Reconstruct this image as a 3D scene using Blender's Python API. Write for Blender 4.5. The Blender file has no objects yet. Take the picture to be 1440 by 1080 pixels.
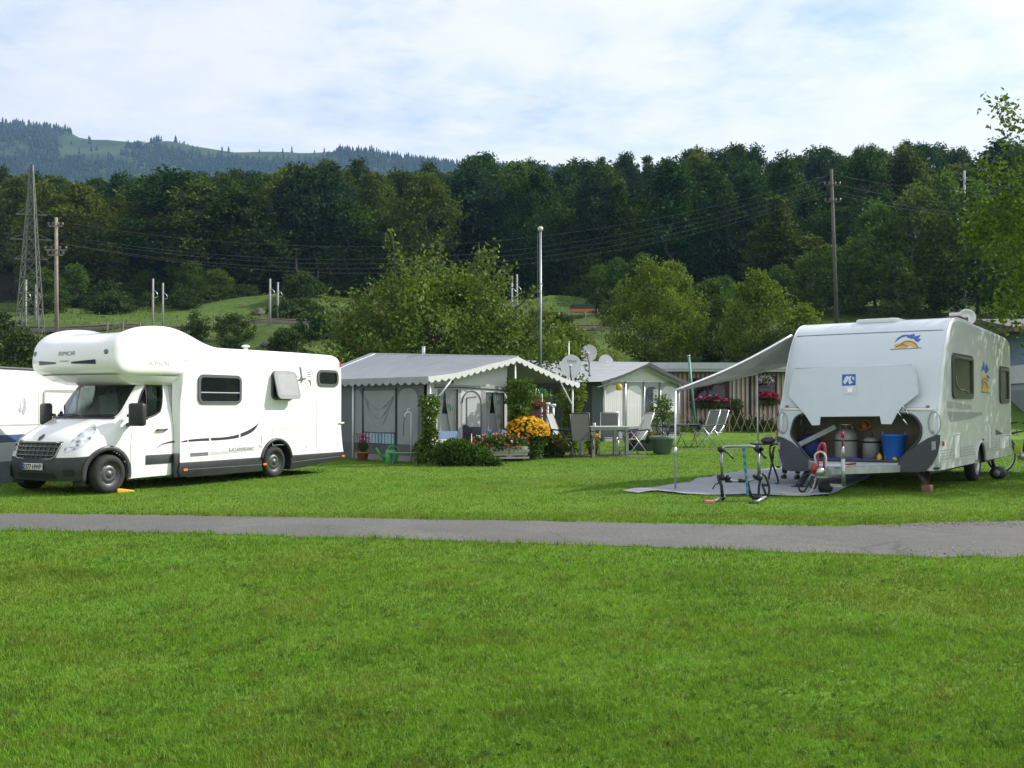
import bpy, bmesh, math, random
import numpy as np
from mathutils import Vector, Matrix, noise as mnoise
from mathutils.geometry import tessellate_polygon
R = math.radians
random.seed(7)
rng = np.random.default_rng(11)
scene = bpy.context.scene
COL = scene.collection

# ------------------------------------------------------------------ camera
FOC, CAMH, TH = 1360.0, 1.5, math.atan(30 / 1360.0)
cam_data = bpy.data.cameras.new('camera')
cam = bpy.data.objects.new('camera', cam_data)
COL.objects.link(cam)
cam.location = (0, 0, CAMH)
cam.rotation_euler = (math.pi / 2 + TH, 0, 0)
cam_data.sensor_width = 36
cam_data.lens = 36 * FOC / 1440
cam_data.clip_end = 12000
cam_data.clip_start = 0.05
scene.camera = cam

def ray(px, py):
    x = (px - 720) / FOC
    u = (540 - py) / FOC
    return Vector((x, math.cos(TH) - u * math.sin(TH), math.sin(TH) + u * math.cos(TH)))

def G(px, py, z=0.0):
    d = ray(px, py)
    t = (z - CAMH) / d.z
    return Vector((d.x * t, d.y * t, z))

def P(px, py, Y):
    d = ray(px, py)
    t = Y / d.y
    return Vector((d.x * t, Y, CAMH + d.z * t))

# ------------------------------------------------------------------ terrain height
def fbm(x, y, s, seed=0.0, o=3):
    return mnoise.fractal(Vector((x * s + seed, y * s - seed, seed)), 1.0, 2.0, o)

def hz(x, y):
    if y < 42:
        return 0.0
    t = min((y - 42) / 70.0, 1.0)
    e = min((y - 42) / 14.0, 1.0)
    z = 13.6 * (t ** 0.92) * (0.35 + 0.65 * e * e * (3 - 2 * e)) if t > 0 else 0
    if y > 112:
        q = y - 112
        z += 0.27 * q * min(1, 0.25 + q / 40.0) + 0.028 * max(x + 10, 0) * min(q / 40, 1)
        z = min(z, 60)
    # railway bench
    b = math.exp(-((y - 80) / 3.2) ** 2)
    z += 0.45 * b
    a = min(1.0, (y - 42) / 12.0)
    z += a * (0.85 * fbm(x, y, 0.06, 3.1) + 0.5 * fbm(x, y, 0.16, 9.7))
    z += 1.3 * math.exp(-(((x + 19) / 11) ** 2 + ((y - 99) / 7) ** 2)) + 1.5 * math.exp(-(((x - 8) / 9) ** 2 + ((y - 100) / 6) ** 2))
    return z

# ------------------------------------------------------------------ tagging
def tag(o, label=None, cat=None, group=None, kind=None):
    if label: o['label'] = label
    if cat: o['category'] = cat
    if group: o['group'] = group
    if kind: o['kind'] = kind
    return o

def thing(name, label, cat, loc=(0, 0, 0), rz=0.0, group=None):
    o = bpy.data.objects.new(name, None)
    o.empty_display_size = 0.2
    COL.objects.link(o)
    o.location = loc
    o.rotation_euler = (0, 0, rz)
    return tag(o, label, cat, group)

def copy_tree(o, parent=None):
    c = o.copy()
    COL.objects.link(c)
    if parent is not None:
        c.parent = parent
    for ch in list(o.children):
        copy_tree(ch, c)
    return c

# ------------------------------------------------------------------ mesh builder
class MB:
    def __init__(self, M=None):
        self.v, self.f, self.mi, self.uv = [], [], [], None
        self.M = M or Matrix.Identity(4)
        self.m = 0
        self.sm = []

    def add(self, verts, faces, smooth=False):
        b = len(self.v)
        M = self.M
        self.v += [tuple(M @ Vector(p)) for p in verts]
        for f in faces:
            self.f.append([i + b for i in f])
            self.mi.append(self.m)
            self.sm.append(smooth)
        return self

    def box(self, lo, hi, M=None):
        x0, y0, z0 = lo
        x1, y1, z1 = hi
        vs = [(x0, y0, z0), (x1, y0, z0), (x1, y1, z0), (x0, y1, z0), (x0, y0, z1), (x1, y0, z1), (x1, y1, z1), (x0, y1, z1)]
        if M: vs = [M @ Vector(p) for p in vs]
        return self.add(vs, [(0, 3, 2, 1), (4, 5, 6, 7), (0, 1, 5, 4), (1, 2, 6, 5), (2, 3, 7, 6), (3, 0, 4, 7)])

    def bar(self, a, b, w, h=None, up=(0, 0, 1)):
        a, b = Vector(a), Vector(b)
        h = h or w
        d = (b - a).normalized()
        upv = Vector(up)
        if abs(d.dot(upv)) > 0.98: upv = Vector((1, 0, 0))
        s = d.cross(upv).normalized() * w / 2
        t = s.cross(d).normalized() * h / 2
        vs = [a - s - t, a + s - t, a + s + t, a - s + t, b - s - t, b + s - t, b + s + t, b - s + t]
        return self.add(vs, [(0, 1, 2, 3), (7, 6, 5, 4), (0, 4, 5, 1), (1, 5, 6, 2), (2, 6, 7, 3), (3, 7, 4, 0)])

    def tube(self, pts, r, n=8, caps=True, closed=False):
        pts = [Vector(p) for p in pts]
        k = len(pts)
        rs = r if isinstance(r, (list, tuple)) else [r] * k
        vs, fs = [], []
        prev = None
        for i, p in enumerate(pts):
            if closed:
                d = (pts[(i + 1) % k] - pts[i - 1]).normalized()
            else:
                d = (pts[min(i + 1, k - 1)] - pts[max(i - 1, 0)])
                d = d.normalized() if d.length > 1e-9 else Vector((0, 0, 1))
            if prev is None:
                ref = Vector((0, 0, 1)) if abs(d.z) < 0.9 else Vector((1, 0, 0))
                s = d.cross(ref).normalized()
            else:
                s = (prev - d * prev.dot(d))
                s = s.normalized() if s.length > 1e-6 else d.orthogonal().normalized()
            prev = s
            t = d.cross(s)
            for j in range(n):
                a = 2 * math.pi * j / n
                vs.append(p + (s * math.cos(a) + t * math.sin(a)) * rs[i])
        for i in range(k if closed else k - 1):
            i2 = (i + 1) % k
            for j in range(n):
                j2 = (j + 1) % n
                fs.append((i * n + j, i * n + j2, i2 * n + j2, i2 * n + j))
        if caps and not closed:
            fs.append(tuple(range(n - 1, -1, -1)))
            fs.append(tuple((k - 1) * n + j for j in range(n)))
        return self.add(vs, fs, True)

    def lathe(self, prof, c=(0, 0, 0), n=20, M=None, cap0=True, cap1=True):
        vs, fs = [], []
        k = len(prof)
        for r, z in prof:
            for j in range(n):
                a = 2 * math.pi * j / n
                p = Vector((r * math.cos(a), r * math.sin(a), z))
                if M: p = M @ p
                vs.append(p + Vector(c))
        for i in range(k - 1):
            for j in range(n):
                j2 = (j + 1) % n
                fs.append((i * n + j, i * n + j2, (i + 1) * n + j2, (i + 1) * n + j))
        if cap0: fs.append(tuple(range(n - 1, -1, -1)))
        if cap1: fs.append(tuple((k - 1) * n + j for j in range(n)))
        return self.add(vs, fs, True)

    def poly(self, pts, thick=None, holes=()):
        """flat polygon (3D points, with holes), optional extrusion vector"""
        loops = [[Vector(p) for p in pts]] + [[Vector(p) for p in h] for h in holes]
        flat = [p for l in loops for p in l]
        tris = tessellate_polygon(loops)
        n = len(flat)
        if thick is None:
            return self.add(flat, [tuple(t) for t in tris])
        t = Vector(thick)
        vs = flat + [p + t for p in flat]
        # orientation: top faces outwards along t
        a, b, c = tris[0]
        nn = (flat[b] - flat[a]).cross(flat[c] - flat[a])
        fs = []
        for q in tris:
            q = tuple(q)
            if nn.dot(t) > 0:
                fs.append(tuple(i + n for i in q)); fs.append(q[::-1])
            else:
                fs.append(tuple(i + n for i in q[::-1])); fs.append(q)
        s = 0
        for l in loops:
            k = len(l)
            for i in range(k):
                j = (i + 1) % k
                fs.append((s + i, s + j, s + j + n, s + i + n))
            s += k
        return self.add(vs, fs)

    def grid(self, fn, nu, nv, smooth=True):
        vs = [fn(i / nu, j / nv) for j in range(nv + 1) for i in range(nu + 1)]
        fs = [(j * (nu + 1) + i, j * (nu + 1) + i + 1, (j + 1) * (nu + 1) + i + 1, (j + 1) * (nu + 1) + i) for j in range(nv) for i in range(nu)]
        return self.add(vs, fs, smooth)

    def ball(self, c, r, n=12, sq=(1, 1, 1)):
        prof = [(max(r * math.sin(math.pi * i / n), 1e-4), -r * math.cos(math.pi * i / n)) for i in range(n + 1)]
        return self.lathe(prof, c, n + 4, Matrix.Diagonal((sq[0], sq[1], sq[2], 1)), False, False)

    def build(self, name, mat, parent=None, fix=False, bevel=0, smooth=None, weld=False, seg=2):
        me = bpy.data.meshes.new(name)
        me.from_pydata(self.v, [], self.f)
        mats = mat if isinstance(mat, (list, tuple)) else [mat]
        for m in mats: me.materials.append(m)
        for p, mi, sm in zip(me.polygons, self.mi, self.sm):
            p.material_index = mi
            p.use_smooth = sm if smooth is None else smooth
        o = bpy.data.objects.new(name, me)
        COL.objects.link(o)
        if parent is not None: o.parent = parent
        if fix or bevel or weld:
            bm = bmesh.new(); bm.from_mesh(me)
            if weld: bmesh.ops.remove_doubles(bm, verts=bm.verts, dist=1e-4)
            bmesh.ops.recalc_face_normals(bm, faces=bm.faces)
            if bevel:
                es = [e for e in bm.edges if len(e.link_faces) == 2 and e.calc_face_angle(0) > 0.5]
                bmesh.ops.bevel(bm, geom=es, offset=bevel, segments=seg, affect='EDGES', profile=0.5)
            bm.to_mesh(me); bm.free()
            if bevel:
                me.shade_smooth()
                me.set_sharp_from_angle(angle=R(40))
        return o

def raw_mesh(name, verts, faces_flat, loop_tot, mat, parent=None, smooth=False):
    """fast numpy mesh: verts (n,3), faces_flat indices, loop_tot array"""
    me = bpy.data.meshes.new(name)
    verts = np.ascontiguousarray(verts, dtype=np.float32)
    me.vertices.add(len(verts)); me.vertices.foreach_set('co', verts.ravel())
    me.loops.add(len(faces_flat)); me.loops.foreach_set('vertex_index', np.asarray(faces_flat, dtype=np.int32))
    me.polygons.add(len(loop_tot))
    st = np.zeros(len(loop_tot), dtype=np.int32); st[1:] = np.cumsum(loop_tot)[:-1]
    me.polygons.foreach_set('loop_start', st)
    if smooth:
        me.polygons.foreach_set('use_smooth', np.ones(len(loop_tot), dtype=bool))
    me.update(calc_edges=True)
    for m in (mat if isinstance(mat, (list, tuple)) else [mat]): me.materials.append(m)
    o = bpy.data.objects.new(name, me)
    COL.objects.link(o)
    if parent is not None: o.parent = parent
    return o

def text_mesh(name, s, size, mat, parent, M, extrude=0.002, shear=0.0, bold=0.0, xs=1.0, align='CENTER'):
    cu = bpy.data.curves.new(name, 'FONT')
    cu.body = s; cu.size = size; cu.extrude = extrude; cu.shear = shear; cu.offset = bold
    cu.align_x = align; cu.align_y = 'CENTER'
    t = bpy.data.objects.new(name, cu)
    COL.objects.link(t)
    dg = bpy.context.evaluated_depsgraph_get()
    me = bpy.data.meshes.new_from_object(t.evaluated_get(dg))
    bpy.data.objects.remove(t); bpy.data.curves.remove(cu)
    me.transform(M @ Matrix.Diagonal((xs, 1, 1, 1)))
    me.materials.clear(); me.materials.append(mat)
    me.name = name
    o = bpy.data.objects.new(name, me)
    COL.objects.link(o)
    o.parent = parent
    return o

def frame(o, x, y):
    """matrix with origin o, x and y axes given"""
    x = Vector(x).normalized(); y = Vector(y); z = x.cross(y).normalized(); y = z.cross(x)
    m = Matrix((x, y, z)).transposed().to_4x4()
    m.translation = Vector(o)
    return m

def rrect(x0, y0, x1, y1, r, n=5):
    out = []
    for cx, cy, a0 in ((x1 - r, y0 + r, -90), (x1 - r, y1 - r, 0), (x0 + r, y1 - r, 90), (x0 + r, y0 + r, 180)):
        for i in range(n + 1):
            a = R(a0 + 90 * i / n)
            out.append((cx + r * math.cos(a), cy + r * math.sin(a)))
    return out

def round_poly(pts, r, n=4):
    """round the corners of a 2D polygon"""
    out = []
    k = len(pts)
    rr = r if isinstance(r, (list, tuple)) else [r] * k
    for i in range(k):
        p = Vector(pts[i]); a = Vector(pts[i - 1]); b = Vector(pts[(i + 1) % k])
        ra = min(rr[i], (a - p).length * .45, (b - p).length * .45)
        if ra < 1e-5:
            out.append(tuple(p)); continue
        p0 = p + (a - p).normalized() * ra; p1 = p + (b - p).normalized() * ra
        for j in range(n + 1):
            t = j / n
            out.append(tuple(p0 * (1 - t) ** 2 + p * 2 * t * (1 - t) + p1 * t * t))
    return out

def crv(pts, n=6):
    """Catmull-Rom through 2D/3D points"""
    pts = [Vector(p) for p in pts]
    out = []
    for i in range(len(pts) - 1):
        p0 = pts[max(i - 1, 0)]; p1 = pts[i]; p2 = pts[i + 1]; p3 = pts[min(i + 2, len(pts) - 1)]
        for j in range(n):
            t = j / n
            out.append(0.5 * ((2 * p1) + (p2 - p0) * t + (2 * p0 - 5 * p1 + 4 * p2 - p3) * t * t + (3 * p1 - p0 - 3 * p2 + p3) * t ** 3))
    out.append(pts[-1])
    return [tuple(p) for p in out]

# ------------------------------------------------------------------ materials
class NT:
    def __init__(self, tree):
        self.t = tree; self.n = tree.nodes; self.l = tree.links
    def new(self, typ, **kw):
        nd = self.n.new(typ)
        for k, v in kw.items():
            if k.startswith('i_'):
                nd.inputs[k[2:].replace('_', ' ')].default_value = v
            else:
                setattr(nd, k, v)
        return nd
    def link(self, a, b): self.l.new(a, b)
    def mixc(self, fac, a, b, blend='MIX'):
        nd = self.n.new('ShaderNodeMix'); nd.data_type = 'RGBA'; nd.blend_type = blend
        for s, val in ((0, fac), (6, a), (7, b)):
            if hasattr(val, 'is_output'): self.l.new(val, nd.inputs[s])
            else: nd.inputs[s].default_value = val if s == 0 else (*val[:3], 1)
        return nd.outputs[2]
    def ramp(self, src, pts, interp='LINEAR'):
        nd = self.n.new('ShaderNodeValToRGB'); nd.color_ramp.interpolation = interp
        el = nd.color_ramp.elements
        while len(el) < len(pts): el.new(0.5)
        for e, (p, c) in zip(el, pts):
            e.position = p; e.color = (*c, 1) if len(c) == 3 else c
        self.l.new(src, nd.inputs[0])
        return nd.outputs[0]
    def noise(self, vec, scale, detail=4, rough=.55, dist=0):
        nd = self.n.new('ShaderNodeTexNoise')
        nd.inputs['Scale'].default_value = scale; nd.inputs['Detail'].default_value = detail
        nd.inputs['Roughness'].default_value = rough; nd.inputs['Distortion'].default_value = dist
        if vec is not None: self.l.new(vec, nd.inputs['Vector'])
        return nd.outputs['Fac']
    def math(self, op, a, b=0.0, c=None):
        nd = self.n.new('ShaderNodeMath'); nd.operation = op
        for i, val in enumerate((a, b, c)):
            if val is None: continue
            if hasattr(val, 'is_output'): self.l.new(val, nd.inputs[i])
            else: nd.inputs[i].default_value = val
        return nd.outputs[0]

def new_mat(name):
    m = bpy.data.materials.new(name); m.use_nodes = True
    m.node_tree.nodes.clear()
    t = NT(m.node_tree)
    out = t.new('ShaderNodeOutputMaterial')
    return m, t, out

_mats = {}
def M(name, col, rough=.5, metal=0.0, var=.08, scale=4.0, bump=0.0, bscale=60.0, coat=0.0, spec=.5, trans=0.0, sub=None):
    if name in _mats: return _mats[name]
    m, t, out = new_mat(name)
    p = t.new('ShaderNodeBsdfPrincipled')
    tc = t.new('ShaderNodeTexCoord')
    nz = t.noise(tc.outputs['Object'], scale, 5, .6)
    a = [max(0, c * (1 - var)) for c in col]; b = [min(1, c * (1 + var)) for c in col]
    c = t.ramp(nz, [(.3, a), (.7, b)])
    t.link(c, p.inputs['Base Color'])
    n2 = t.noise(tc.outputs['Object'], scale * 2.3, 3)
    rr = t.math('MULTIPLY_ADD', n2, .12, rough - .06)
    t.link(rr, p.inputs['Roughness'])
    p.inputs['Metallic'].default_value = metal
    p.inputs['Specular IOR Level'].default_value = spec
    p.inputs['Coat Weight'].default_value = coat
    p.inputs['Coat Roughness'].default_value = .06
    if bump:
        bn = t.new('ShaderNodeBump'); bn.inputs['Strength'].default_value = bump; bn.inputs['Distance'].default_value = .01
        t.link(t.noise(tc.outputs['Object'], bscale, 3), bn.inputs['Height'])
        t.link(bn.outputs[0], p.inputs['Normal'])
    if trans:
        tr = t.new('ShaderNodeBsdfTranslucent'); t.link(c, tr.inputs[0])
        mx = t.new('ShaderNodeMixShader'); mx.inputs[0].default_value = trans
        t.link(p.outputs[0], mx.inputs[1]); t.link(tr.outputs[0], mx.inputs[2]); t.link(mx.outputs[0], out.inputs[0])
    else:
        t.link(p.outputs[0], out.inputs[0])
    _mats[name] = m
    return m

def glass(name, tint=(.25, .3, .3), refl=1.0, alpha=.75):
    """see-through pane: tinted transparent with a fresnel reflection"""
    if name in _mats: return _mats[name]
    m, t, out = new_mat(name)
    tr = t.new('ShaderNodeBsdfTransparent'); tr.inputs[0].default_value = (*tint, 1)
    gl = t.new('ShaderNodeBsdfGlossy'); gl.inputs['Roughness'].default_value = .03; gl.inputs[0].default_value = (.9, .95, 1, 1)
    fr = t.new('ShaderNodeFresnel'); fr.inputs[0].default_value = 1.5
    mx = t.new('ShaderNodeMixShader')
    t.link(t.math('MULTIPLY', fr.outputs[0], refl), mx.inputs[0])
    t.link(tr.outputs[0], mx.inputs[1]); t.link(gl.outputs[0], mx.inputs[2]); t.link(mx.outputs[0], out.inputs[0])
    _mats[name] = m
    return m

def leaf_mat(name, c0, c1, c2, trans=.35, rough=.55, objvar=.0, nscale=.5, objhue=0.0):
    """per leaf variation (random per island), clump noise and per tree shift"""
    if name in _mats: return _mats[name]
    m, t, out = new_mat(name)
    g = t.new('ShaderNodeNewGeometry'); oi = t.new('ShaderNodeObjectInfo'); tc = t.new('ShaderNodeTexCoord')
    nz = t.noise(tc.outputs['Object'], nscale, 3)
    f = t.math('ADD', t.math('MULTIPLY', g.outputs['Random Per Island'], .55), t.math('MULTIPLY', nz, .9))
    c = t.ramp(t.math('SUBTRACT', f, .22), [(.1, c0), (.5, c1), (.92, c2)])
    if objvar or objhue:
        h = t.new('ShaderNodeHueSaturation')
        t.link(c, h.inputs['Color'])
        t.link(t.math('MULTIPLY_ADD', oi.outputs['Random'], objhue, .5 - objhue / 2), h.inputs['Hue'])
        r2 = t.math('FRACT', t.math('MULTIPLY', oi.outputs['Random'], 7.31))
        t.link(t.math('MULTIPLY_ADD', r2, objvar, 1 - objvar / 2), h.inputs['Value'])
        c = h.outputs[0]
    p = t.new('ShaderNodeBsdfPrincipled'); p.inputs['Roughness'].default_value = rough + .15
    p.inputs['Specular IOR Level'].default_value = .14
    t.link(c, p.inputs['Base Color'])
    tr = t.new('ShaderNodeBsdfTranslucent')
    t.link(t.mixc(1.0, c, (1.0, 1.0, .55), 'MULTIPLY'), tr.inputs[0])
    mx = t.new('ShaderNodeMixShader'); mx.inputs[0].default_value = trans
    t.link(p.outputs[0], mx.inputs[1]); t.link(tr.outputs[0], mx.inputs[2]); t.link(mx.outputs[0], out.inputs[0])
    _mats[name] = m
    return m

# common materials
WHITE = M('white_gelcoat', (.80, .80, .79), .28, var=.025, scale=1.5, coat=.4)
WHITE_D = M('white_plastic', (.74, .75, .75), .4, var=.03)
BLACKP = M('black_plastic', (.018, .019, .021), .5, var=.25, scale=8)
DGREY = M('dark_grey_plastic', (.045, .048, .053), .45, var=.15, scale=6)
MGREY = M('mid_grey_plastic', (.18, .185, .19), .45, var=.1)
RUBBER = M('tyre_rubber', (.016, .016, .017), .8, var=.3, scale=12, bump=.2)
STEEL = M('galvanised_steel', (.48, .49, .5), .38, .85, var=.2, scale=14)
ALU = M('brushed_aluminium', (.62, .63, .64), .35, .8, var=.1, scale=10)
CHROME = M('chrome', (.75, .75, .76), .12, 1.0, var=.02)
RIM = M('steel_wheel', (.10, .103, .108), .45, .5, var=.15, scale=10)
ORANGE = M('orange_lens', (.75, .2, .015), .25, var=.05)
REDL = M('red_lens', (.5, .02, .02), .25, var=.05)
GLASS_D = glass('tinted_glass', (.50, .57, .56), 1.6)
GLASS_W = glass('window_glass', (.34, .36, .37), 1.4)
INTERIOR = M('dark_interior', (.02, .021, .023), .7, var=.2)
TERRA = M('terracotta', (.36, .12, .06), .8, var=.18, scale=9, bump=.2)
WOODG = M('weathered_wood', (.22, .19, .15), .85, var=.25, scale=18, bump=.3)
# ------------------------------------------------------------------ light
SUN_EL, SUN_AZ = R(37), math.atan2(0.94, 0.34)     # azimuth clockwise from +Y
sd = Vector((math.sin(SUN_AZ) * math.cos(SUN_EL), math.cos(SUN_AZ) * math.cos(SUN_EL), math.sin(SUN_EL)))
sl = bpy.data.lights.new('sun', 'SUN'); sl.energy = 5.0; sl.angle = R(.55); sl.color = (1.0, .95, .86)
so = bpy.data.objects.new('sun', sl); COL.objects.link(so)
so.rotation_euler = sd.to_track_quat('Z', 'Y').to_euler()
so.location = (60, 0, 60)
world = bpy.data.worlds.new('World'); scene.world = world; world.use_nodes = True
t = NT(world.node_tree); t.n.clear()
wo = t.new('ShaderNodeOutputWorld')
sky = t.new('ShaderNodeTexSky'); sky.sky_type = 'NISHITA'; sky.sun_disc = False
sky.sun_elevation = SUN_EL; sky.sun_rotation = SUN_AZ; sky.altitude = 450; sky.air_density = 1.2; sky.dust_density = 1.5
bg = t.new('ShaderNodeBackground'); bg.inputs[1].default_value = .15
t.link(sky.outputs[0], bg.inputs[0])
# broken cloud layer: direction projected on a flat cloud deck
tc = t.new('ShaderNodeTexCoord')
sx = t.new('ShaderNodeSeparateXYZ'); t.link(tc.outputs['Generated'], sx.inputs[0])
zc = t.math('MAXIMUM', sx.outputs[2], 0.0)
zc = t.math('ADD', zc, .10)
cx = t.new('ShaderNodeCombineXYZ')
t.link(t.math('DIVIDE', sx.outputs[0], zc), cx.inputs[0])
t.link(t.math('DIVIDE', sx.outputs[1], zc), cx.inputs[1])
cx.inputs[2].default_value = 4.2
n1 = t.noise(cx.outputs[0], 1.7, 9, .60, .25)
n2 = t.noise(cx.outputs[0], 5.2, 7, .6, .3)
n3 = t.noise(cx.outputs[0], .5, 3, .5)
cov = t.math('ADD', t.math('MULTIPLY', n1, .62), t.math('ADD', t.math('MULTIPLY', n2, .2), t.math('MULTIPLY', n3, .18)))
cov = t.ramp(cov, [(.36, (.22, .22, .22)), (.43, (.78, .78, .78)), (.51, (1, 1, 1))])
shade = t.ramp(t.math('ADD', t.math('MULTIPLY', n2, .55), t.math('MULTIPLY', n1, .45)), [(.36, (.78, .87, 1.0)), (.47, (.90, .945, 1.0)), (.58, (1.0, 1.0, 1.0))])
# the side of the sun is brighter
sw = t.math('MULTIPLY_ADD', sx.outputs[0], .16, .84)
cl = t.new('ShaderNodeBackground'); t.link(shade, cl.inputs[0]); t.link(sw, cl.inputs[1])
mx = t.new('ShaderNodeMixShader')
t.link(t.math('MULTIPLY', cov, .93), mx.inputs[0]); t.link(bg.outputs[0], mx.inputs[1]); t.link(cl.outputs[0], mx.inputs[2])
t.link(mx.outputs[0], wo.inputs[0])
scene.view_settings.view_transform = 'Standard'
scene.view_settings.look = 'None'
scene.view_settings.exposure = 0.40
scene.view_settings.gamma = 1.0
scene.render.engine = 'CYCLES'
cy = scene.cycles
cy.use_denoising = True
cy.max_bounces = 8; cy.diffuse_bounces = 3; cy.glossy_bounces = 3; cy.transmission_bounces = 4; cy.transparent_max_bounces = 12
cy.volume_bounces = 0
cy.caustics_reflective = False; cy.caustics_refractive = False
# ------------------------------------------------------------------ ground sheet
def ground_mat():
    m, t, out = new_mat('ground_turf')
    geo = t.new('ShaderNodeNewGeometry'); pos = geo.outputs['Position']
    n1 = t.noise(pos, .45, 5, .6); n2 = t.noise(pos, 6.0, 5, .65); n3 = t.noise(pos, 40, 3, .6)
    lawn = t.ramp(n1, [(.3, (.07, .155, .011)), (.5, (.108, .23, .016)), (.72, (.145, .26, .026))])
    lawn = t.mixc(t.math('MULTIPLY', t.ramp(n2, [(.55, (0, 0, 0)), (.75, (1, 1, 1))]), .45), lawn, (.05, .055, .016))
    lawn = t.mixc(.5, lawn, t.ramp(n3, [(.3, (.04, .07, .008)), (.7, (.12, .20, .025))]))
    m1 = t.noise(pos, .12, 5, .62, .4)
    mead = t.ramp(m1, [(.34, (.030, .058, .009)), (.47, (.056, .105, .013)), (.58, (.086, .148, .020)), (.7, (.07, .09, .025))])
    mead = t.mixc(.45, mead, t.ramp(t.noise(pos, 1.6, 6, .75), [(.35, (.022, .042, .010)), (.65, (.10, .15, .035))]))
    mead = t.mixc(t.math('MULTIPLY', t.ramp(t.noise(pos, .3, 6, .7, 1.0), [(.52, (0, 0, 0)), (.58, (1, 1, 1))]), .7), mead, (.055, .062, .02))
    wood = t.ramp(t.noise(pos, .5, 4), [(.3, (.018, .020, .010)), (.7, (.04, .038, .02))])
    s = t.new('ShaderNodeSeparateXYZ'); t.link(pos, s.inputs[0])
    yy = t.math('ADD', s.outputs[1], t.math('MULTIPLY_ADD', t.noise(pos, .15, 3), 16, -8))
    f1 = t.ramp(t.math('DIVIDE', yy, 100), [(.44, (0, 0, 0)), (.52, (1, 1, 1))])
    f2 = t.ramp(t.math('DIVIDE', yy, 200), [(.545, (0, 0, 0)), (.57, (1, 1, 1))])
    c = t.mixc(f2, t.mixc(f1, lawn, mead), wood)
    p = t.new('ShaderNodeBsdfPrincipled'); p.inputs['Roughness'].default_value = .9; p.inputs['Specular IOR Level'].default_value = .15
    t.link(c, p.inputs['Base Color'])
    b = t.new('ShaderNodeBump'); b.inputs['Strength'].default_value = .6; b.inputs['Distance'].default_value = .06
    t.link(t.noise(pos, 9, 5, .7), b.inputs['Height']); t.link(b.outputs[0], p.inputs['Normal'])
    t.link(p.outputs[0], out.inputs[0])
    return m
def build_ground():
    xs = np.concatenate([np.linspace(-420, -150, 16), np.linspace(-140, 140, 141), np.linspace(150, 420, 16)])
    ys = np.concatenate([np.linspace(-60, 38, 20), np.linspace(41, 130, 75), np.linspace(133, 260, 40), np.linspace(280, 700, 15)])
    V = np.zeros((len(ys), len(xs), 3), np.float32)
    for j, y in enumerate(ys):
        for i, x in enumerate(xs):
            V[j, i] = (x, y, hz(x, y))
    nx, ny = len(xs), len(ys)
    I = np.arange(nx * ny).reshape(ny, nx)
    F = np.stack([I[:-1, :-1], I[:-1, 1:], I[1:, 1:], I[1:, :-1]], -1).reshape(-1, 4)
    o = raw_mesh('ground', V.reshape(-1, 3), F.ravel(), np.full(len(F), 4), ground_mat(), smooth=True)
    tag(o, kind='structure')
build_ground()

# ------------------------------------------------------------------ path
FAR_E = [(-500, 716), (0, 722), (300, 726), (600, 731), (900, 736), (1180, 740.5), (1250, 738), (1300, 735.5), (1440, 733.5), (1900, 729)]
NEAR_E = [(-500, 731), (0, 746), (240, 749.5), (480, 757), (700, 764), (940, 770), (1100, 777), (1300, 783), (1440, 785.5), (1900, 797)]
def dens(pts, n=26):
    out = []
    for a, b in zip(pts[:-1], pts[1:]):
        for i in range(n):
            f = i / n
            out.append((a[0] + (b[0] - a[0]) * f, a[1] + (b[1] - a[1]) * f))
    return out + [pts[-1]]
far_pts = [G(*p) for p in dens(FAR_E)]; near_pts = [G(*p) for p in dens(NEAR_E)]
for i, p in enumerate(far_pts): p.y += .09 * fbm(p.x, p.y, 2.6, 5) + .05 * fbm(p.x, 0, .7, 2)
for i, p in enumerate(near_pts): p.y += .09 * fbm(p.x, p.y, 2.8, 8) + .05 * fbm(p.x, 0, .6, 4)
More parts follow.
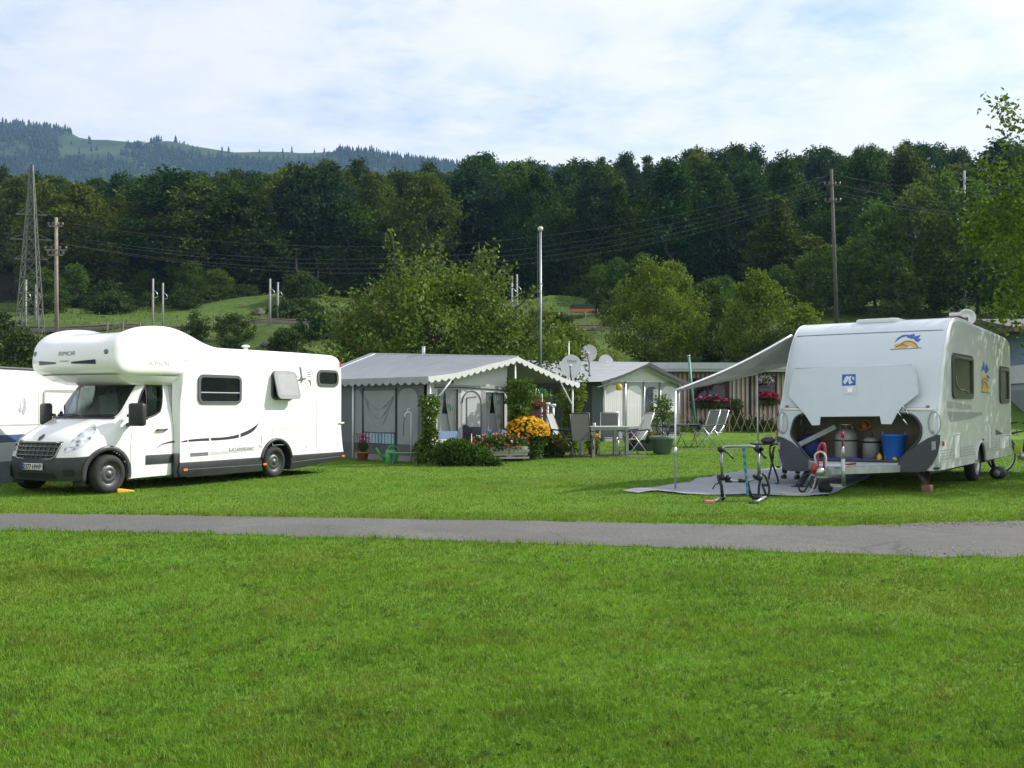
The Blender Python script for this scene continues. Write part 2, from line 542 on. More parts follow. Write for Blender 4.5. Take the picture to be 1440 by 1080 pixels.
def path_mat():
    m, t, out = new_mat('worn_asphalt')
    pos = t.new('ShaderNodeNewGeometry').outputs['Position']
    a = t.ramp(t.noise(pos, 1.1, 5, .65), [(.3, (.100, .098, .092)), (.55, (.130, .127, .119)), (.75, (.155, .151, .141))])
    v = t.new('ShaderNodeTexVoronoi'); v.inputs['Scale'].default_value = 55; t.link(pos, v.inputs['Vector'])
    g = t.ramp(v.outputs['Color'], [(.2, (.06, .06, .06)), (.6, (.12, .12, .117)), (.95, (.22, .22, .215))])
    c = t.mixc(.38, a, g)
    s = t.new('ShaderNodeSeparateXYZ'); t.link(pos, s.inputs[0])
    # darker loose patches, dirt
    d = t.ramp(t.noise(pos, .8, 6, .7, .5), [(.56, (0, 0, 0)), (.68, (1, 1, 1))])
    xr = t.ramp(t.math('MULTIPLY_ADD', s.outputs[0], .1, .1), [(.3, (.12, .12, .12)), (.55, (.9, .9, .9))])
    c = t.mixc(t.math('MULTIPLY', d, t.math('MULTIPLY', xr, .6)), c, (.075, .073, .069))
    vc = t.new('ShaderNodeTexVoronoi'); vc.feature = 'DISTANCE_TO_EDGE'; vc.inputs['Scale'].default_value = .55
    wv = t.new('ShaderNodeMapping'); t.link(pos, wv.inputs['Vector']); t.link(t.mixc(.12, wv.outputs[0], t.noise(pos, 2.0, 4)), vc.inputs['Vector'])
    crk = t.math('MULTIPLY', t.ramp(vc.outputs['Distance'], [(.0, (1, 1, 1)), (.012, (0, 0, 0))]), t.ramp(t.noise(pos, .35, 3), [(.45, (0, 0, 0)), (.6, (1, 1, 1))]))
    c = t.mixc(t.math('MULTIPLY', crk, .6), c, (.04, .04, .035))
    pt = t.ramp(t.noise(pos, .28, 3, .5, .6), [(.5, (0, 0, 0)), (.53, (1, 1, 1))])
    c = t.mixc(t.math('MULTIPLY', pt, .3), c, (.085, .084, .08))
    p = t.new('ShaderNodeBsdfPrincipled'); p.inputs['Roughness'].default_value = .85; p.inputs['Specular IOR Level'].default_value = .25
    t.link(c, p.inputs['Base Color'])
    b = t.new('ShaderNodeBump'); b.inputs['Strength'].default_value = .7; b.inputs['Distance'].default_value = .008
    t.link(v.outputs['Distance'], b.inputs['Height']); t.link(b.outputs[0], p.inputs['Normal'])
    t.link(p.outputs[0], out.inputs[0])
    return m
mb = MB()
K = 6
n = len(far_pts)
vs = []
for i in range(n):
    for k in range(K + 1):
        q = near_pts[i].lerp(far_pts[i], k / K); q.z = .005 + .012 * math.sin(math.pi * k / K)
        vs.append(q)
fs = [(i * (K + 1) + k, (i + 1) * (K + 1) + k, (i + 1) * (K + 1) + k + 1, i * (K + 1) + k + 1) for i in range(n - 1) for k in range(K)]
mb.add(vs, fs, True)
tag(mb.build('path', path_mat()), kind='structure')
# 2D outline for keeping the turf off the path
_fx = np.array([p.x for p in far_pts]); _fy = np.array([p.y for p in far_pts])
_nx = np.array([p.x for p in near_pts]); _ny = np.array([p.y for p in near_pts])
def on_path(x, y):
    return (y > np.interp(x, _nx, _ny)) & (y < np.interp(x, _fx, _fy))

# groundsheet outline (used again by the caravan's mat)
MAT_PX = [(874, 691), (905, 688), (930, 684.5), (960, 681), (985, 674), (1010, 669), (1040, 663.5), (1080, 659.5), (1130, 656), (1215, 661), (1225, 672), (1165, 698), (1128, 698.5), (1060, 697), (1000, 697), (960, 696), (925, 692), (895, 694.5)]
MAT_PTS = [G(*p) for p in MAT_PX]
def in_poly(x, y, poly):
    r = np.zeros(len(x), bool)
    k = len(poly)
    for i in range(k):
        a, b = poly[i - 1], poly[i]
        c = ((a.y > y) != (b.y > y)) & (x < (b.x - a.x) * (y - a.y) / (b.y - a.y + 1e-12) + a.x)
        r ^= c
    return r

# ------------------------------------------------------------------ turf: real blades
def grass_mat():
    m, t, out = new_mat('grass_blades')
    g = t.new('ShaderNodeNewGeometry'); pos = g.outputs['Position']
    rnd = g.outputs['Random Per Island']
    n1 = t.noise(pos, .8, 6, .68, .6); n2 = t.noise(pos, 5.5, 4, .6)
    base = t.ramp(t.math('ADD', t.math('MULTIPLY', n1, .6), t.math('MULTIPLY', n2, .4)),
                  [(.34, (.074, .170, .013)), (.46, (.118, .262, .019)), (.57, (.160, .325, .028)), (.68, (.215, .35, .042))])
    c = t.mixc(t.math('MULTIPLY', rnd, .40), base, t.ramp(rnd, [(0, (.065, .145, .010)), (.5, (.145, .300, .027)), (1, (.235, .38, .055))]))
    r2 = t.math('FRACT', t.math('MULTIPLY', rnd, 37.7))
    dry = t.math('MULTIPLY', t.ramp(r2, [(.90, (0, 0, 0)), (.93, (1, 1, 1))]), t.ramp(n2, [(.4, (.1, .1, .1)), (.65, (1, 1, 1))]))
    c = t.mixc(t.math('MULTIPLY', dry, .75), c, (.19, .15, .06))
    sxyz = t.new('ShaderNodeSeparateXYZ'); t.link(pos, sxyz.inputs[0])
    dd = t.math('SUBTRACT', sxyz.outputs[1], t.math('MULTIPLY_ADD', sxyz.outputs[0], -.066, 12.93))
    near = t.math('MULTIPLY', t.ramp(dd, [(.0, (1, 1, 1)), (.9, (0, 0, 0))]), t.math('GREATER_THAN', dd, -.3))
    wn = t.math('MULTIPLY', near, t.ramp(t.noise(pos, 1.3, 5, .7), [(.35, (.1, .1, .1)), (.62, (1, 1, 1))]))
    c = t.mixc(t.math('MULTIPLY', wn, .65), c, (.19, .165, .04))
    n6 = t.noise(pos, .22, 4, .6, .5)
    c = t.mixc(t.math('MULTIPLY', t.ramp(n6, [(.46, (0, 0, 0)), (.62, (1, 1, 1))]), .40), c, (.18, .315, .030))
    n7 = t.noise(pos, 9.0, 4, .65, .3)
    c = t.mixc(t.math('MULTIPLY', t.ramp(n7, [(.52, (0, 0, 0)), (.62, (1, 1, 1))]), .62), c, (.046, .092, .011))
    n8 = t.noise(pos, 3.3, 6, .75, .8)
    c = t.mixc(t.math('MULTIPLY', t.ramp(n8, [(.53, (0, 0, 0)), (.62, (1, 1, 1))]), .58), c, (.165, .140, .036))
    # worn, mossy and yellowish patches of the old lawn
    n4 = t.noise(pos, .42, 6, .7, .8)
    c = t.mixc(t.math('MULTIPLY', t.ramp(n4, [(.50, (0, 0, 0)), (.62, (1, 1, 1))]), .50), c, (.19, .205, .035))
    n5 = t.noise(pos, 1.7, 5, .7, .4)
    c = t.mixc(t.math('MULTIPLY', t.ramp(n5, [(.53, (0, 0, 0)), (.62, (1, 1, 1))]), .55), c, (.066, .135, .014))
    p = t.new('ShaderNodeBsdfPrincipled'); p.inputs['Roughness'].default_value = .6; p.inputs['Specular IOR Level'].default_value = .2
    t.link(c, p.inputs['Base Color'])
    tr = t.new('ShaderNodeBsdfTranslucent'); t.link(t.mixc(1.0, c, (1, 1, .5), 'MULTIPLY'), tr.inputs[0])
    mx = t.new('ShaderNodeMixShader'); mx.inputs[0].default_value = .38
    t.link(p.outputs[0], mx.inputs[1]); t.link(tr.outputs[0], mx.inputs[2]); t.link(mx.outputs[0], out.inputs[0])
    return m
def grass_field():
    V, F, T = [], [], []
    base = 0
    strips = [(3.4, 4.8, 9800, .0044, .031), (4.8, 6.5, 6300, .0052, .032), (6.5, 9, 3600, .0064, .032), (9, 13.5, 1900, .0085, .032), (13.5, 20, 900, .0125, .033), (20, 30, 420, .018, .030), (30, 47, 170, .026, .032)]
    for y0, y1, den, w, h in strips:
        xm = .545 * y1 + 1.6
        nn = int((y1 - y0) * 2 * xm * den)
        x = rng.uniform(-xm, xm, nn); y = rng.uniform(y0, y1, nn) + rng.normal(0, .08 * y0, nn)
        y = np.where(rng.random(nn) < .5, np.clip(y, 3.4, 47), rng.uniform(y0, y1, nn))
        keep = (np.abs(x) < .545 * y + 1.6) & ~on_path(x, y) & ~in_poly(x, y, MAT_PTS)
        x, y = x[keep], y[keep]; nn = len(x)
        # clumpy height and lean
        s = np.sin(x * 2.3 + 1.3 * np.sin(y * 1.7)) * np.sin(y * 2.9 + 1.1 * np.sin(x * 2.1)) + .6 * np.sin(x * 7.1 + 2 * np.sin(y * 5)) * np.sin(y * 6.3 + x)
        hh = h * rng.uniform(.45, 1.25, nn) * (1 + .22 * s)
        ed = np.minimum(np.abs(y - np.interp(x, _nx, _ny)), np.abs(y - np.interp(x, _fx, _fy)))
        hh *= 1 + (.5 + .9 * (np.sin(x * 3.1 + np.sin(x * 7)) > .2)) * np.exp(-(ed / .10) ** 2)
        a = rng.uniform(0, 2 * np.pi, nn); ww = w * rng.uniform(.6, 1.3, nn)
        la = rng.uniform(0, 2 * np.pi, nn) ; ln = hh * np.abs(rng.normal(.55, .35, nn))
        dx, dy = np.cos(a) * ww / 2, np.sin(a) * ww / 2
        lx, ly = np.cos(la) * ln, np.sin(la) * ln
        z0 = np.zeros(nn) - .004
        b0 = np.stack([x - dx, y - dy, z0], 1); b1 = np.stack([x + dx, y + dy, z0], 1)
        tip = np.stack([x + lx, y + ly, hh], 1)
        if y1 <= 14:
            m0 = np.stack([x - dx * .8 + lx * .3, y - dy * .8 + ly * .3, hh * .6], 1); m1 = np.stack([x + dx * .8 + lx * .3, y + dy * .8 + ly * .3, hh * .6], 1)
            V.append(np.stack([b0, b1, m1, m0, tip], 1).reshape(-1, 3))
            k = base + np.arange(nn)[:, None] * 5
            F.append((k + np.array([[0, 1, 2, 3, 3, 2, 4]])).ravel()); T.append(np.tile([4, 3], nn)); base += 5 * nn
        else:
            V.append(np.stack([b0, b1, tip], 1).reshape(-1, 3))
            k = base + np.arange(nn)[:, None] * 3
            F.append((k + np.array([[0, 1, 2]])).ravel()); T.append(np.full(nn, 3)); base += 3 * nn
    o = raw_mesh('lawn_grass', np.concatenate(V), np.concatenate(F), np.concatenate(T), grass_mat())
    tag(o, 'short mown green grass of the camping lawn', 'grass', kind='stuff')
grass_field()

# broad leaved weeds and clover in the turf
def clover():
    V, F, T = [], [], []; base = 0
    nn = 3000
    y = 3.6 + 10 * rng.random(nn) ** 1.6; x = rng.uniform(-1, 1, nn) * (.55 * y + 1)
    cl = np.sin(x * 1.7 + 2) * np.sin(y * 2.1 + x) + rng.normal(0, .45, nn) > .35
    ok = cl & ~on_path(x, y); x, y = x[ok], y[ok]
    for xx, yy in zip(x, y):
        for k in range(3):
            a = rng.uniform(0, 6.28); r = rng.uniform(.008, .017); zc = rng.uniform(.02, .045); tl = rng.uniform(-.5, .5, 2)
            cx_, cy_ = xx + rng.normal(0, .02), yy + rng.normal(0, .02)
            pts = []
            for j in range(6):
                b = a + j * math.pi / 3; rr = r * (1 if j % 2 else .8)
                px, py = rr * math.cos(b), rr * math.sin(b)
                pts.append((cx_ + px, cy_ + py, zc + px * tl[0] + py * tl[1]))
            V += pts; F += list(range(base, base + 6)); T.append(6); base += 6
    m = leaf_mat('clover_leaf', (.030, .085, .010), (.055, .13, .015), (.085, .18, .025), .35, .85)
    o = raw_mesh('clover', np.array(V), F, np.array(T), m)
    tag(o, 'small clover leaves scattered through the lawn', 'clover', kind='stuff')
clover()

def fallen_leaves():
    mbx = MB()
    for i in range(46):
        y = rng.uniform(4.5, 12); x = rng.uniform(-.5, .5) * y * 1.05
        a = rng.uniform(0, 6.28); r = rng.uniform(.008, .017)
        z = rng.uniform(.035, .05)
        ca, sa = math.cos(a), math.sin(a)
        pts = [(-1, 0, 0), (-.3, .45, .12), (.5, .4, .1), (1, 0, 0), (.5, -.4, .15), (-.3, -.45, .1)]
        mbx.add([(x + r * (p[0] * ca - p[1] * sa), y + r * (p[0] * sa + p[1] * ca), z + r * p[2]) for p in pts], [(0, 1, 2, 3), (0, 3, 4, 5)])
    m = leaf_mat('fallen_leaf', (.12, .07, .025), (.20, .15, .05), (.30, .27, .12), .2, .6)
    tag(mbx.build('fallen_leaves', m), 'small dry brown and yellow leaves lying in the lawn', 'leaves', kind='stuff')
fallen_leaves()

# loose gravel beside the path on the right
def gravel():
    V, F, T = [], [], []; base = 0
    ico = [(0, 0, 1), (.89, 0, .45), (.28, .85, .45), (-.72, .53, .45), (-.72, -.53, .45), (.28, -.85, .45), (.72, .53, -.45), (-.28, .85, -.45), (-.89, 0, -.45), (-.28, -.85, -.45), (.72, -.53, -.45), (0, 0, -1)]
    tf = [(0, 1, 2), (0, 2, 3), (0, 3, 4), (0, 4, 5), (0, 5, 1), (1, 6, 2), (2, 7, 3), (3, 8, 4), (4, 9, 5), (5, 10, 1), (6, 7, 2), (7, 8, 3), (8, 9, 4), (9, 10, 5), (10, 6, 1), (6, 11, 7), (7, 11, 8), (8, 11, 9), (9, 11, 10), (10, 11, 6)]
    ico = np.array(ico); tf = np.array(tf)
    for i in range(2000):
        if i < 1100:
            px = 1235 + 330 * random.random(); py = 734 + abs(random.gauss(0, 1)) * 8
        elif i < 1500:
            px = 1250 + 320 * random.random(); py = 768 + random.gauss(0, 7)
        else:
            px = 1700 * random.random() - 100; k = random.random()
            py = 722 + px * .0155 + 24 + px * .0118 - abs(random.gauss(0, 3)) if random.random() < .5 else 723 + px * .0155 + abs(random.gauss(0, 2.5))
        q = G(px, py)
        if not on_path(np.array([q.x]), np.array([q.y + 0]))[0]: continue
        r = random.uniform(.004, .011) * (1.8 if random.random() < .06 else 1)
        sc = np.array([random.uniform(.7, 1.4), random.uniform(.7, 1.4), random.uniform(.22, .42)]) * r
        V.append(ico * sc * rng.uniform(.85, 1.15, (12, 1)) + np.array([q.x, q.y, .011 + r * .1]))
        F.append((tf + base).ravel()); T.append(np.full(20, 3)); base += 12
    m, t, out = new_mat('gravel_stone')
    g = t.new('ShaderNodeNewGeometry')
    c = t.ramp(g.outputs['Random Per Island'], [(0, (.12, .118, .112)), (.55, (.17, .167, .16)), (.9, (.23, .226, .215)), (1, (.34, .335, .32))])
    p = t.new('ShaderNodeBsdfPrincipled'); p.inputs['Roughness'].default_value = .85; t.link(c, p.inputs['Base Color']); t.link(p.outputs[0], out.inputs[0])
    o = raw_mesh('gravel', np.concatenate(V), np.concatenate(F), np.concatenate(T), m)
    tag(o, 'loose grey gravel along the edges of the asphalt path', 'gravel', kind='stuff')
gravel()
from mathutils.bvhtree import BVHTree
bpy.context.view_layer.update()
MH_O = G(157, 694.5)
MH_A = R(62.08)
MHW = Matrix.Translation(MH_O) @ Matrix.Rotation(MH_A, 4, 'Z')
MHI = MHW.inverted()
mh = thing('motorhome', 'white overcab motorhome with black bumper and dark swoosh on its side', 'motorhome', MH_O, MH_A)
MHWHITE = M('motorhome_white', (.84, .84, .83), .25, var=.02, scale=1.2, coat=.5)
WINFR = M('window_frame_grey', (.10, .10, .108), .4, var=.1)
DECALP = M('decal_plum', (.045, .035, .06), .4, var=.05)
DECALG = M('decal_grey', (.17, .17, .18), .4, var=.1)

def wheel(name, parent, c, r=.33, w=.2, rim=RIM, side=-1):
    """axle along y, outer face towards side*y; sub-parts tyre and rim"""
    root = bpy.data.objects.new(name, None); COL.objects.link(root); root.parent = parent; root.location = c
    A = Matrix.Rotation(R(90) * (1 if side < 0 else -1), 4, 'X')
    k = r / .33
    mb = MB()
    mb.lathe([(.2 * k, -w / 2), (.27 * k, -w / 2), (.31 * k, -w / 2 + .02), (.33 * k, -w / 2 + .05), (.33 * k, w / 2 - .05), (.31 * k, w / 2 - .02), (.27 * k, w / 2), (.205 * k, w / 2 - .01), (.2 * k, w / 2 - .03)], n=32, M=A, cap0=False, cap1=False)
    for q in range(3):
        z = -w / 2 + .065 + q * .035
    mb.build('tyre', RUBBER, root)
    mb = MB()
    mb.lathe([(.207 * k, w / 2 - .012), (.195 * k, w / 2 - .02), (.185 * k, w / 2 - .05), (.15 * k, w / 2 - .055), (.13 * k, w / 2 - .035), (.09 * k, w / 2 - .03), (.065 * k, w / 2 - .05), (.05 * k, w / 2 - .02), (.0005, w / 2 - .018)], n=32, M=A, cap0=False, cap1=False)
    mb.build('rim', rim, root)
    mb = MB()
    for q in range(5):
        a = 2 * math.pi * q / 5
        mb.lathe([(.011, 0), (.011, .014), (.004, .016)], c=A @ Vector((.078 * k * math.cos(a), .078 * k * math.sin(a), w / 2 - .045)), n=6, M=A)
    for q in range(10):
        a = 2 * math.pi * q / 10
        mb.lathe([(.017, 0), (.017, .004)], c=A @ Vector((.158 * k * math.cos(a), .158 * k * math.sin(a), w / 2 - .056)), n=8, M=A)
    mb.build('hub_fittings', BLACKP, root)
    return root

# ---------------------------------------------------------------- cab hull from a subdivided cage
CAGE = [  # rows r0..r8, columns c0..c8 : (u, w, z)
 [(-.62,0,.23),(-.60,.5,.23),(-.46,.84,.24),(-.30,.93,.25),(.0,.97,.22),(.45,.98,.22),(.9,.985,.23),(1.18,.985,.23),(1.55,.985,.23)],
 [(-.70,0,.42),(-.68,.5,.42),(-.52,.86,.42),(-.33,.97,.43),(.0,1.0,.42),(.45,1.0,.42),(.9,1.0,.42),(1.18,1.0,.42),(1.55,1.0,.42)],
 [(-.69,0,.62),(-.67,.5,.62),(-.51,.86,.63),(-.31,.975,.65),(.02,1.0,.67),(.45,1.0,.68),(.9,1.0,.68),(1.18,1.0,.68),(1.55,1.0,.68)],
 [(-.62,0,.90),(-.60,.5,.90),(-.42,.82,.90),(-.22,.945,.93),(.06,.99,.96),(.48,1.0,.97),(.9,1.0,.98),(1.18,1.0,.98),(1.55,1.0,.98)],
 [(-.34,0,1.11),(-.32,.48,1.10),(-.16,.78,1.08),(.02,.905,1.10),(.22,.965,1.10),(.52,.985,1.10),(.9,.99,1.13),(1.18,.99,1.16),(1.55,.99,1.18)],
 [(.22,0,1.29),(.25,.45,1.29),(.34,.82,1.26),(.42,.89,1.25),(.51,.925,1.225),(.62,.95,1.20),(.9,.955,1.28),(1.18,.955,1.36),(1.55,.96,1.40)],
 [(.45,0,1.59),(.48,.45,1.59),(.55,.79,1.58),(.60,.835,1.57),(.64,.872,1.55),(.69,.905,1.54),(1.02,.91,1.58),(1.24,.91,1.62),(1.55,.915,1.65)],
 [(.72,0,1.90),(.75,.45,1.90),(.80,.765,1.89),(.83,.805,1.89),(.855,.838,1.885),(.88,.866,1.88),(1.1,.87,1.90),(1.28,.87,1.90),(1.55,.875,1.92)],
 [(.93,0,2.14),(.96,.45,2.14),(1.04,.74,2.14),(1.08,.775,2.14),(1.12,.795,2.14),(1.15,.81,2.14),(1.3,.82,2.14),(1.4,.82,2.14),(1.55,.825,2.14)],
]
VC = 1.1
def build_cab():
    bm = bmesh.new()
    nr, nc = 9, 9
    g = {}
    for r in range(nr):
        for c in range(nc):
            u, w, z = CAGE[r][c]
            g[r, c, 1] = bm.verts.new((u, VC - w, z))
            g[r, c, -1] = g[r, c, 1] if c == 0 else bm.verts.new((u, VC + w, z))
    tags = {}
    for s in (1, -1):
        for r in range(nr - 1):
            for c in range(nc - 1):
                vs = [g[r, c, s], g[r, c + 1, s], g[r + 1, c + 1, s], g[r + 1, c, s]]
                if s < 0: vs = vs[::-1]
                f = bm.faces.new(vs); f.smooth = True
                k = 0
                if r < 2 and c < 4: k = 1                              # bumper
                if r >= 5 and c < 2: k = 2                             # windscreen
                if r in (5, 6) and c in (5, 6): k = 3                  # door window
                if r in (0,1,2,3,4) and c in (5, 6, 7): k = 4                  # door
                if r in (5,6,7) and c == 7: k = 4
                if r == 7 and c in (5, 6): k = 4
                f.material_index = k
    cr = bm.edges.layers.float.new('crease_edge')
    for e in bm.edges:
        ks = {f.material_index for f in e.link_faces}
        if len(ks) > 1:
            if 3 in ks: e[cr] = .75
            elif 2 in ks: e[cr] = .8
            elif 1 in ks: e[cr] = .5
            else: e[cr] = 0.0
    # crisp hood shut line / belt crease
    me = bpy.data.meshes.new('cab_cage'); bm.to_mesh(me); bm.free()
    for i in range(5): me.materials.append(MHWHITE)
    o = bpy.data.objects.new('cab_cage', me); COL.objects.link(o)
    md = o.modifiers.new('s', 'SUBSURF'); md.levels = 3; md.render_levels = 3
    dg = bpy.context.evaluated_depsgraph_get()
    me2 = bpy.data.meshes.new_from_object(o.evaluated_get(dg))
    bpy.data.objects.remove(o)
    bm = bmesh.new(); bm.from_mesh(me2)
    # wheel arches
    AC, AR = (.02, .34), .425
    for side in (1, -1):
        dv = []
        for v in bm.verts:
            w = (VC - v.co.y) * side
            if w > .7:
                d = math.hypot(v.co.x - AC[0], v.co.z - AC[1])
                if d < AR: dv.append(v)
        ins = set(dv)
        for v in dv:
            if any(e.other_vert(v) not in ins for e in v.link_edges):
                q = Vector((v.co.x - AC[0], v.co.z - AC[1])).normalized() * AR
                v.co.x, v.co.z = AC[0] + q.x, AC[1] + q.y
                v.tag = True
        bmesh.ops.delete(bm, geom=[f for f in bm.faces if all(v in ins for v in f.verts)], context='FACES')
    kill = [f for f in bm.faces if abs(VC - f.calc_center_median().y) > .7 and -.40 < f.calc_center_median().x < .45 and f.calc_center_median().z < .5 and math.hypot(f.calc_center_median().x - AC[0], f.calc_center_median().z - AC[1]) < .46]
    bmesh.ops.delete(bm, geom=kill, context='FACES')
    bvh = BVHTree.FromBMesh(bm)
    parts = {}
    for k, nm in enumerate(['cab_body', 'bumper', 'windscreen', 'door_window', 'door']):
        for side in ((0,) if k < 3 else (1, -1)):
            b2 = bm.copy()
            bmesh.ops.delete(b2, geom=[f for f in b2.faces if f.material_index != k or (side and (VC - f.calc_center_median().y) * side < 0)], context='FACES')
            m2 = bpy.data.meshes.new(nm); b2.to_mesh(m2); b2.free()
            m2.materials.clear(); m2.materials.append({0: MHWHITE, 1: DGREY, 2: GLASS_D, 3: GLASS_D, 4: MHWHITE}[k])
            for p in m2.polygons: p.material_index = 0
            ob = bpy.data.objects.new(nm, m2); COL.objects.link(ob)
            ob.parent = mh
            parts[nm, side] = ob
    bm.free()
    return bvh, parts
CABBVH, CABP = build_cab()
for s in (1, -1): CABP['door_window', s].parent = CABP['door', s]

def hit_px(px, py, off=.006):
    d = MHI.to_3x3() @ ray(px, py); o = MHI @ Vector((0, 0, CAMH))
    loc, nor, idx, dist = CABBVH.ray_cast(o, d.normalized())
    if loc is None: return None
    if nor.dot(d) > 0: nor = -nor
    return loc + nor * off
def surf_patch(name, pix, mat, parent, div=6, off=.006, mirror=False):
    """polygon drawn on the bodywork: dense triangulation lifted onto the hull"""
    bm = bmesh.new()
    vs = [bm.verts.new((x, y, 0)) for x, y in pix]
    f = bm.faces.new(vs)
    bmesh.ops.triangulate(bm, faces=[f])
    bmesh.ops.subdivide_edges(bm, edges=bm.edges, cuts=div, use_grid_fill=True)
    bmesh.ops.triangulate(bm, faces=bm.faces)
    bad = []
    for v in bm.verts:
        h = hit_px(v.co.x, v.co.y, off)
        if h is None: bad.append(v)
        else: v.co = h
    bmesh.ops.delete(bm, geom=bad, context='VERTS')
    for fa in bm.faces: fa.smooth = True
    me = bpy.data.meshes.new(name); bm.to_mesh(me); bm.free()
    me.materials.append(mat)
    o = bpy.data.objects.new(name, me); COL.objects.link(o); o.parent = parent
    out = [o]
    if mirror:
        m2 = me.copy()
        for v in m2.vertices: v.co.y = 2 * VC - v.co.y
        m2.flip_normals()
        o2 = bpy.data.objects.new(name, m2); COL.objects.link(o2); o2.parent = parent; out.append(o2)
    return out
z1 = lambda x, y: (x * 260 / 1003, 440 + y * 260 / 1003)

# headlights
def hl_mat():
    m, t, out = new_mat('headlight_lens')
    tc = t.new('ShaderNodeTexCoord')
    v = t.new('ShaderNodeTexVoronoi'); v.inputs['Scale'].default_value = 9; t.link(tc.outputs['Object'], v.inputs['Vector'])
    c = t.ramp(v.outputs['Distance'], [(.1, (.12, .13, .15)), (.35, (.55, .58, .62)), (.6, (.8, .82, .85))])
    p = t.new('ShaderNodeBsdfPrincipled'); p.inputs['Roughness'].default_value = .15; p.inputs['Metallic'].default_value = .35; p.inputs['Coat Weight'].default_value = 1
    t.link(c, p.inputs['Base Color']); t.link(p.outputs[0], out.inputs[0])
    return m
HLM = hl_mat()
hl = surf_patch('headlight', [z1(*p) for p in [(343, 762), (352, 735), (385, 700), (430, 655), (480, 622), (512, 605), (524, 612), (520, 645), (490, 690), (452, 722), (410, 742)]], HLM, mh, mirror=True)
for i, h in enumerate(hl):
    mb = MB()
    # reflector bowls under the lens
    for (px, py, r) in ((395, 722, .055), (448, 676, .05)):
        q = hit_px(*z1(px, py), off=.008)
        if i: q.y = 2 * VC - q.y
        d = Vector((-.75, -.66 if i == 0 else .66, .1)).normalized()
        mb.lathe([(r, 0), (r * .85, .004), (r * .5, .006), (.001, .008)], c=q, n=16, M=d.to_track_quat('Z', 'Y').to_matrix().to_4x4(), cap0=False, cap1=False)
    mb.build('reflector', CHROME, h)
# grille
def v_at(px, py): return hit_px(px, py, .004)
mbx = MB()
gp = [(-.55, .885), (.55, .885), (.535, .80), (.50, .64), (.43, .60), (-.43, .60), (-.50, .64), (-.535, .80)]
def nose(w, z, off=.0):
    loc, nor, i, d = CABBVH.ray_cast(Vector((-3, VC - w, z)), Vector((1, 0, 0)))
    return Vector((loc.x - off, VC - w, z))
def nose_patch(name, poly, mat, parent, off, div=4):
    bm = bmesh.new()
    f = bm.faces.new([bm.verts.new((w, z, 0)) for w, z in poly])
    bmesh.ops.triangulate(bm, faces=[f])
    bmesh.ops.subdivide_edges(bm, edges=bm.edges, cuts=div, use_grid_fill=True)
    bmesh.ops.triangulate(bm, faces=bm.faces)
    for v in bm.verts: v.co = nose(v.co.x, v.co.y, off)
    for fa in bm.faces: fa.smooth = True
    bmesh.ops.recalc_face_normals(bm, faces=bm.faces)
    me = bpy.data.meshes.new(name); bm.to_mesh(me); bm.free(); me.materials.append(mat)
    o = bpy.data.objects.new(name, me); COL.objects.link(o); o.parent = parent
    return o
grille = nose_patch('grille', gp, BLACKP, mh, .006)
mb = MB()
for z in (.66, .73, .80, .865):
    hw = .47 + (z - .62) * .28
    ws = [(-hw + 2 * hw * i / 12) for i in range(13)]
    mb.tube([nose(w, z, .018) for w in ws], .012, 6)
for i in range(9):
    w = -.46 + .115 * i
    mb.tube([nose(w, z, .014) for z in (.62, .70, .78, .86)], .008, 5)
mb.build('grille_bars', M('grille_bar_grey', (.12, .125, .13), .3, .4, var=.1), grille)
# rim of the grille
mb = MB()
mb.tube([nose(w, z, .012) for w, z in gp + gp[:1]], .014, 6)
mb.build('grille_surround', M('grille_chrome_grey', (.35, .36, .37), .25, .7), grille)
# lozenge emblem on the bonnet edge
mb = MB()
ec = nose(0, .955, .012)
for q in range(1):
    out_ = [(0, .085), (.05, .0), (0, -.085), (-.05, 0)]
    inn = [(0, .045), (.024, 0), (0, -.045), (-.024, 0)]
    up = (nose(0, 1.0) - nose(0, .92)).normalized()
    mb.poly([ec + Vector((0, -a, 0)) + up * b for a, b in out_], thick=Vector((-.012, 0, .004)), holes=[[ec + Vector((0, -a, 0)) + up * b for a, b in inn]])
mb.build('emblem', M('emblem_dark_chrome', (.12, .12, .16), .2, .9), mh, fix=True)
# number plate
mb = MB()
pu = nose(0, .47).x - .03
mb.box((pu, VC - .26, .415), (pu + .02, VC + .26, .525))
plate = mb.build('number_plate', M('plate_white', (.7, .71, .69), .4, var=.03), mh, bevel=.006)
text_mesh('plate_lettering', '2377 HWP', .115, BLACKP, plate, frame((pu - .002, VC - .02, .467), (0, -1, 0), (0, 0, 1)), bold=.002, xs=.9)
mb = MB(); mb.box((pu - .0022, VC + .205, .418), (pu, VC + .256, .522)); mb.build('plate_band', M('plate_blue', (.02, .06, .35), .4), plate)
# bumper details: fog lamp recess, lower intake
nose_patch('lower_intake', [(-.5, .27), (.5, .27), (.47, .36), (-.47, .36)], BLACKP, CABP['bumper', 0], .006)
surf_patch('fog_lamp_recess', [z1(*p) for p in [(342, 850), (400, 850), (410, 870), (395, 890), (345, 886)]], BLACKP, CABP['bumper', 0], mirror=True, div=3)
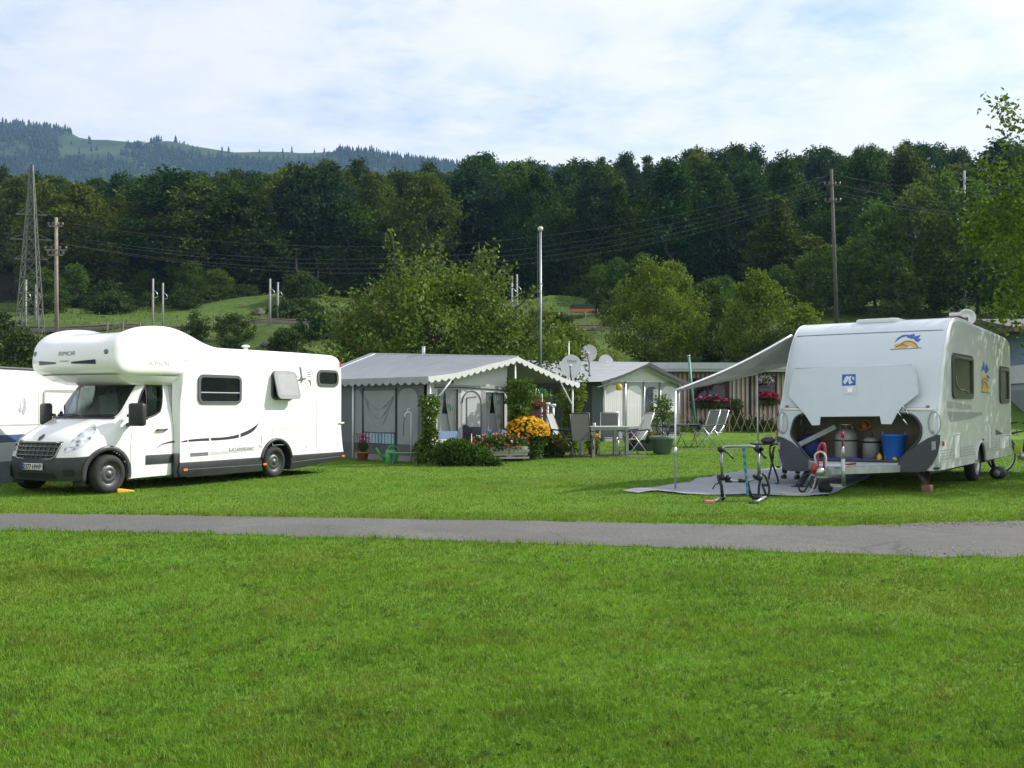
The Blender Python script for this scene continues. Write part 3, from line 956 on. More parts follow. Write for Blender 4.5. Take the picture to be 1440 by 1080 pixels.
# arch lips: bands following the wing
for sgn in (1, -1):
    mb = MB()
    vs = []
    N_ = 30
    for i in range(N_ + 1):
        a = R(-14 + 206 * i / N_)
        ca, sa = math.cos(a), math.sin(a)
        uu = .02 + .45 * ca
        y2 = VC - sgn * (1.003 - .26 * max(0, -uu - .12) ** 1.2)
        for r, dy in ((.385, .10), (.39, -.002), (.41, -.018), (.455, -.016), (.474, .002)):
            vs.append((.02 + r * ca, y2 + sgn * dy, .34 + r * sa))
    mb.add(vs, [(i * 5 + k, i * 5 + k + 1, (i + 1) * 5 + k + 1, (i + 1) * 5 + k) for i in range(N_) for k in range(4)], True)
    mb.build('wheel_arch_lip', DGREY, mh)
# liners (dark wheel wells)
for cx, vv, ex in ((.02, .15, 1), (.02, 2 * VC - .15, -1), (4.09, .02, 1), (4.09, 2 * VC + .05, -1)):
    mb = MB()
    v0, v1 = vv, vv + .32 * ex
    ring = [(cx + .42 * math.cos(R(180 * i / 16)), .34 + .42 * math.sin(R(180 * i / 16))) for i in range(17)]
    ring = [(cx + .42, .15)] + ring + [(cx - .42, .15)]
    vs = [(x, v0, z) for x, z in ring] + [(x, v1, z) for x, z in ring]
    k = len(ring)
    mb.add(vs, [(i, i + 1, i + 1 + k, i + k) for i in range(k - 1)] + [tuple(range(k, 2 * k))])
    mb.build('wheel_well', BLACKP, mh)
# mirrors
for sgn in (1, -1):
    m0 = bpy.data.objects.new('wing_mirror', None); COL.objects.link(m0); m0.parent = mh
    y = VC - sgn * 1.0
    m0.location = (.42, y, 1.22)
    mb = MB()
    mb.box((-.05, -.15 - .02, -.10), (.09, .13, .30))
    ob = mb.build('mirror_housing', BLACKP, m0, bevel=.05, seg=3)
    ob.location = (-.02, -sgn * .20, .02); ob.rotation_euler = (0, 0, sgn * .25)
    mb = MB(); mb.bar((0.02, 0.04 * sgn, -.06), (-.01, -.2 * sgn, -.02), .07, .06); mb.bar((0.02, 0.04 * sgn, .1), (-.01, -.2 * sgn, .12), .05, .05)
    mb.build('mirror_arm', BLACKP, m0)
    mb = MB(); mb.box((.0, -.11, -.05), (.004, .09, .24)); ob = mb.build('mirror_glass', CHROME, m0); ob.location = (.078, -sgn * .21, .0); ob.rotation_euler = (0, 0, sgn * .25)
# door details
for sgn in (1, -1):
    d = CABP['door', sgn]
    y = VC - sgn * 1.0
    mb = MB(); mb.tube(crv([(1.04, y - sgn * .004, 1.055), (1.06, y - sgn * .035, 1.06), (1.24, y - sgn * .035, 1.065), (1.27, y - sgn * .004, 1.065)], 4), .017, 8)
    mb.build('door_handle', DGREY, d)
    mb = MB(); mb.box((.80, y - .012 * (1 if sgn > 0 else 0) - .001, .45), (1.46, y + .012 * (0 if sgn > 0 else 1) + .001, .615))
    mb.build('rub_strip', MGREY if 0 else DGREY, d, bevel=.004)
    # shut lines
    mb = MB()
    for pts in ([(.50, .26), (.47, .7), (.50, 1.0), (.56, 1.2)], [(1.44, .26), (1.44, .9), (1.42, 1.4), (1.40, 1.9)]):
        l = []
        for u, z in crv(pts, 5):
            loc, nor, i, dd = CABBVH.ray_cast(Vector((u, VC - sgn * 3, z)), Vector((0, sgn, 0)))
            if loc: l.append(loc + Vector((0, -sgn * .0005, 0)))
        mb.tube(l, .005, 4)
    mb.build('shut_line', MGREY, d)
    # gasket round the window
    win = CABP['door_window', sgn]
    bm = bmesh.new(); bm.from_mesh(win.data)
    be = [e for e in bm.edges if e.is_boundary]
    adj = {}
    for e in be:
        a, b = e.verts
        adj.setdefault(a.index, []).append(b.index); adj.setdefault(b.index, []).append(a.index)
    bm.verts.ensure_lookup_table()
    st = next(iter(adj)); loop = [st]; prev = None; cur = st
    while True:
        nx = [q for q in adj[cur] if q != prev]
        if not nx or nx[0] == st or len(loop) > 400: break
        prev, cur = cur, nx[0]; loop.append(cur)
    pts = [bm.verts[i].co.copy() for i in loop]
    bm.free()
    mb = MB(); mb.tube(pts, .016, 6, closed=True); 
    # upright bar of the quarter light
    l = []
    for z in (1.24, 1.45, 1.65, 1.87):
        u = .86 + (z - 1.2) * .06
        loc, nor, i, dd = CABBVH.ray_cast(Vector((u, VC - sgn * 3, z)), Vector((0, sgn, 0)))
        if loc: l.append(loc)
    mb.tube(l, .012, 6)
    mb.build('window_seal', BLACKP, win)
# windscreen seal and wipers
ws = CABP['windscreen', 0]
mb = MB()
for w0, w1 in ((.05, .72), (-.72, -.1)):
    l = []
    for i in range(7):
        w = w0 + (w1 - w0) * i / 6
        zz = 1.315 + .02 * i / 6
        loc, nor, ii, dd = CABBVH.ray_cast(Vector((-3, VC - w, zz)), Vector((1, 0, 0)))
        l.append(loc + Vector((-.02, 0, .01)))
    mb.tube(l, .011, 5)
mb.build('wiper', BLACKP, ws)
mb = MB()
l = []
for i in range(13):
    w = -.80 + 1.6 * i / 12
    loc, nor, ii, dd = CABBVH.ray_cast(Vector((-3, VC - w, 1.275 + .0 * abs(w))), Vector((1, 0, 0)))
    l.append(loc + Vector((-.005, 0, 0)))
mb.tube(l, .03, 6)
mb.build('scuttle', BLACKP, mh)
# cab interior
mb = MB()
mb.box((.42, .30, .95), (.75, 1.9, 1.24)); mb.build('dashboard', INTERIOR, mh, bevel=.05)
for yy in (.42, 1.28):
    mb = MB()
    mb.box((.95, yy, .75), (1.4, yy + .5, .95)); mb.box((1.3, yy, .9), (1.45, yy + .5, 1.5)); mb.box((1.33, yy + .12, 1.53), (1.42, yy + .38, 1.75))
    mb.build('seat', M('seat_grey', (.07, .08, .09), .8), mh, bevel=.03)
mb = MB(); mb.tube([(.78 + .12 * math.sin(0), .66 + .19 * math.cos(a), 1.22 + .19 * math.sin(a)) for a in [2 * math.pi * i / 20 for i in range(20)]], .017, 6, closed=True); mb.build('steering_wheel', BLACKP, mh)
CURT = M('curtain_green', (.42, .50, .42), .9, var=.15, scale=3, trans=.3)
mb = MB()
mb.grid(lambda a, b: (1.47 + .02 * math.sin(a * 60), .32 + 1.56 * a, .95 + 1.15 * b), 80, 2)
mb.build('curtain', M('curtain_grey_green', (.07, .09, .085), .9, var=.3, scale=5), mh)
mb = MB()
mb.grid(lambda a, b: (1.0 + .22 * a, .262 + .05 * (b) + .012 * math.sin(a * 40), 1.2 + .68 * b), 40, 3)
mb.build('curtain', CURT, mh)
mb = MB()
mb.grid(lambda a, b: (1.1 - .05 * b, 1.15 + .5 * a + .01 * math.sin(b * 9), 1.3 + .45 * b - .08 * a * b), 10, 6)
mb.build('sun_blind', M('sun_blind_green', (.35, .47, .42), .5, var=.25, scale=4), mh)
mb = MB()
mb.box((.2, .14, .3), (1.5, 2.06, .34)); mb.build('cab_floor', BLACKP, mh)

# ---------------------------------------------------------------- living box
prof = [(1.5, .44), (1.5, 1.0), (1.5, 1.6), (1.5, 2.03)] + [(1.2, 2.02), (.8, 2.015), (.5, 2.01)] + crv([(.34, 2.015), (.17, 2.065), (.08, 2.18), (.065, 2.34), (.12, 2.55), (.25, 2.71), (.46, 2.83), (.75, 2.905), (1.08, 2.935), (1.38, 2.92), (1.72, 2.835), (2.10, 2.70), (2.36, 2.635), (2.62, 2.615), (3.4, 2.62), (4.6, 2.63), (5.7, 2.63)], 5)[0:-1] + [(5.7, 2.63)] + crv([(5.98, 2.625), (6.14, 2.58), (6.245, 2.48), (6.29, 2.34), (6.305, 2.1)], 5) + [(6.31, 1.6), (6.31, 1.0), (6.31, .44)]
WB = 2.25
def offset2(poly):
    k = len(poly); out = []
    for i in range(k):
        a = Vector(poly[i - 1]); b = Vector(poly[i]); c = Vector(poly[(i + 1) % k])
        d1 = (b - a).normalized(); d2 = (c - b).normalized()
        n = Vector((d1.y + d2.y, -(d1.x + d2.x)))
        n = n.normalized() if n.length > 1e-6 else Vector((0, 0))
        out.append(n)
    return out
arn = offset2(prof)
# make sure normals point outwards (profile runs clockwise seen from v<0)
cxm, czm = 3.5, 1.5
if sum((Vector(p) - Vector((cxm, czm))).dot(nn) for p, nn in zip(prof, arn)) < 0: arn = [-a for a in arn]
def body_pt(i, d, v):
    u, z = prof[i]; nx_, nz_ = arn[i].x, arn[i].y
    k = min(1, max(0, (z - .5) / .5)) 
    if u > 1.4 and u < 1.6 and z < 1.95: k = 0
    u -= nx_ * d * k; z -= nz_ * d * k
    w = (v - WB / 2) / (WB / 2)
    if u < 1.3:
        u -= .17 * (1 - w * w) * min(1, (1.3 - u) / .8)
    if z > 2.3 and u < 2.3:
        z -= .10 * (1 - min(1, abs(w) * 1.12) ** 4) * min(1, (z - 2.3) / .4) * min(1, max(0, (2.3 - u) / .5)) * min(1, max(0.0, (u + .3) / .5))
    return (u, v, z)
# rings from the visible side to the far side
rr_ = .13
rings = []
for i in range(6):
    a = R(90) * i / 5
    rings.append((rr_ * (1 - math.sin(a)), rr_ * (1 - math.cos(a))))
mid = [(0, rr_ + (WB - 2 * rr_) * i / 14) for i in range(1, 14)]
allr = rings + mid + [(d, WB - v) for d, v in rings[::-1]]
mb = MB()
k = len(prof)
vs = [body_pt(i, d, v) for d, v in allr for i in range(k)]
fs = []
for q in range(len(allr) - 1):
    for i in range(k - 1):
        i2 = (i + 1) % k
        fs.append((q * k + i, q * k + i2, (q + 1) * k + i2, (q + 1) * k + i))
mb.add(vs, fs, True)
# side faces, with window openings
def side_poly(v, holes, notch=True):
    d, vv = rings[0]
    out = []
    for i in range(k):
        p = body_pt(i, d, 0)
        out.append((p[0], v, p[2]))
    # rear wheel notch along the bottom edge (bottom runs from last to first)
    ar = [(4.09 + .44 * math.cos(R(a)), v, .34 + .44 * math.sin(R(a))) for a in range(14, 167, 8)]
    out += [(p[0], p[1], p[2]) for p in ar]
    mb.poly(out, holes=holes)
def rr3(u0, z0, u1, z1_, r, v=0.0, n=5): return [(u, v, z) for u, z in rrect(u0, z0, u1, z1_, r, n)]
WINS = [(1.94, 1.55, 3.02, 2.06, .09), (3.93, 1.64, 4.58, 2.19, .09), (5.40, 1.945, 6.07, 2.26, .09)]
side_poly(0.0, [rr3(*w) for w in WINS])
side_poly(WB, [])
body = mb.build('living_body', MHWHITE, mh)
bm = bmesh.new(); bm.from_mesh(body.data); bmesh.ops.recalc_face_normals(bm, faces=bm.faces); bm.to_mesh(body.data); bm.free()

def rframe(u0, z0, u1, z1_, r, wd, v0, v1):
    o = rrect(u0 - wd, z0 - wd, u1 + wd, z1_ + wd, r + wd); i = rrect(u0, z0, u1, z1_, r)
    return [(u, v0, z) for u, z in o], [(u, v0, z) for u, z in i], (0, v1 - v0, 0)
PANE = M('acrylic_pane', (.035, .038, .04), .08, var=.2, scale=2, coat=.6)
def side_window(w, pane=True, blind=None):
    u0, z0, u1, z1_, r = w
    f = MB(); o, i, th = rframe(u0 + .03, z0 + .03, u1 - .03, z1_ - .03, r * .8, .055, 0.012, -.028)
    f.poly(o, thick=th, holes=[i])
    fr = f.build('window', WINFR, mh, fix=True)
    if pane:
        p = MB(); p.poly(rr3(u0 + .02, z0 + .02, u1 - .02, z1_ - .02, r * .8, -.006)); p.build('pane', GLASS_W, fr)
    return fr
w1 = side_window(WINS[0])
mb = MB(); mb.box((2.0, .02, 1.56), (2.98, .035, 1.74)); mb.build('blind', M('blind_grey', (.30, .31, .31), .8, var=.2, scale=6), w1)
mb = MB(); mb.bar((1.96, -.012, 1.745), (3.0, -.012, 1.745), .02, .02); mb.build('window_rail', M('rail_grey', (.4, .4, .42), .4), w1)
mb = MB(); mb.grid(lambda a, b: (2.1 + .85 * a, .16 + .1 * math.sin(a * 3 + b * 2), 1.55 + (.18 + .14 * math.sin(a * 3.1)) * b + .12), 14, 5); mb.build('cushion', M('cushion_grey', (.12, .12, .12), .9, var=.4, scale=5), w1)
w2 = side_window(WINS[1], pane=False)
mb = MB()
u0, z0, u1, z1_, r = WINS[1]
tilt = R(15)
c, s = math.cos(tilt), math.sin(tilt)
o = []
for u, z in rrect(u0 - .01, z0 - .03, u1 + .03, z1_ + .01, .09):
    h = z1_ + .02 - z
    o.append((u, -.03 - h * s, z1_ + .02 - h * c))
mb.poly(o, thick=(0, -.03 * c, .03 * s))
sash = mb.build('sash', M('sash_frame', (.24, .24, .25), .35), w2, fix=True)
mb = MB(); o = []
for u, z in rrect(u0 + .05, z0 + .04, u1 - .03, z1_ - .05, .06):
    h = z1_ + .02 - z
    o.append((u, -.03 - h * s - .033 * c, z1_ + .02 - h * c + .033 * s))
mb.poly(o); mb.build('pane', M('milky_acrylic', (.30, .305, .31), .3, var=.06, coat=.15), sash)
mb = MB(); mb.bar((u0 + .05, 0, z0 + .12), (u0 + .05, -.13, z0 + .08), .015); mb.bar((u1 - .05, 0, z0 + .12), (u1 - .05, -.13, z0 + .08), .015); mb.build('stay', BLACKP, sash)
w3 = side_window(WINS[2])
mb = MB(); mb.box((5.42, .03, 1.95), (6.05, .04, 2.25)); mb.build('blind', M('blind_sage', (.16, .19, .17), .8, var=.2, scale=5), w3)
# interior backdrop
mb = MB(); mb.box((1.56, .55, .6), (6.2, .57, 2.55)); mb.build('interior_wall', M('interior_wood', (.07, .055, .04), .6, var=.3), mh)
mb = MB(); mb.box((1.56, .4, .46), (6.25, 1.85, .5)); mb.box((1.56, .02, .46), (3.6, .4, .5)); mb.box((4.6, .02, .46), (6.25, .4, .5)); mb.build('floor_panel', BLACKP, mh)
# skirt with rear arch
mb = MB()
sk = [(1.72, .17), (1.50, .20), (1.46, .30), (1.5, .45), (1.5, .455)] + [(3.62, .455)] + [(4.09 + .45 * math.cos(R(a)), .34 + .45 * math.sin(R(a))) for a in range(165, 14, -8)] + [(4.56, .455), (6.31, .455), (6.31, .30), (6.1, .26), (4.62, .15), (4.55, .15)] + [(4.09 + .45 * math.cos(R(a)), .34 + .45 * math.sin(R(a))) for a in range(-20, 0, 8)] 
sk1 = [(1.72, .17), (1.50, .20), (1.46, .30), (1.5, .45), (3.62, .45), (3.66, .40), (3.645, .30), (3.68, .17)]
sk2 = [(4.50, .15), (4.535, .30), (4.52, .40), (4.56, .45), (6.30, .45), (6.315, .36), (6.28, .29), (4.8, .16)]
for skp in (sk1, sk2):
    for v in (-.004, WB - .03):
        mb.poly([(u, v, z) for u, z in skp], thick=(0, .034, 0))
skirt = mb.build('skirt', M('skirt_dark', (.028, .029, .033), .4, var=.2), mh, fix=True, bevel=.004)
mb = MB()
for u, z in [(1.75, .335), (4.0, .33)]: pass
mb.bar((1.7, -.006, .315), (3.64, -.006, .30), .006, .008); mb.bar((4.56, -.006, .30), (6.28, -.006, .355), .006, .008)
mb.build('skirt_groove', MGREY, skirt)
mb = MB()
pts = [(4.09 + .455 * math.cos(R(a)), -.004, .34 + .455 * math.sin(R(a))) for a in range(8, 173, 6)]
mb.tube(pts, .035, 8); mb.build('wheel_arch_lip', DGREY, mh)
# cab-to-box fairing
mb = MB()
mb.grid(lambda a, b: (1.42 + .10 * a, .13 - .12 * a * a, .45 + 1.64 * b), 6, 6); mb.grid(lambda a, b: (1.42 + .10 * a, WB - .13 + .12 * a * a, .45 + 1.64 * b), 6, 6)
mb.build('fairing', MHWHITE, mh)
mb = MB(); mb.box((1.38, .02, .18), (1.72, .1, .62)); mb.build('step_panel', BLACKP, mh, bevel=.02)
mb = MB()
lo = [(.62, .86), (.58, .4), (.57, 0), (.58, -.4), (.62, -.86), (1.48, -.93), (1.48, .93)]
hi = [(.16, 1.0), (.05, .5), (.02, 0), (.05, -.5), (.16, -1.0), (1.49, -1.06), (1.49, 1.06)]
vs = [(u, VC + w, 1.865) for u, w in lo] + [(.55 * u + .45 * l[0], VC + .5 * w + .5 * l[1], 1.93) for (u, w), l in zip(hi, lo)] + [(u, VC + w, 2.03) for u, w in hi]
mb.add(vs, [(i + 7 * r, (i + 1) % 7 + 7 * r, (i + 1) % 7 + 7 * r + 7, i + 7 * r + 7) for i in range(7) for r in (0, 1)] + [tuple(range(6, -1, -1))], False)
ob = mb.build('overcab_underside', MHWHITE, mh, fix=True, bevel=.02)
# wheels
wheel('wheel', mh, (0, .125, .33), side=-1); wheel('wheel', mh, (0, 2 * VC - .125, .33), side=1)
wheel('wheel', mh, (4.09, .13, .33), side=-1); wheel('wheel', mh, (4.09, WB - .13, .33), side=1)
# chassis
mb = MB(); mb.box((.3, .45, .22), (6.2, 1.8, .46)); mb.box((3.2, .5, .16), (3.7, 1.0, .3)); mb.tube([(4.09, .2, .33), (4.09, 2.05, .33)], .05, 8); mb.tube([(0, .2, .33), (0, 2.0, .33)], .05, 8)
mb.build('chassis', BLACKP, mh)
mb = MB(); mb.lathe([(.12, -.3), (.14, -.25), (.14, .25), (.12, .3)], c=(2.9, .42, .24), n=12, M=Matrix.Rotation(R(90), 4, 'Y')); mb.build('gas_tank', M('tank_grey', (.3, .3, .3), .4, .5), mh)
OBVH = BVHTree.FromPolygons([tuple(v.co) for v in body.data.vertices], [tuple(p.vertices) for p in body.data.polygons])
# marker lamps
for u, z in ((1.62, .31), (3.73, .30), (6.29, .35)):
    mb = MB(); mb.box((u - .05, -.02, z - .022), (u + .05, -.004, z + .022)); mb.build('marker_lamp', ORANGE, mh, bevel=.006)
mb = MB(); mb.box((6.16, -.008, 2.36), (6.20, .0, 2.48)); mb.build('marker_lamp', REDL, mh)
for vv in (.20, WB - .20):
    mb = MB(); q = OBVH.ray_cast(Vector((-3, vv, 2.42)), Vector((1, 0, 0)))[0]
    mb.lathe([(.045, -.02), (.045, .012), (.02, .02), (.001, .02)], c=q, n=14, M=Matrix.Rotation(R(-90), 4, 'Y')); mb.build('marker_lamp', MGREY, mh)
# roof fittings
mb = MB(); mb.tube([(3.7, .5, 2.6), (3.7, .5, 2.70)], .04, 10); mb.lathe([(.075, 0), (.085, .01), (.085, .025), (.05, .045)], c=(3.7, .5, 2.70), n=14); mb.build('roof_flue', WHITE_D, mh)
# decals on the flat side
def decal(name, pts, mat, v=-.004): 
    m_ = MB(); m_.poly([(u, v, z) for u, z in pts]); return m_.build(name, mat, mh)
top = crv([(1.52, .835), (1.72, .865), (2.2, .88), (2.6, .885), (2.95, .925), (3.3, 1.02), (3.56, 1.145)], 24)
bot = crv([(3.56, 1.145), (3.40, .985), (3.10, .885), (2.8, .845), (2.4, .83), (1.9, .83), (1.52, .82)], 24)
def band(top, bot, a, b):
    sel = [p for p in top if a <= p[0] <= b] + [p for p in bot if a <= p[0] <= b]
    return sel
for a, b in ((1.5, 1.67), (1.685, 2.215), (2.24, 3.0), (3.03, 3.6)): decal('side_swoosh', band(top, bot, a, b), DECALP)
# swoosh start on the cab door
mb = MB(); l = crv([(1.02, .72), (1.15, .79), (1.32, .825), (1.45, .835)], 5)
vs = []
for i, (u, z) in enumerate(l):
    hwd = .003 + .016 * i / (len(l) - 1)
    vs += [(u, VC - 1.006, z - hwd), (u, VC - 1.006, z + hwd)]
mb.add(vs, [(2 * i, 2 * i + 2, 2 * i + 3, 2 * i + 1) for i in range(len(l) - 1)]); mb.build('side_swoosh', DECALP, CABP['door', 1])
decal('lower_stripe', [(1.74, .545), (2.19, .55), (2.19, .615), (1.74, .615)], DECALG)
decal('lower_stripe', [(2.24, .55), (3.0, .575), (3.45, .60), (3.42, .625), (2.9, .62), (2.24, .615)], M('decal_pale', (.55, .55, .57), .4))
text_mesh('side_lettering', 'KATAMARANO', .10, M('decal_faint', (.30, .30, .32), .4), mh, frame((3.07, -.006, .635), (1, 0, 0), (0, 0, 1)), shear=.3, xs=1.02)
for pts in ([(3.60, .66), (3.64, .66), (3.66, .9), (3.63, .9)],): decal('side_mark', pts, M('decal_grey_light', (.45, .45, .46), .4))
# soaring bird mark and lettering block
decal('bird_mark', [(4.70, 2.035), (4.80, 2.06), (4.83, 2.13), (4.785, 2.30), (4.80, 2.345), (4.845, 2.28), (4.875, 2.13), (4.90, 2.08), (4.985, 2.09), (5.0, 2.06), (4.91, 2.045), (4.86, 1.985), (4.82, 1.965), (4.83, 2.02), (4.77, 2.015)], M('decal_ink', (.12, .12, .14), .4))
for i in range(3): decal('bird_mark', [(5.04, 2.21 - .05 * i), (5.16, 2.215 - .05 * i), (5.16, 2.23 - .05 * i), (5.05, 2.225 - .05 * i)], M('decal_ink', (.12, .12, .14), .4))
decal('bird_mark', [(5.06, 2.05), (5.14, 2.055), (5.17, 1.98), (5.15, 1.90), (5.13, 1.98)], DECALG)
m_ = MB(); m_.tube([(5.10 + .14 * math.cos(a), -.003, 2.1 + .2 * math.sin(a)) for a in [2 * math.pi * i / 28 for i in range(28)]], .004, 4, closed=True); m_.build('bird_ring', M('decal_silver', (.6, .6, .61), .4), mh)
# locker and garage door lines, locks
m_ = MB()
def line(a, b): m_.bar((a[0], -.002, a[1]), (b[0], -.002, b[1]), .005, .006)
for (u0, z0, u1, z1_) in ((3.96, .68, 5.36, 1.02), (5.36, .56, 6.1, 1.6)):
    line((u0, z0), (u1, z0)); line((u0, z1_), (u1, z1_)); line((u0, z0), (u0, z1_)); line((u1, z0), (u1, z1_))
line((1.5, 2.33), (2.22, 2.33)); line((2.22, 2.33), (2.32, 2.38))
m_.build('locker_door', M('seam_grey', (.55, .55, .56), .5), mh)
m_ = MB(); m_.box((6.14, -.03, 1.085), (6.30, -.0, 1.12)); m_.box((5.0, -.012, .60), (5.06, 0, .64)); m_.box((3.58, -.015, .66), (3.68, 0, .72)); m_.build('catch', WHITE_D, mh, bevel=.006)
# name on the overcab cheek and brow
text_mesh('cheek_lettering', 'RIMOR', .12, M('decal_silver', (.6, .6, .61), .4), mh, frame((1.0, -.004, 2.25), (1, 0, 0), (0, 0, 1)), shear=.2, xs=1.3)
dgv = bpy.context.evaluated_depsgraph_get()
OBVH = BVHTree.FromPolygons([tuple(v.co) for v in body.data.vertices], [tuple(p.vertices) for p in body.data.polygons])
def brow(o, off=.004):
    """lay a flat mesh (local x = across, y = up) onto the brow of the overcab"""
    for v in o.data.vertices:
        loc, nor, i, d = OBVH.ray_cast(Vector((-3, v.co.y, v.co.z)), Vector((1, 0, 0)))
        if loc: v.co.x = loc.x - off
    return o
brow(text_mesh('brow_lettering', 'RIMOR', .105, M('decal_ink', (.12, .12, .14), .4), mh, frame((-1, WB / 2 - .06, 2.40), (0, -1, 0), (0, 0, 1)), extrude=0, shear=.15, xs=1.35), .006)
brow(text_mesh('brow_lettering', 'SUPERBRIG', .04, M('decal_ink', (.12, .12, .14), .4), mh, frame((-1, WB / 2-.02, 2.265), (0, -1, 0), (0, 0, 1)), extrude=0, xs=1.2), .006)
for sgn in (1, -1):
    mb = MB()
    a, b = .20, .74
    mb.grid(lambda s_, t_: (-1, WB / 2 - sgn * (a + (b - a) * s_), 2.24 + (t_ - .5) * (.03 + .05 * s_) + .01 * s_), 14, 2)
    brow(mb.build('brow_vent', M('decal_navy', (.02, .022, .05), .35), mh), .006)
# ================================================================== touring caravan on the right
CV_O = G(1321, 694); CV_A = R(53)
CVW = Matrix.Translation(CV_O) @ Matrix.Rotation(CV_A, 4, 'Z'); CVI = CVW.inverted()
cv = thing('touring_caravan', 'pale grey touring caravan with its front gas locker lid lifted open', 'caravan', CV_O, CV_A)
def CVP(px, py, u):
    """local point where the sight line meets the plane u = const"""
    o = CVI @ Vector((0, 0, CAMH)); d = CVI.to_3x3() @ ray(px, py)
    t_ = (u - o.x) / d.x
    return o + d * t_
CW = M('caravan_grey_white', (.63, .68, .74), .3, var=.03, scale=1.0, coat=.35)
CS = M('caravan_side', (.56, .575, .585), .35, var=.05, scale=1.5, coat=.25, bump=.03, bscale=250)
CVB = 2.85
cprof = [(.10, .37), (.0, .40), (-.02, .8), (-.02, 1.2), (-.0, 1.42)] + crv([(.04, 1.46), (.18, 1.80), (.34, 2.2), (.54, 2.56), (.74, 2.82), (.98, 3.0), (1.28, 3.09), (1.7, 3.115), (2.6, 3.10)], 5)[1:] + [(4.2, 3.06), (5.6, 3.02)] + crv([(6.15, 2.99), (6.38, 2.92), (6.52, 2.76), (6.57, 2.5)], 5) + [(6.58, 1.6), (6.58, .8), (6.56, .40), (6.4, .36)]
carn = offset2(cprof)
if sum((Vector(p) - Vector((3.2, 1.6))).dot(nn) for p, nn in zip(cprof, carn)) < 0: carn = [-a for a in carn]
def cv_pt(i, d, v):
    u, z = cprof[i]
    kz = 1 if z > .45 else .3
    u -= carn[i].x * d * kz; z -= carn[i].y * d * kz
    w = (v - CVB / 2) / (CVB / 2)
    if u < 2 and z > 1.3: u += .07 * w * w * min(1, (z - 1.3) / .4) * max(0, 1 - u / 2)
    return (u, v, z)
rc = .07
crings = [(rc * (1 - math.sin(R(90) * i / 4)), rc * (1 - math.cos(R(90) * i / 4))) for i in range(5)]
callr = crings + [(0, rc + (CVB - 2 * rc) * i / 12) for i in range(1, 12)] + [(d, CVB - v) for d, v in crings[::-1]]
k = len(cprof)
mb = MB()
vs = [cv_pt(i, d, v) for d, v in callr for i in range(k)]
fs = []
for q in range(len(callr) - 1):
    for i in range(k - 1):
        i2 = (i + 1) % k
        if 1 <= i <= 3 and 4 <= q < len(callr) - 5: continue      # lower front: separate moulded panel
        fs.append((q * k + i, q * k + i2, (q + 1) * k + i2, (q + 1) * k + i))
mb.add(vs, fs, True)
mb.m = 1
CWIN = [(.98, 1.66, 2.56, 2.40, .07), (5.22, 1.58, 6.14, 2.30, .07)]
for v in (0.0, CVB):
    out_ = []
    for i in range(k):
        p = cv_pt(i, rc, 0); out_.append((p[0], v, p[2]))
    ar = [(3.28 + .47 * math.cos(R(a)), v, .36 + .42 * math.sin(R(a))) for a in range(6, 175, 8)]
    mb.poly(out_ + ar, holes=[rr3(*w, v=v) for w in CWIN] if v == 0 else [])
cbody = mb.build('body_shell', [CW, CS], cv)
bm = bmesh.new(); bm.from_mesh(cbody.data); bmesh.ops.recalc_face_normals(bm, faces=bm.faces); bm.to_mesh(cbody.data); bm.free()
CBVH = BVHTree.FromPolygons([tuple(v.co) for v in cbody.data.vertices], [tuple(p.vertices) for p in cbody.data.polygons])
# moulded lower front with the locker opening
OPEN = round_poly([(2.60, .95), (2.50, 1.30), (2.2, 1.37), (.72, 1.37), (.40, 1.34), (.27, 1.15), (.29, .92), (.66, .52), (2.22, .50)], [.1, .12, .05, .05, .1, .1, .1, .06, .06], 5)
mb = MB()
u0 = -.02
mb.poly([(u0, .07, .38), (u0, CVB - .07, .38), (u0, CVB - .07, 1.43), (u0, .07, 1.43)], thick=(.03, 0, 0), holes=[[(u0, v, z) for v, z in OPEN]])
mb.build('front_moulding', CW, cv, fix=True)
mb = MB(); mb.tube([(u0 - .004, v, z) for v, z in OPEN], .022, 8, closed=True); mb.build('locker_seal', DGREY, cv)
# ledge between lower moulding and windscreen panel
mb = MB(); mb.tube([(u0 + .01, v, 1.425) for v in (.10, .6)], .028, 8); mb.build('moulding_ledge', WHITE_D, cv); mb = MB(); mb.tube([(u0 + .01, v, 1.425) for v in (2.3, 2.78)], .028, 8)
mb.build('moulding_ledge', WHITE_D, cv)
# locker interior
mb = MB()
LB = M('locker_beige', (.22, .195, .14), .8, var=.15, scale=5)
mb.box((.66, .2, .42), (.70, 2.7, 1.5)); mb.box((.0, .16, .42), (.70, .2, 1.5)); mb.box((.0, 2.66, .42), (.7, 2.7, 1.5)); mb.box((.02, .2, 1.42), (.7, 2.66, 1.46)); 
mb.build('locker_lining', LB, cv)
mb = MB(); mb.box((.0, .2, .42), (.66, 2.66, .485)); mb.build('locker_floor', MGREY, cv)
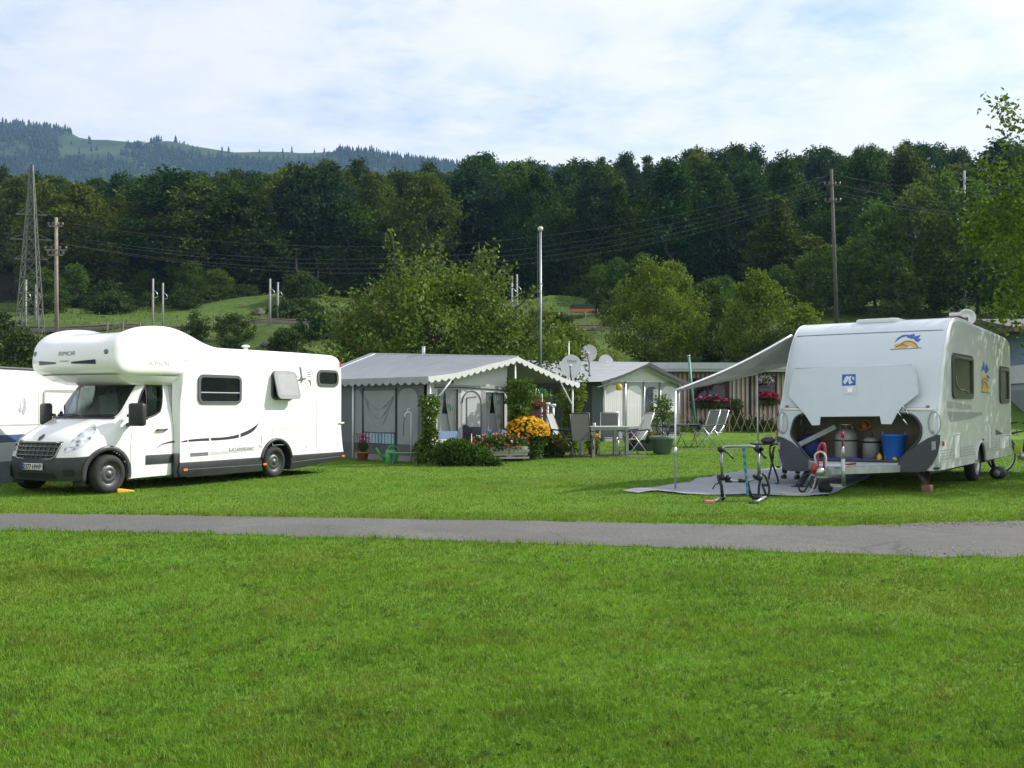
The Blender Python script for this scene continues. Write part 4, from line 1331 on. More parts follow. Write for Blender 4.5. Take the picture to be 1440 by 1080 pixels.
# lifted lid
def lid_u(z): return -.17 + .32 * (z - 1.15) + .10 * max(0, z - 1.5) ** 1.5
LIDP = [CVP(*p, 0.0) for p in [(1060 + x * .26846, 430 + y * .26846) for x, y in ((215, 328), (825, 306), (845, 360), (866, 455), (775, 528), (752, 560), (720, 620), (668, 619), (660, 578), (348, 581), (344, 624), (304, 626), (270, 575), (250, 552), (180, 470), (190, 400))]]
lp = []
for p in LIDP:
    # slide along the sight line onto the lid surface
    o = CVI @ Vector((0, 0, CAMH)); d = (p - o)
    t_ = 1.0
    for it in range(30):
        q = o + d * t_
        t_ += (lid_u(q.z) - q.x) / d.x
    q = o + d * t_
    lp.append((q.y, q.z))
def curved_panel(name, outline, fu, thick, mat, parent, cuts=3):
    bm = bmesh.new()
    f = bm.faces.new([bm.verts.new((v, z, 0)) for v, z in outline])
    bmesh.ops.triangulate(bm, faces=[f]); bmesh.ops.subdivide_edges(bm, edges=bm.edges, cuts=cuts, use_grid_fill=True)
    bmesh.ops.triangulate(bm, faces=bm.faces)
    for v in bm.verts:
        a, z = v.co.x, v.co.y
        v.co = (fu(a, z), a, z)
    bmesh.ops.recalc_face_normals(bm, faces=bm.faces)
    if sum(fa.normal.x for fa in bm.faces) > 0: bmesh.ops.reverse_faces(bm, faces=bm.faces)
    r = bmesh.ops.solidify(bm, geom=bm.faces[:], thickness=thick)
    me = bpy.data.meshes.new(name); bm.to_mesh(me); bm.free(); me.materials.append(mat)
    me.shade_smooth(); me.set_sharp_from_angle(angle=R(35))
    ob = bpy.data.objects.new(name, me); COL.objects.link(ob); ob.parent = parent
    return ob
lid = curved_panel('locker_lid', lp, lambda v, z: lid_u(z) + .03 * ((v - 1.4) / 1.2) ** 2, .025, M('lid_grey', (.58, .635, .70), .3, var=.03, coat=.3), cv)
mb = MB()
edge = [(lid_u(z) + .03 * ((v - 1.4) / 1.2) ** 2 - .004, v, z) for v, z in lp]
mb.tube(edge[0:4], .009, 6); mb.build('lid_edge', WHITE_D, lid)
# gas struts
for (a, b) in (((1060, 120), (1170, 268)), ((1108, 70), (1170, 162)), ((190, 130), (165, 270))):
    pa = CVP(1100 + a[0] * .1528, 560 + a[1] * .1528, -.14); pb = CVP(1100 + b[0] * .1528, 560 + b[1] * .1528, -.0)
    mb = MB(); mb.tube([pa, pa.lerp(pb, .5)], .009, 6); mb.tube([pa.lerp(pb, .5), pb], .014, 6); mb.build('gas_strut', CHROME if a[0] > 500 else DGREY, cv)
# sticker and key plate on the lid
def on_lid(v, z, off=.006): return Vector((lid_u(z) + .03 * ((v - 1.4) / 1.2) ** 2 - off, v, z))
def lid_px(x, y): 
    p = CVP(1060 + x * .26846, 430 + y * .26846, .1)
    o = CVI @ Vector((0, 0, CAMH)); d = p - o; t_ = 1.0
    for it in range(30):
        q = o + d * t_; t_ += (lid_u(q.z) - .006 - q.x) / d.x
    return o + d * t_
mb = MB(); mb.poly([lid_px(463, 360), lid_px(533, 357), lid_px(533, 415), lid_px(463, 418)]); st = mb.build('sticker', M('sticker_blue', (.03, .10, .38), .4), lid)
mb = MB()
for pts in (((468, 400), (480, 372), (495, 366), (500, 380), (487, 400), (478, 412)), ((500, 372), (512, 364), (508, 390), (520, 402), (500, 412), (496, 398)), ((515, 370), (527, 375), (526, 392), (518, 385))):
    mb.poly([lid_px(*p) + Vector((-.003, 0, 0)) for p in pts])
mb.build('sticker_mark', M('sticker_white', (.6, .65, .72), .4), lid)
mb = MB(); mb.poly([lid_px(472, 420), lid_px(538, 418), lid_px(536, 462), lid_px(474, 462)]); kp = mb.build('key_plate', M('key_plate', (.62, .64, .66), .4), lid)
mb = MB(); mb.poly([lid_px(*p) + Vector((-.004, 0, 0)) for p in ((490, 430), (518, 428), (516, 452), (492, 454))]); mb.build('lid_lock', CHROME, kp)
# dark corner panels
def cpanel(pts, name, mat, off=.012, parent=None, cuts=3):
    pl_ = [CVP(1060 + x * .26846, 430 + y * .26846, -.03) for x, y in pts]
    return curved_panel(name, [(p.y, p.z) for p in pl_], lambda v, z: -.03 - off - .05 * (1 - min(1, abs(v - 1.4) / 1.4) ** 3) * 0, .03, mat, parent or cv, cuts)
CP = M('corner_grey', (.055, .06, .075), .42, var=.12, scale=3)
cpanel([(120, 682), (155, 690), (200, 715), (245, 755), (285, 805), (312, 864), (250, 868), (190, 866), (158, 858), (140, 800), (126, 740)], 'corner_panel', CP)
cpanel([(735, 868), (760, 820), (800, 775), (850, 732), (910, 694), (960, 676), (976, 676), (975, 720), (962, 780), (935, 830), (900, 868), (820, 872)], 'corner_panel', CP)
for pts in ([(128, 715), (140, 715), (140, 752), (128, 750)], [(933, 712), (955, 708), (955, 752), (935, 758)]):
    l_ = cpanel(pts, 'corner_lamp', M('lamp_lens', (.35, .36, .38), .2), .03, cuts=1)
for pts in ([(940, 848), (975, 846), (972, 856), (942, 858)], [(118, 840), (140, 840), (138, 850), (120, 850)]): cpanel(pts, 'marker_slot', BLACKP, .012, cuts=1)
# grab handles
for cx_, x0 in ((945, 1), (142, -1)):
    a = CVP(1060 + cx_ * .26846 + 1, 430 + 568 * .26846, -.06); b = CVP(1060 + (cx_ - 6 * x0) * .26846, 430 + 660 * .26846, -.06)
    mb = MB(); mb.tube(crv([a + Vector((.04, 0, 0)), a + Vector((-.01, 0, -.03)), a.lerp(b, .5) + Vector((-.02, 0, 0)), b + Vector((-.01, 0, .03)), b + Vector((.04, 0, 0))], 4), .022, 8); mb.build('grab_handle', WHITE_D, cv)
    mb = MB(); c_ = a.lerp(b, .5); mb.tube([(u0 - .004, c_.y + .10 * math.cos(t_), c_.z + .20 * math.sin(t_)) for t_ in [2 * math.pi * i / 20 for i in range(20)]], .012, 6, closed=True); mb.build('handle_recess', M('recess_grey', (.38, .40, .42), .4), cv)
# upper front trim line and edge beads
def front_hit(v, z, off=.004):
    loc, nor, i, d = CBVH.ray_cast(Vector((-3, v, z)), Vector((1, 0, 0)))
    if nor.x > 0: nor = -nor
    return loc + nor * off
mb = MB(); mb.tube([front_hit(.09 + (CVB - .18) * i / 20, 2.84) for i in range(21)], .008, 6); mb.build('panel_seam', MGREY, cv)
for vv in (.03, CVB - .03):
    l_ = []
    for i in range(4, 45):
        if i >= k: break
        p = cv_pt(i, .0, vv); 
        d_ = rc * (1 - math.sin(math.acos(max(0, 1 - .03 / rc))))
        p = cv_pt(i, d_, vv)
        if p[0] < 6.3: l_.append(p)
    mb = MB(); mb.tube(l_, .016, 6); mb.build('edge_trim', WHITE_D, cv)
mb = MB(); mb.bar((.25, -.012, 2.0), (.25, -.012, 2.0 + .001), .01)
# front bird-and-sun mark
def fpx(x, y, off=.006):
    o = CVI @ Vector((0, 0, CAMH)); d = CVI.to_3x3() @ ray(1060 + x * .26846, 430 + y * .26846)
    loc, nor, i, dd = CBVH.ray_cast(o, d.normalized())
    if nor.dot(d) > 0: nor = -nor
    return loc + nor * off
def fdecal(name, pts, mat, off=.006, fn=fpx):
    m_ = MB()
    P3 = [fn(x, y, off) for x, y in pts]
    m_.poly(P3); return m_.build(name, mat, cv)
LBLUE = M('logo_blue', (.03, .13, .42), .4); LYEL = M('logo_yellow', (.72, .42, .05), .4)
for pts in ([(737, 194), (752, 170), (778, 154), (806, 151), (822, 158), (800, 160), (776, 166), (757, 178)], [(800, 164), (820, 152), (838, 147), (846, 153), (838, 162), (858, 158), (874, 152), (868, 166), (846, 174), (820, 172)], [(838, 176), (858, 170), (877, 176), (862, 190), (848, 186)]): fdecal('bird_logo', pts, LBLUE, .004)
fdecal('sun_logo', [(735, 205), (770, 196), (790, 182), (820, 180), (845, 190), (858, 205), (862, 222), (846, 222), (820, 208), (795, 222), (740, 222)], LYEL, .003)
m_ = MB(); m_.tube([fpx(x, y, .007) for x, y in crv([(770, 200), (800, 188), (830, 190), (852, 204), (862, 222)], 5)], .006, 5); m_.tube([fpx(x, y, .007) for x, y in ((715, 229), (790, 226), (878, 221))], .005, 5); m_.tube([fpx(x, y, .007) for x, y in crv([(745, 216), (780, 204), (805, 214)], 4)], .006, 5); m_.build('logo_line', LBLUE, cv)
# ------------------------------------------------ side with windows, stripes, hatches
CFR = M('caravan_window_frame', (.06, .06, .065), .4, var=.1)
CGL = M('smoked_acrylic', (.020, .018, .018), .22, var=.5, scale=3, coat=.0, spec=.3)
for i, w in enumerate(CWIN):
    a0, b0, a1, b1, r = w
    f = MB(); o, inn, th = rframe(a0 + .06, b0 + .06, a1 - .06, b1 - .06, .05, .10, .012, -.035)
    f.poly(o, thick=th, holes=[inn]); fr = f.build('window', CFR, cv, fix=True)
    p = MB(); p.poly(rr3(a0 + .05, b0 + .05, a1 - .05, b1 - .05, .05, -.008)); p.build('pane', CGL, fr)
    m_ = MB()
    if i == 0:
        m_.tube(crv([(a0 + .25, -.012, b0 + .36), (a0 + .35, -.012, b0 + .2), (a0 + .6, -.012, b0 + .13), (a0 + .95, -.012, b0 + .12), (a0 + 1.3, -.012, b0 + .07)], 5), .012, 5)
        m_.build('curtain_cord', M('cord_grey', (.3, .29, .28), .7), fr)
    m_ = MB(); m_.bar((a0 + .15, -.03, b1 - .015), (a1 - .1, -.03, b1 - .02), .018, .012); m_.build('window_hinge', ALU, fr)
def sdecal(name, pts, mat, v=-.005):
    m_ = MB(); m_.poly([(u, v, z) for u, z in pts]); return m_.build(name, mat, cv)
STG = M('stripe_grey', (.36, .37, .38), .4); STD = M('stripe_dark', (.30, .31, .32), .4)
sdecal('side_stripe', [(.60, 1.58), (2.50, 1.50), (2.50, 1.42), (.60, 1.46)], STG)
sdecal('side_stripe', [(.63, 1.39), (3.4, 1.36), (3.5, 1.32), (2.4, 1.24), (.85, 1.21)], STD)
for z in (.565, .615, .665, .715):
    sdecal('waist_line', [(.06, z), (2.78, z - .01), (2.78, z + .012), (.06, z + .014)], STG); sdecal('waist_line', [(3.79, z), (6.5, z + .0), (6.5, z + .02), (3.79, z + .02)], STG)
sdecal('lower_skirt', [(.08, .39), (2.80, .39), (2.82, .52), (.08, .53)], M('skirt_silver', (.50, .51, .51), .4)); sdecal('lower_skirt', [(3.76, .39), (6.5, .39), (6.5, .52), (3.76, .52)], M('skirt_silver', (.50, .51, .51), .4))
def frm(a0, b0, a1, b1, wd=.02, name='service_hatch'):
    m_ = MB(); m_.poly([(u, -.014, z) for u, z in rrect(a0, b0, a1, b1, .03)], thick=(0, .013, 0)); h = m_.build(name, WHITE_D, cv, fix=True)
    m_ = MB(); m_.tube([(u, -.014, z) for u, z in rrect(a0 + wd, b0 + wd, a1 - wd, b1 - wd, .02)], .005, 4, closed=True); m_.build('hatch_groove', MGREY, h)
    return h
frm(1.04, .53, 1.50, .99); frm(3.95, .60, 4.30, 1.10, name='vent_grille'); frm(5.1, .55, 6.2, .86)
sdecal('sun_logo', [(3.45, 1.77), (4.12, 1.76), (4.08, 1.9), (3.95, 2.06), (3.5, 2.1), (3.42, 1.95)], LYEL)
for pts in ([(3.40, 2.16), (3.55, 2.28), (3.66, 2.39), (3.72, 2.30), (3.70, 2.20), (3.6, 2.22)], [(3.74, 2.22), (3.86, 2.34), (4.02, 2.30), (4.15, 2.22), (4.0, 2.18), (3.86, 2.14)], [(3.9, 2.12), (4.06, 2.12), (4.2, 2.05), (4.02, 2.04)]): sdecal('bird_logo', pts, LBLUE, -.006)
m_ = MB()
for pts in ([(3.5, 1.84), (3.7, 1.98), (4.02, 1.86)], [(3.45, 1.94), (3.65, 2.04), (4.05, 2.0)]): m_.tube([(u, -.008, z) for u, z in crv(pts, 5)], .008, 4)
m_.tube([(3.38, -.008, 1.765), (4.2, -.008, 1.755)], .007, 4); m_.build('logo_line', LBLUE, cv)
sdecal('pennant_mark', [(4.78, 1.0), (4.78, .88), (5.55, .885)], M('pennant_navy', (.03, .035, .16), .4))
for u, z in ((.28, .84), (3.5, .80)): 
    m_ = MB(); m_.box((u - .04, -.02, z - .04), (u + .04, 0, z + .04)); m_.build('marker_lamp', REDL, cv, bevel=.006)
# wheel arch, wheels
m_ = MB(); m_.tube([(3.28 + .475 * math.cos(R(a)), -.004, .36 + .425 * math.sin(R(a))) for a in range(4, 177, 6)], .035, 8); m_.build('wheel_arch_trim', CS, cv)
for vv in (.02, CVB - .32):
    m_ = MB()
    ring = [(3.28 + .47 * math.cos(R(180 * i / 16)), .36 + .42 * math.sin(R(180 * i / 16))) for i in range(17)]
    vs = [(x, vv, z) for x, z in ring] + [(x, vv + .3, z) for x, z in ring]
    m_.add(vs, [(i, i + 1, i + 18, i + 17) for i in range(16)] + [tuple(range(17, 34))]); m_.build('wheel_well', BLACKP, cv)
ALLOY = M('alloy_silver', (.40, .41, .42), .3, .7, var=.08)
wheel('wheel', cv, (3.28, .15, .36), r=.36, w=.2, rim=ALLOY, side=-1); wheel('wheel', cv, (3.28, CVB - .15, .36), r=.36, w=.2, rim=ALLOY, side=1)
m_ = MB(); m_.box((.2, .3, .28), (6.3, 2.5, .40)); m_.tube([(3.28, .2, .36), (3.28, CVB - .2, .36)], .045, 8); m_.build('chassis', BLACKP, cv)
m_ = MB(); m_.box((.1, .36, .37), (6.4, 2.49, .385)); m_.box((.1, .03, .372), (2.78, .36, .384)); m_.box((3.78, .03, .372), (6.4, .36, .384)); m_.build('floor_panel', BLACKP, cv)
m_ = MB(); m_.box((.72, .12, .4), (.76, 2.72, 1.55)); m_.build('front_bulkhead', INTERIOR, cv)
# roof fittings
m_ = MB(); pr = rrect(1.1, .95, 2.0, 1.75, .12); m_.poly([(u, v, 3.05) for u, v in pr], thick=(0, 0, .085)); m_.build('roof_light', WHITE_D, cv, fix=True, bevel=.03)
# drawbar
m_ = MB()
TIP = Vector((-1.42, 1.44, .40))
m_.bar(TIP + Vector((-.02, 0, 0)), (.05, .62, .40), .08, .12); m_.bar(TIP + Vector((-.02, 0, 0)), (.05, 2.26, .40), .08, .12)
m_.build('drawbar', M('galvanised_beam', (.46, .475, .48), .42, .55, var=.15, scale=10), cv)
m_ = MB(); m_.box((-1.30, 1.20, .465), (-.6, 1.68, .485)); m_.build('drawbar_cover', M('cover_white', (.6, .61, .62), .5), cv, bevel=.006)
m_ = MB(); m_.tube([TIP + Vector((.06, 0, .02)), TIP + Vector((-.18, 0, .04)), TIP + Vector((-.30, 0, .02)), TIP + Vector((-.36, 0, -.03))], [.05, .05, .06, .055], 10); m_.box((-1.66, 1.36, .30), (-1.42, 1.52, .42)); m_.build('coupling_head', STEEL, cv, bevel=0)
RED = M('handle_red', (.34, .02, .05), .4, var=.1)
m_ = MB(); a = TIP + Vector((-.22, .02, .06)); m_.tube(crv([a + Vector((0, .06, 0)), a + Vector((.02, .05, .26)), a + Vector((.04, 0, .40)), a + Vector((.03, -.06, .34)), a + Vector((0, -.06, 0))], 5), .028, 8); m_.build('coupling_handle', RED, cv)
m_ = MB(); m_.tube(crv([a + Vector((0, .05, .02)), a + Vector((-.02, .09, .20)), a + Vector((.0, .0, .27)), a + Vector((-.02, -.09, .20)), a + Vector((0, -.08, .0))], 5), .018, 6); m_.build('stabiliser_frame', M('pale_plastic', (.55, .55, .54), .5), cv)
m_ = MB(); m_.lathe([(.08, -.05), (.09, 0), (.08, .05)], c=a + Vector((-.04, .08, -.02)), n=12, M=Matrix.Rotation(R(90), 4, 'X')); m_.build('stabiliser_knob', M('knob_red', (.3, .03, .03), .5), cv)
m_ = MB(); h = Vector((-1.02, 1.26, .49)); m_.bar(h, h + Vector((.0, -.18, .03)), .03, .03); m_.build('handbrake_lever', RED, cv)
# jockey wheel: clamp tube, winding handle, foot and wheel
j = Vector((-1.30, 1.20, 0))
m_ = MB(); m_.tube([j + Vector((0, 0, .16)), j + Vector((0, 0, .62))], .035, 10); m_.tube([j + Vector((0, 0, .62)), j + Vector((0, 0, .74)), j + Vector((0, 0, .82))], [.04, .03, .012], 10); jt = m_.build('jockey_wheel_tube', STEEL, cv)
m_ = MB(); m_.tube([j + Vector((0, 0, .8)), j + Vector((0, 0, 1.0))], .008, 6); m_.tube([j + Vector((0, .01, .96)), j + Vector((0, .01, 1.06))], .03, 8); m_.build('winding_handle', RED, jt)
m_ = MB(); m_.bar(j + Vector((0, 0, .16)), j + Vector((-.02, .36, .16)), .06, .05); m_.build('wheel_fork', STEEL, jt)
m_ = MB(); m_.tube([j + Vector((-.05, .30, .11)), j + Vector((.05, .30, .11))], .11, 20); m_.build('jockey_tyre', RUBBER, jt)
# cables hanging from the coupling
m_ = MB(); m_.tube(crv([TIP + Vector((-.2, .1, -.05)), TIP + Vector((-.25, .12, -.2)), TIP + Vector((-.3, .2, -.36)), TIP + Vector((-.35, .5, -.375)), TIP + Vector((-.45, .62, -.36)), TIP + Vector((-.5, .45, -.38)), TIP + Vector((-.4, .25, -.37))], 6), .011, 6); m_.build('breakaway_cable', M('cable_pale', (.5, .42, .38), .5), cv)
m_ = MB(); m_.tube(crv([TIP + Vector((-.1, .15, .0)), TIP + Vector((-.2, .36, -.12)), TIP + Vector((-.25, .38, -.3)), TIP + Vector((-.1, .34, -.34)), TIP + Vector((.1, .28, -.1))], 6), .016, 6); m_.tube(crv([TIP + Vector((.0, .12, -.03)), TIP + Vector((-.1, .26, -.2)), TIP + Vector((.05, .22, -.3)), TIP + Vector((.2, .2, -.05))], 6), .014, 6); m_.build('towing_cable', BLACKP, cv)
# corner steadies
m_ = MB(); m_.bar((.45, .30, .36), (.08, .22, .13), .07, .05); m_.bar((.08, .38, .36), (.08, .22, .13), .06, .05); m_.build('corner_steady', M('rusty_steel', (.05, .035, .03), .7, var=.3), cv)
m_ = MB(); m_.bar((.25, 2.30, .36), (-.35, 2.32, .03), .09, .07); m_.box((-.46, 2.22, .0), (-.24, 2.42, .035)); m_.build('corner_steady', BLACKP, cv)
for vv in (.3, 2.5):
    m_ = MB(); m_.bar((5.9, vv, .36), (6.3, vv, .04), .06, .05); m_.box((6.2, vv - .09, 0), (6.4, vv + .09, .04)); m_.build('corner_steady', BLACKP, cv)
# block under the near steady
bk = tag(MB().box((0, 0, 0), (.20, .15, .13)).build('wooden_block', M('block_brown', (.20, .10, .06), .8, var=.2), None, bevel=.006), 'brown wooden block under the near corner steady of the caravan', 'block')
bk.matrix_world = CVW @ Matrix.Translation((.0, .14, 0))

# ------------------------------------------------ things in the locker (each stands in the locker)
def put(o, v, u=.3, z=.49, rz=0): o.matrix_world = CVW @ Matrix.Translation((u, v, z)) @ Matrix.Rotation(rz, 4, 'Z'); return o
def vpx(x, y=500, u=.3): return CVP(1100 + x * .1528, 560 + y * .1528, u).y
def cyl_thing(name, label, cat, v, prof, mat, u=.3, group=None):
    o = thing(name, label, cat, group=group); put(o, v, u)
    m_ = MB(); m_.lathe(prof, n=24); m_.build('body', mat, o); return o
gb = cyl_thing('gas_bottle', 'large grey gas bottle strapped in the open locker', 'gas bottle', vpx(590), [(.17, 0), (.20, .02), (.205, .1), (.205, .42), (.19, .50), (.13, .56), (.05, .59)], M('bottle_grey', (.23, .235, .22), .45, .2, var=.1))
m_ = MB(); m_.tube([(.10 * math.cos(a), .10 * math.sin(a), .66) for a in [2 * math.pi * i / 20 for i in range(20)]], .016, 6, closed=True); m_.tube([(0, .1, .66), (0, .12, .55)], .012, 5); m_.tube([(0, -.1, .66), (0, -.12, .55)], .012, 5); m_.build('collar', STEEL, gb)
m_ = MB(); m_.tube([(0, 0, .58), (0, 0, .68)], .03, 8); m_.tube([(0, 0, .65), (-.05, 0, .65)], .025, 8); m_.build('valve', M('brass', (.35, .28, .14), .4, .7), gb)
m_ = MB(); m_.tube([(.207 * math.cos(a), .207 * math.sin(a), .37) for a in [2 * math.pi * i / 24 for i in range(24)]], .014, 4, closed=True); m_.tube([(-.21, .0, .37), (-.212, .0, .08)], .014, 4); m_.build('strap', BLACKP, gb)
gb2 = cyl_thing('gas_bottle', 'smaller slim grey gas bottle beside the large one in the locker', 'gas bottle', vpx(822), [(.12, 0), (.15, .02), (.15, .34), (.14, .40), (.08, .44)], M('bottle_grey_dark', (.24, .25, .245), .45, .2, var=.1))
m_ = MB(); m_.tube([(0, 0, .43), (0, 0, .52)], .028, 8); m_.build('valve', DGREY, gb2)
m_ = MB(); m_.tube([(.153 * math.cos(a), .153 * math.sin(a), .35) for a in [2 * math.pi * i / 24 for i in range(24)]], .018, 4, closed=True); m_.build('strap', BLACKP, gb2)
BLUE = M('bucket_blue', (.02, .13, .55), .4, var=.1)
bl = cyl_thing('bucket', 'bright blue plastic bucket in the right end of the open locker', 'bucket', vpx(1040), [(.16, 0), (.165, .02), (.20, .46), (.215, .47), (.215, .50), (.195, .50)], BLUE, .22)
m_ = MB(); m_.tube([(.0, .2 * math.cos(a), .45 - .17 * abs(math.sin(a)) + .1) for a in [math.pi * i / 12 for i in range(13)]], .008, 5); m_.build('handle', STEEL, bl)
b2 = thing('storage_bag', 'dark blue rounded bag in the left end of the open locker', 'bag'); put(b2, vpx(240), .35)
m_ = MB(); m_.ball((0, 0, .24), .24, 12, (.8, .95, 1)); m_.build('body', M('bag_blue', (.015, .035, .16), .7, var=.3, scale=6), b2)
m_ = MB(); m_.tube(crv([(-.05, -.1, .45), (-.05, -.05, .56), (-.05, .05, .56), (-.05, .1, .45)], 4), .014, 5); m_.build('strap', BLACKP, b2)
bd = thing('plank', 'grey plank leaning diagonally across the locker opening', 'plank')
pa = CVW @ CVP(1100 + 140 * .1528, 560 + 435 * .1528, .06); pb = CVW @ CVP(1100 + 490 * .1528, 560 + 262 * .1528, .16)
bd.location = pa; m_ = MB(); m_.bar((0, 0, 0), pb - pa, .03, .085); m_.build('board', M('plank_grey', (.30, .32, .31), .6, var=.15), bd)
m_ = MB(); m_.bar((pb - pa) * .05, (pb - pa) * .12, .036, .09); m_.build('end_cap', M('plank_cap', (.42, .43, .42), .5), bd)
rl = thing('rolled_tarp', 'long rolled blue tarpaulin lying along the locker floor', 'tarpaulin'); put(rl, 1.5, .10, .52)
m_ = MB(); m_.tube([(0, -.52, 0), (0, 0, .005), (0, .55, 0)], [.028, .034, .03], 10); m_.build('roll', M('tarp_blue', (.05, .06, .3), .6, var=.2), rl)
m_ = MB(); m_.tube([(0, -.2, .002), (0, -.16, .002)], .037, 10); m_.build('tie', BLACKP, rl)
for x, lab, c in ((895, 'small yellow bottle on the locker floor beside the slim gas bottle', (.6, .38, .03)), (960, 'small dark bottle on the locker floor in front of the blue bucket', (.06, .06, .07))):
    o = thing('bottle', lab, 'bottle', group='small bottles on the locker floor'); put(o, vpx(x, 540, .12), .12)
    m_ = MB(); m_.lathe([(.04, 0), (.045, .01), (.045, .11), (.02, .14), (.02, .16)], n=12); m_.build('body', M('bottle_' + str(x), c, .4), o)
    m_ = MB(); m_.lathe([(.022, .155), (.022, .185)], n=10); m_.build('cap', BLACKP, o)
o = thing('toolbox', 'little black toolbox with yellow lid corner on the locker floor', 'toolbox'); put(o, vpx(1045, 540, .12), .14)
m_ = MB(); m_.box((-.08, -.13, 0), (.08, .13, .10)); m_.build('body', BLACKP, o, bevel=.01)
m_ = MB(); m_.poly([(-.083, -.06, .02), (-.083, .10, .10), (-.083, -.02, .10)], thick=(-.004, 0, 0)); m_.build('badge', M('badge_yellow', (.65, .45, .04), .4), o)
hs = thing('gas_hose', 'orange gas hose looped behind the bottles in the locker', 'hose'); put(hs, vpx(720), .5, .5)
m_ = MB(); m_.tube(crv([(-.1, .35, .58), (0, .2, .62), (0, .05, .55), (.05, -.1, .60), (0, -.1, .7), (0, .02, .72), (.05, .05, .62)], 5), .016, 6); m_.build('hose', M('hose_orange', (.5, .17, .03), .5), hs)
m_ = MB(); m_.lathe([(.05, 0), (.06, .03), (.03, .06)], c=(0, .0, .62), n=10, M=Matrix.Rotation(R(90), 4, 'Y')); m_.build('regulator', M('regulator_amber', (.45, .2, .03), .4), hs)
# small dish on the caravan roof
# ================================================================== awning tents
def cloth(name, col, trans=.15, rough=.7, var=.06, scale=2.5):
    return M(name, col, rough, var=var, scale=scale, trans=trans, bump=.15, bscale=30)
ROOFV = cloth('vinyl_grey', (.20, .215, .24), .0, .5, .08)
VALW = cloth('vinyl_pale', (.74, .75, .76), .15, .6, .04)
FRGREY = cloth('canvas_dark_grey', (.13, .14, .155), .03, .8)
PANEL = cloth('canvas_mid_grey', (.27, .295, .31), .08, .8)
PALE = cloth('canvas_pale', (.76, .77, .77), .2, .8, .05)
SKIRTC = cloth('canvas_skirt', (.10, .105, .115), .02, .8)
ZIP = M('zip_black', (.03, .03, .032), .6)
POSTW = M('post_white', (.72, .73, .73), .4)
def curtain_mat(name, base, cols, scale=5, w=.22):
    m, t, out = new_mat(name)
    tc = t.new('ShaderNodeTexCoord')
    v = t.new('ShaderNodeTexVoronoi'); v.inputs['Scale'].default_value = scale; t.link(tc.outputs['Object'], v.inputs['Vector'])
    s = t.new('ShaderNodeSeparateColor'); t.link(v.outputs['Color'], s.inputs[0])
    n_ = len(cols)
    pat = t.ramp(s.outputs[0], [(i / n_, c) for i, c in enumerate(cols)], 'CONSTANT')
    spot = t.ramp(v.outputs['Distance'], [(w, (1, 1, 1)), (w + .1, (0, 0, 0))])
    c = t.mixc(spot, base, pat)
    p = t.new('ShaderNodeBsdfPrincipled'); p.inputs['Roughness'].default_value = .9; t.link(c, p.inputs['Base Color'])
    tr = t.new('ShaderNodeBsdfTranslucent'); t.link(c, tr.inputs[0])
    mx = t.new('ShaderNodeMixShader'); mx.inputs[0].default_value = .25
    t.link(p.outputs[0], mx.inputs[1]); t.link(tr.outputs[0], mx.inputs[2]); t.link(mx.outputs[0], out.inputs[0])
    return m
CURTP = curtain_mat('curtain_print', (.70, .71, .70), [(.25, .45, .62), (.70, .62, .25), (.35, .55, .40), (.72, .72, .72), (.65, .5, .3)], 4.5, .3)
CURTW = cloth('curtain_white', (.82, .81, .83), .2, .9, .03)
def stripe_mat(name, axis, freq, c0, c1, duty=.5):
    m, t, out = new_mat(name)
    tc = t.new('ShaderNodeTexCoord'); s = t.new('ShaderNodeSeparateXYZ'); t.link(tc.outputs['Object'], s.inputs[0])
    f = t.math('FRACT', t.math('MULTIPLY', s.outputs[axis], freq))
    k_ = t.math('GREATER_THAN', f, duty)
    nz = t.noise(tc.outputs['Object'], 6, 4)
    c = t.mixc(k_, c0, c1); c = t.mixc(t.math('MULTIPLY', nz, .3), c, (.1, .1, .1))
    p = t.new('ShaderNodeBsdfPrincipled'); p.inputs['Roughness'].default_value = .8; t.link(c, p.inputs['Base Color']); t.link(p.outputs[0], out.inputs[0])
    return m
BLUEST = stripe_mat('curtain_blue_stripe', 1, 7.0, (.08, .25, .42), (.42, .50, .55), .45)

def scallop(mbx, path, drop, n, depth=.4):
    """hanging valance along a 3D polyline, n scallops"""
    L_ = [0]
    for a, b in zip(path[:-1], path[1:]): L_.append(L_[-1] + (Vector(b) - Vector(a)).length)
    K_ = n * 8
    vs = []
    for i in range(K_ + 1):
        s_ = L_[-1] * i / K_
        q = 0
        while q < len(path) - 2 and L_[q + 1] < s_: q += 1
        p = Vector(path[q]).lerp(Vector(path[q + 1]), (s_ - L_[q]) / max(L_[q + 1] - L_[q], 1e-6))
        d = drop * (1 - depth + depth * abs(math.sin(math.pi * n * i / K_)))
        vs += [p, p - Vector((0, 0, drop * .5)), p - Vector((0, 0, d))]
    mbx.add(vs, [(3 * i + k_, 3 * i + 3 + k_, 3 * i + 4 + k_, 3 * i + 1 + k_) for i in range(K_) for k_ in (0, 1)], True)

def arch(a0, a1, z0, z1_, r, n=6):
    return [(a0, z0), (a1, z0)] + [(a1 - r + r * math.cos(R(90 * i / n)), z1_ - r + r * math.sin(R(90 * i / n))) for i in range(n + 1)] + [(a0 + r - r * math.sin(R(90 * i / n)), z1_ - r + r * math.cos(R(90 * i / n))) for i in range(n + 1)]

t1 = thing('awning_tent', 'grey awning tent with scalloped white gable valance beside the motorhome', 'tent', G(600, 652), R(45))
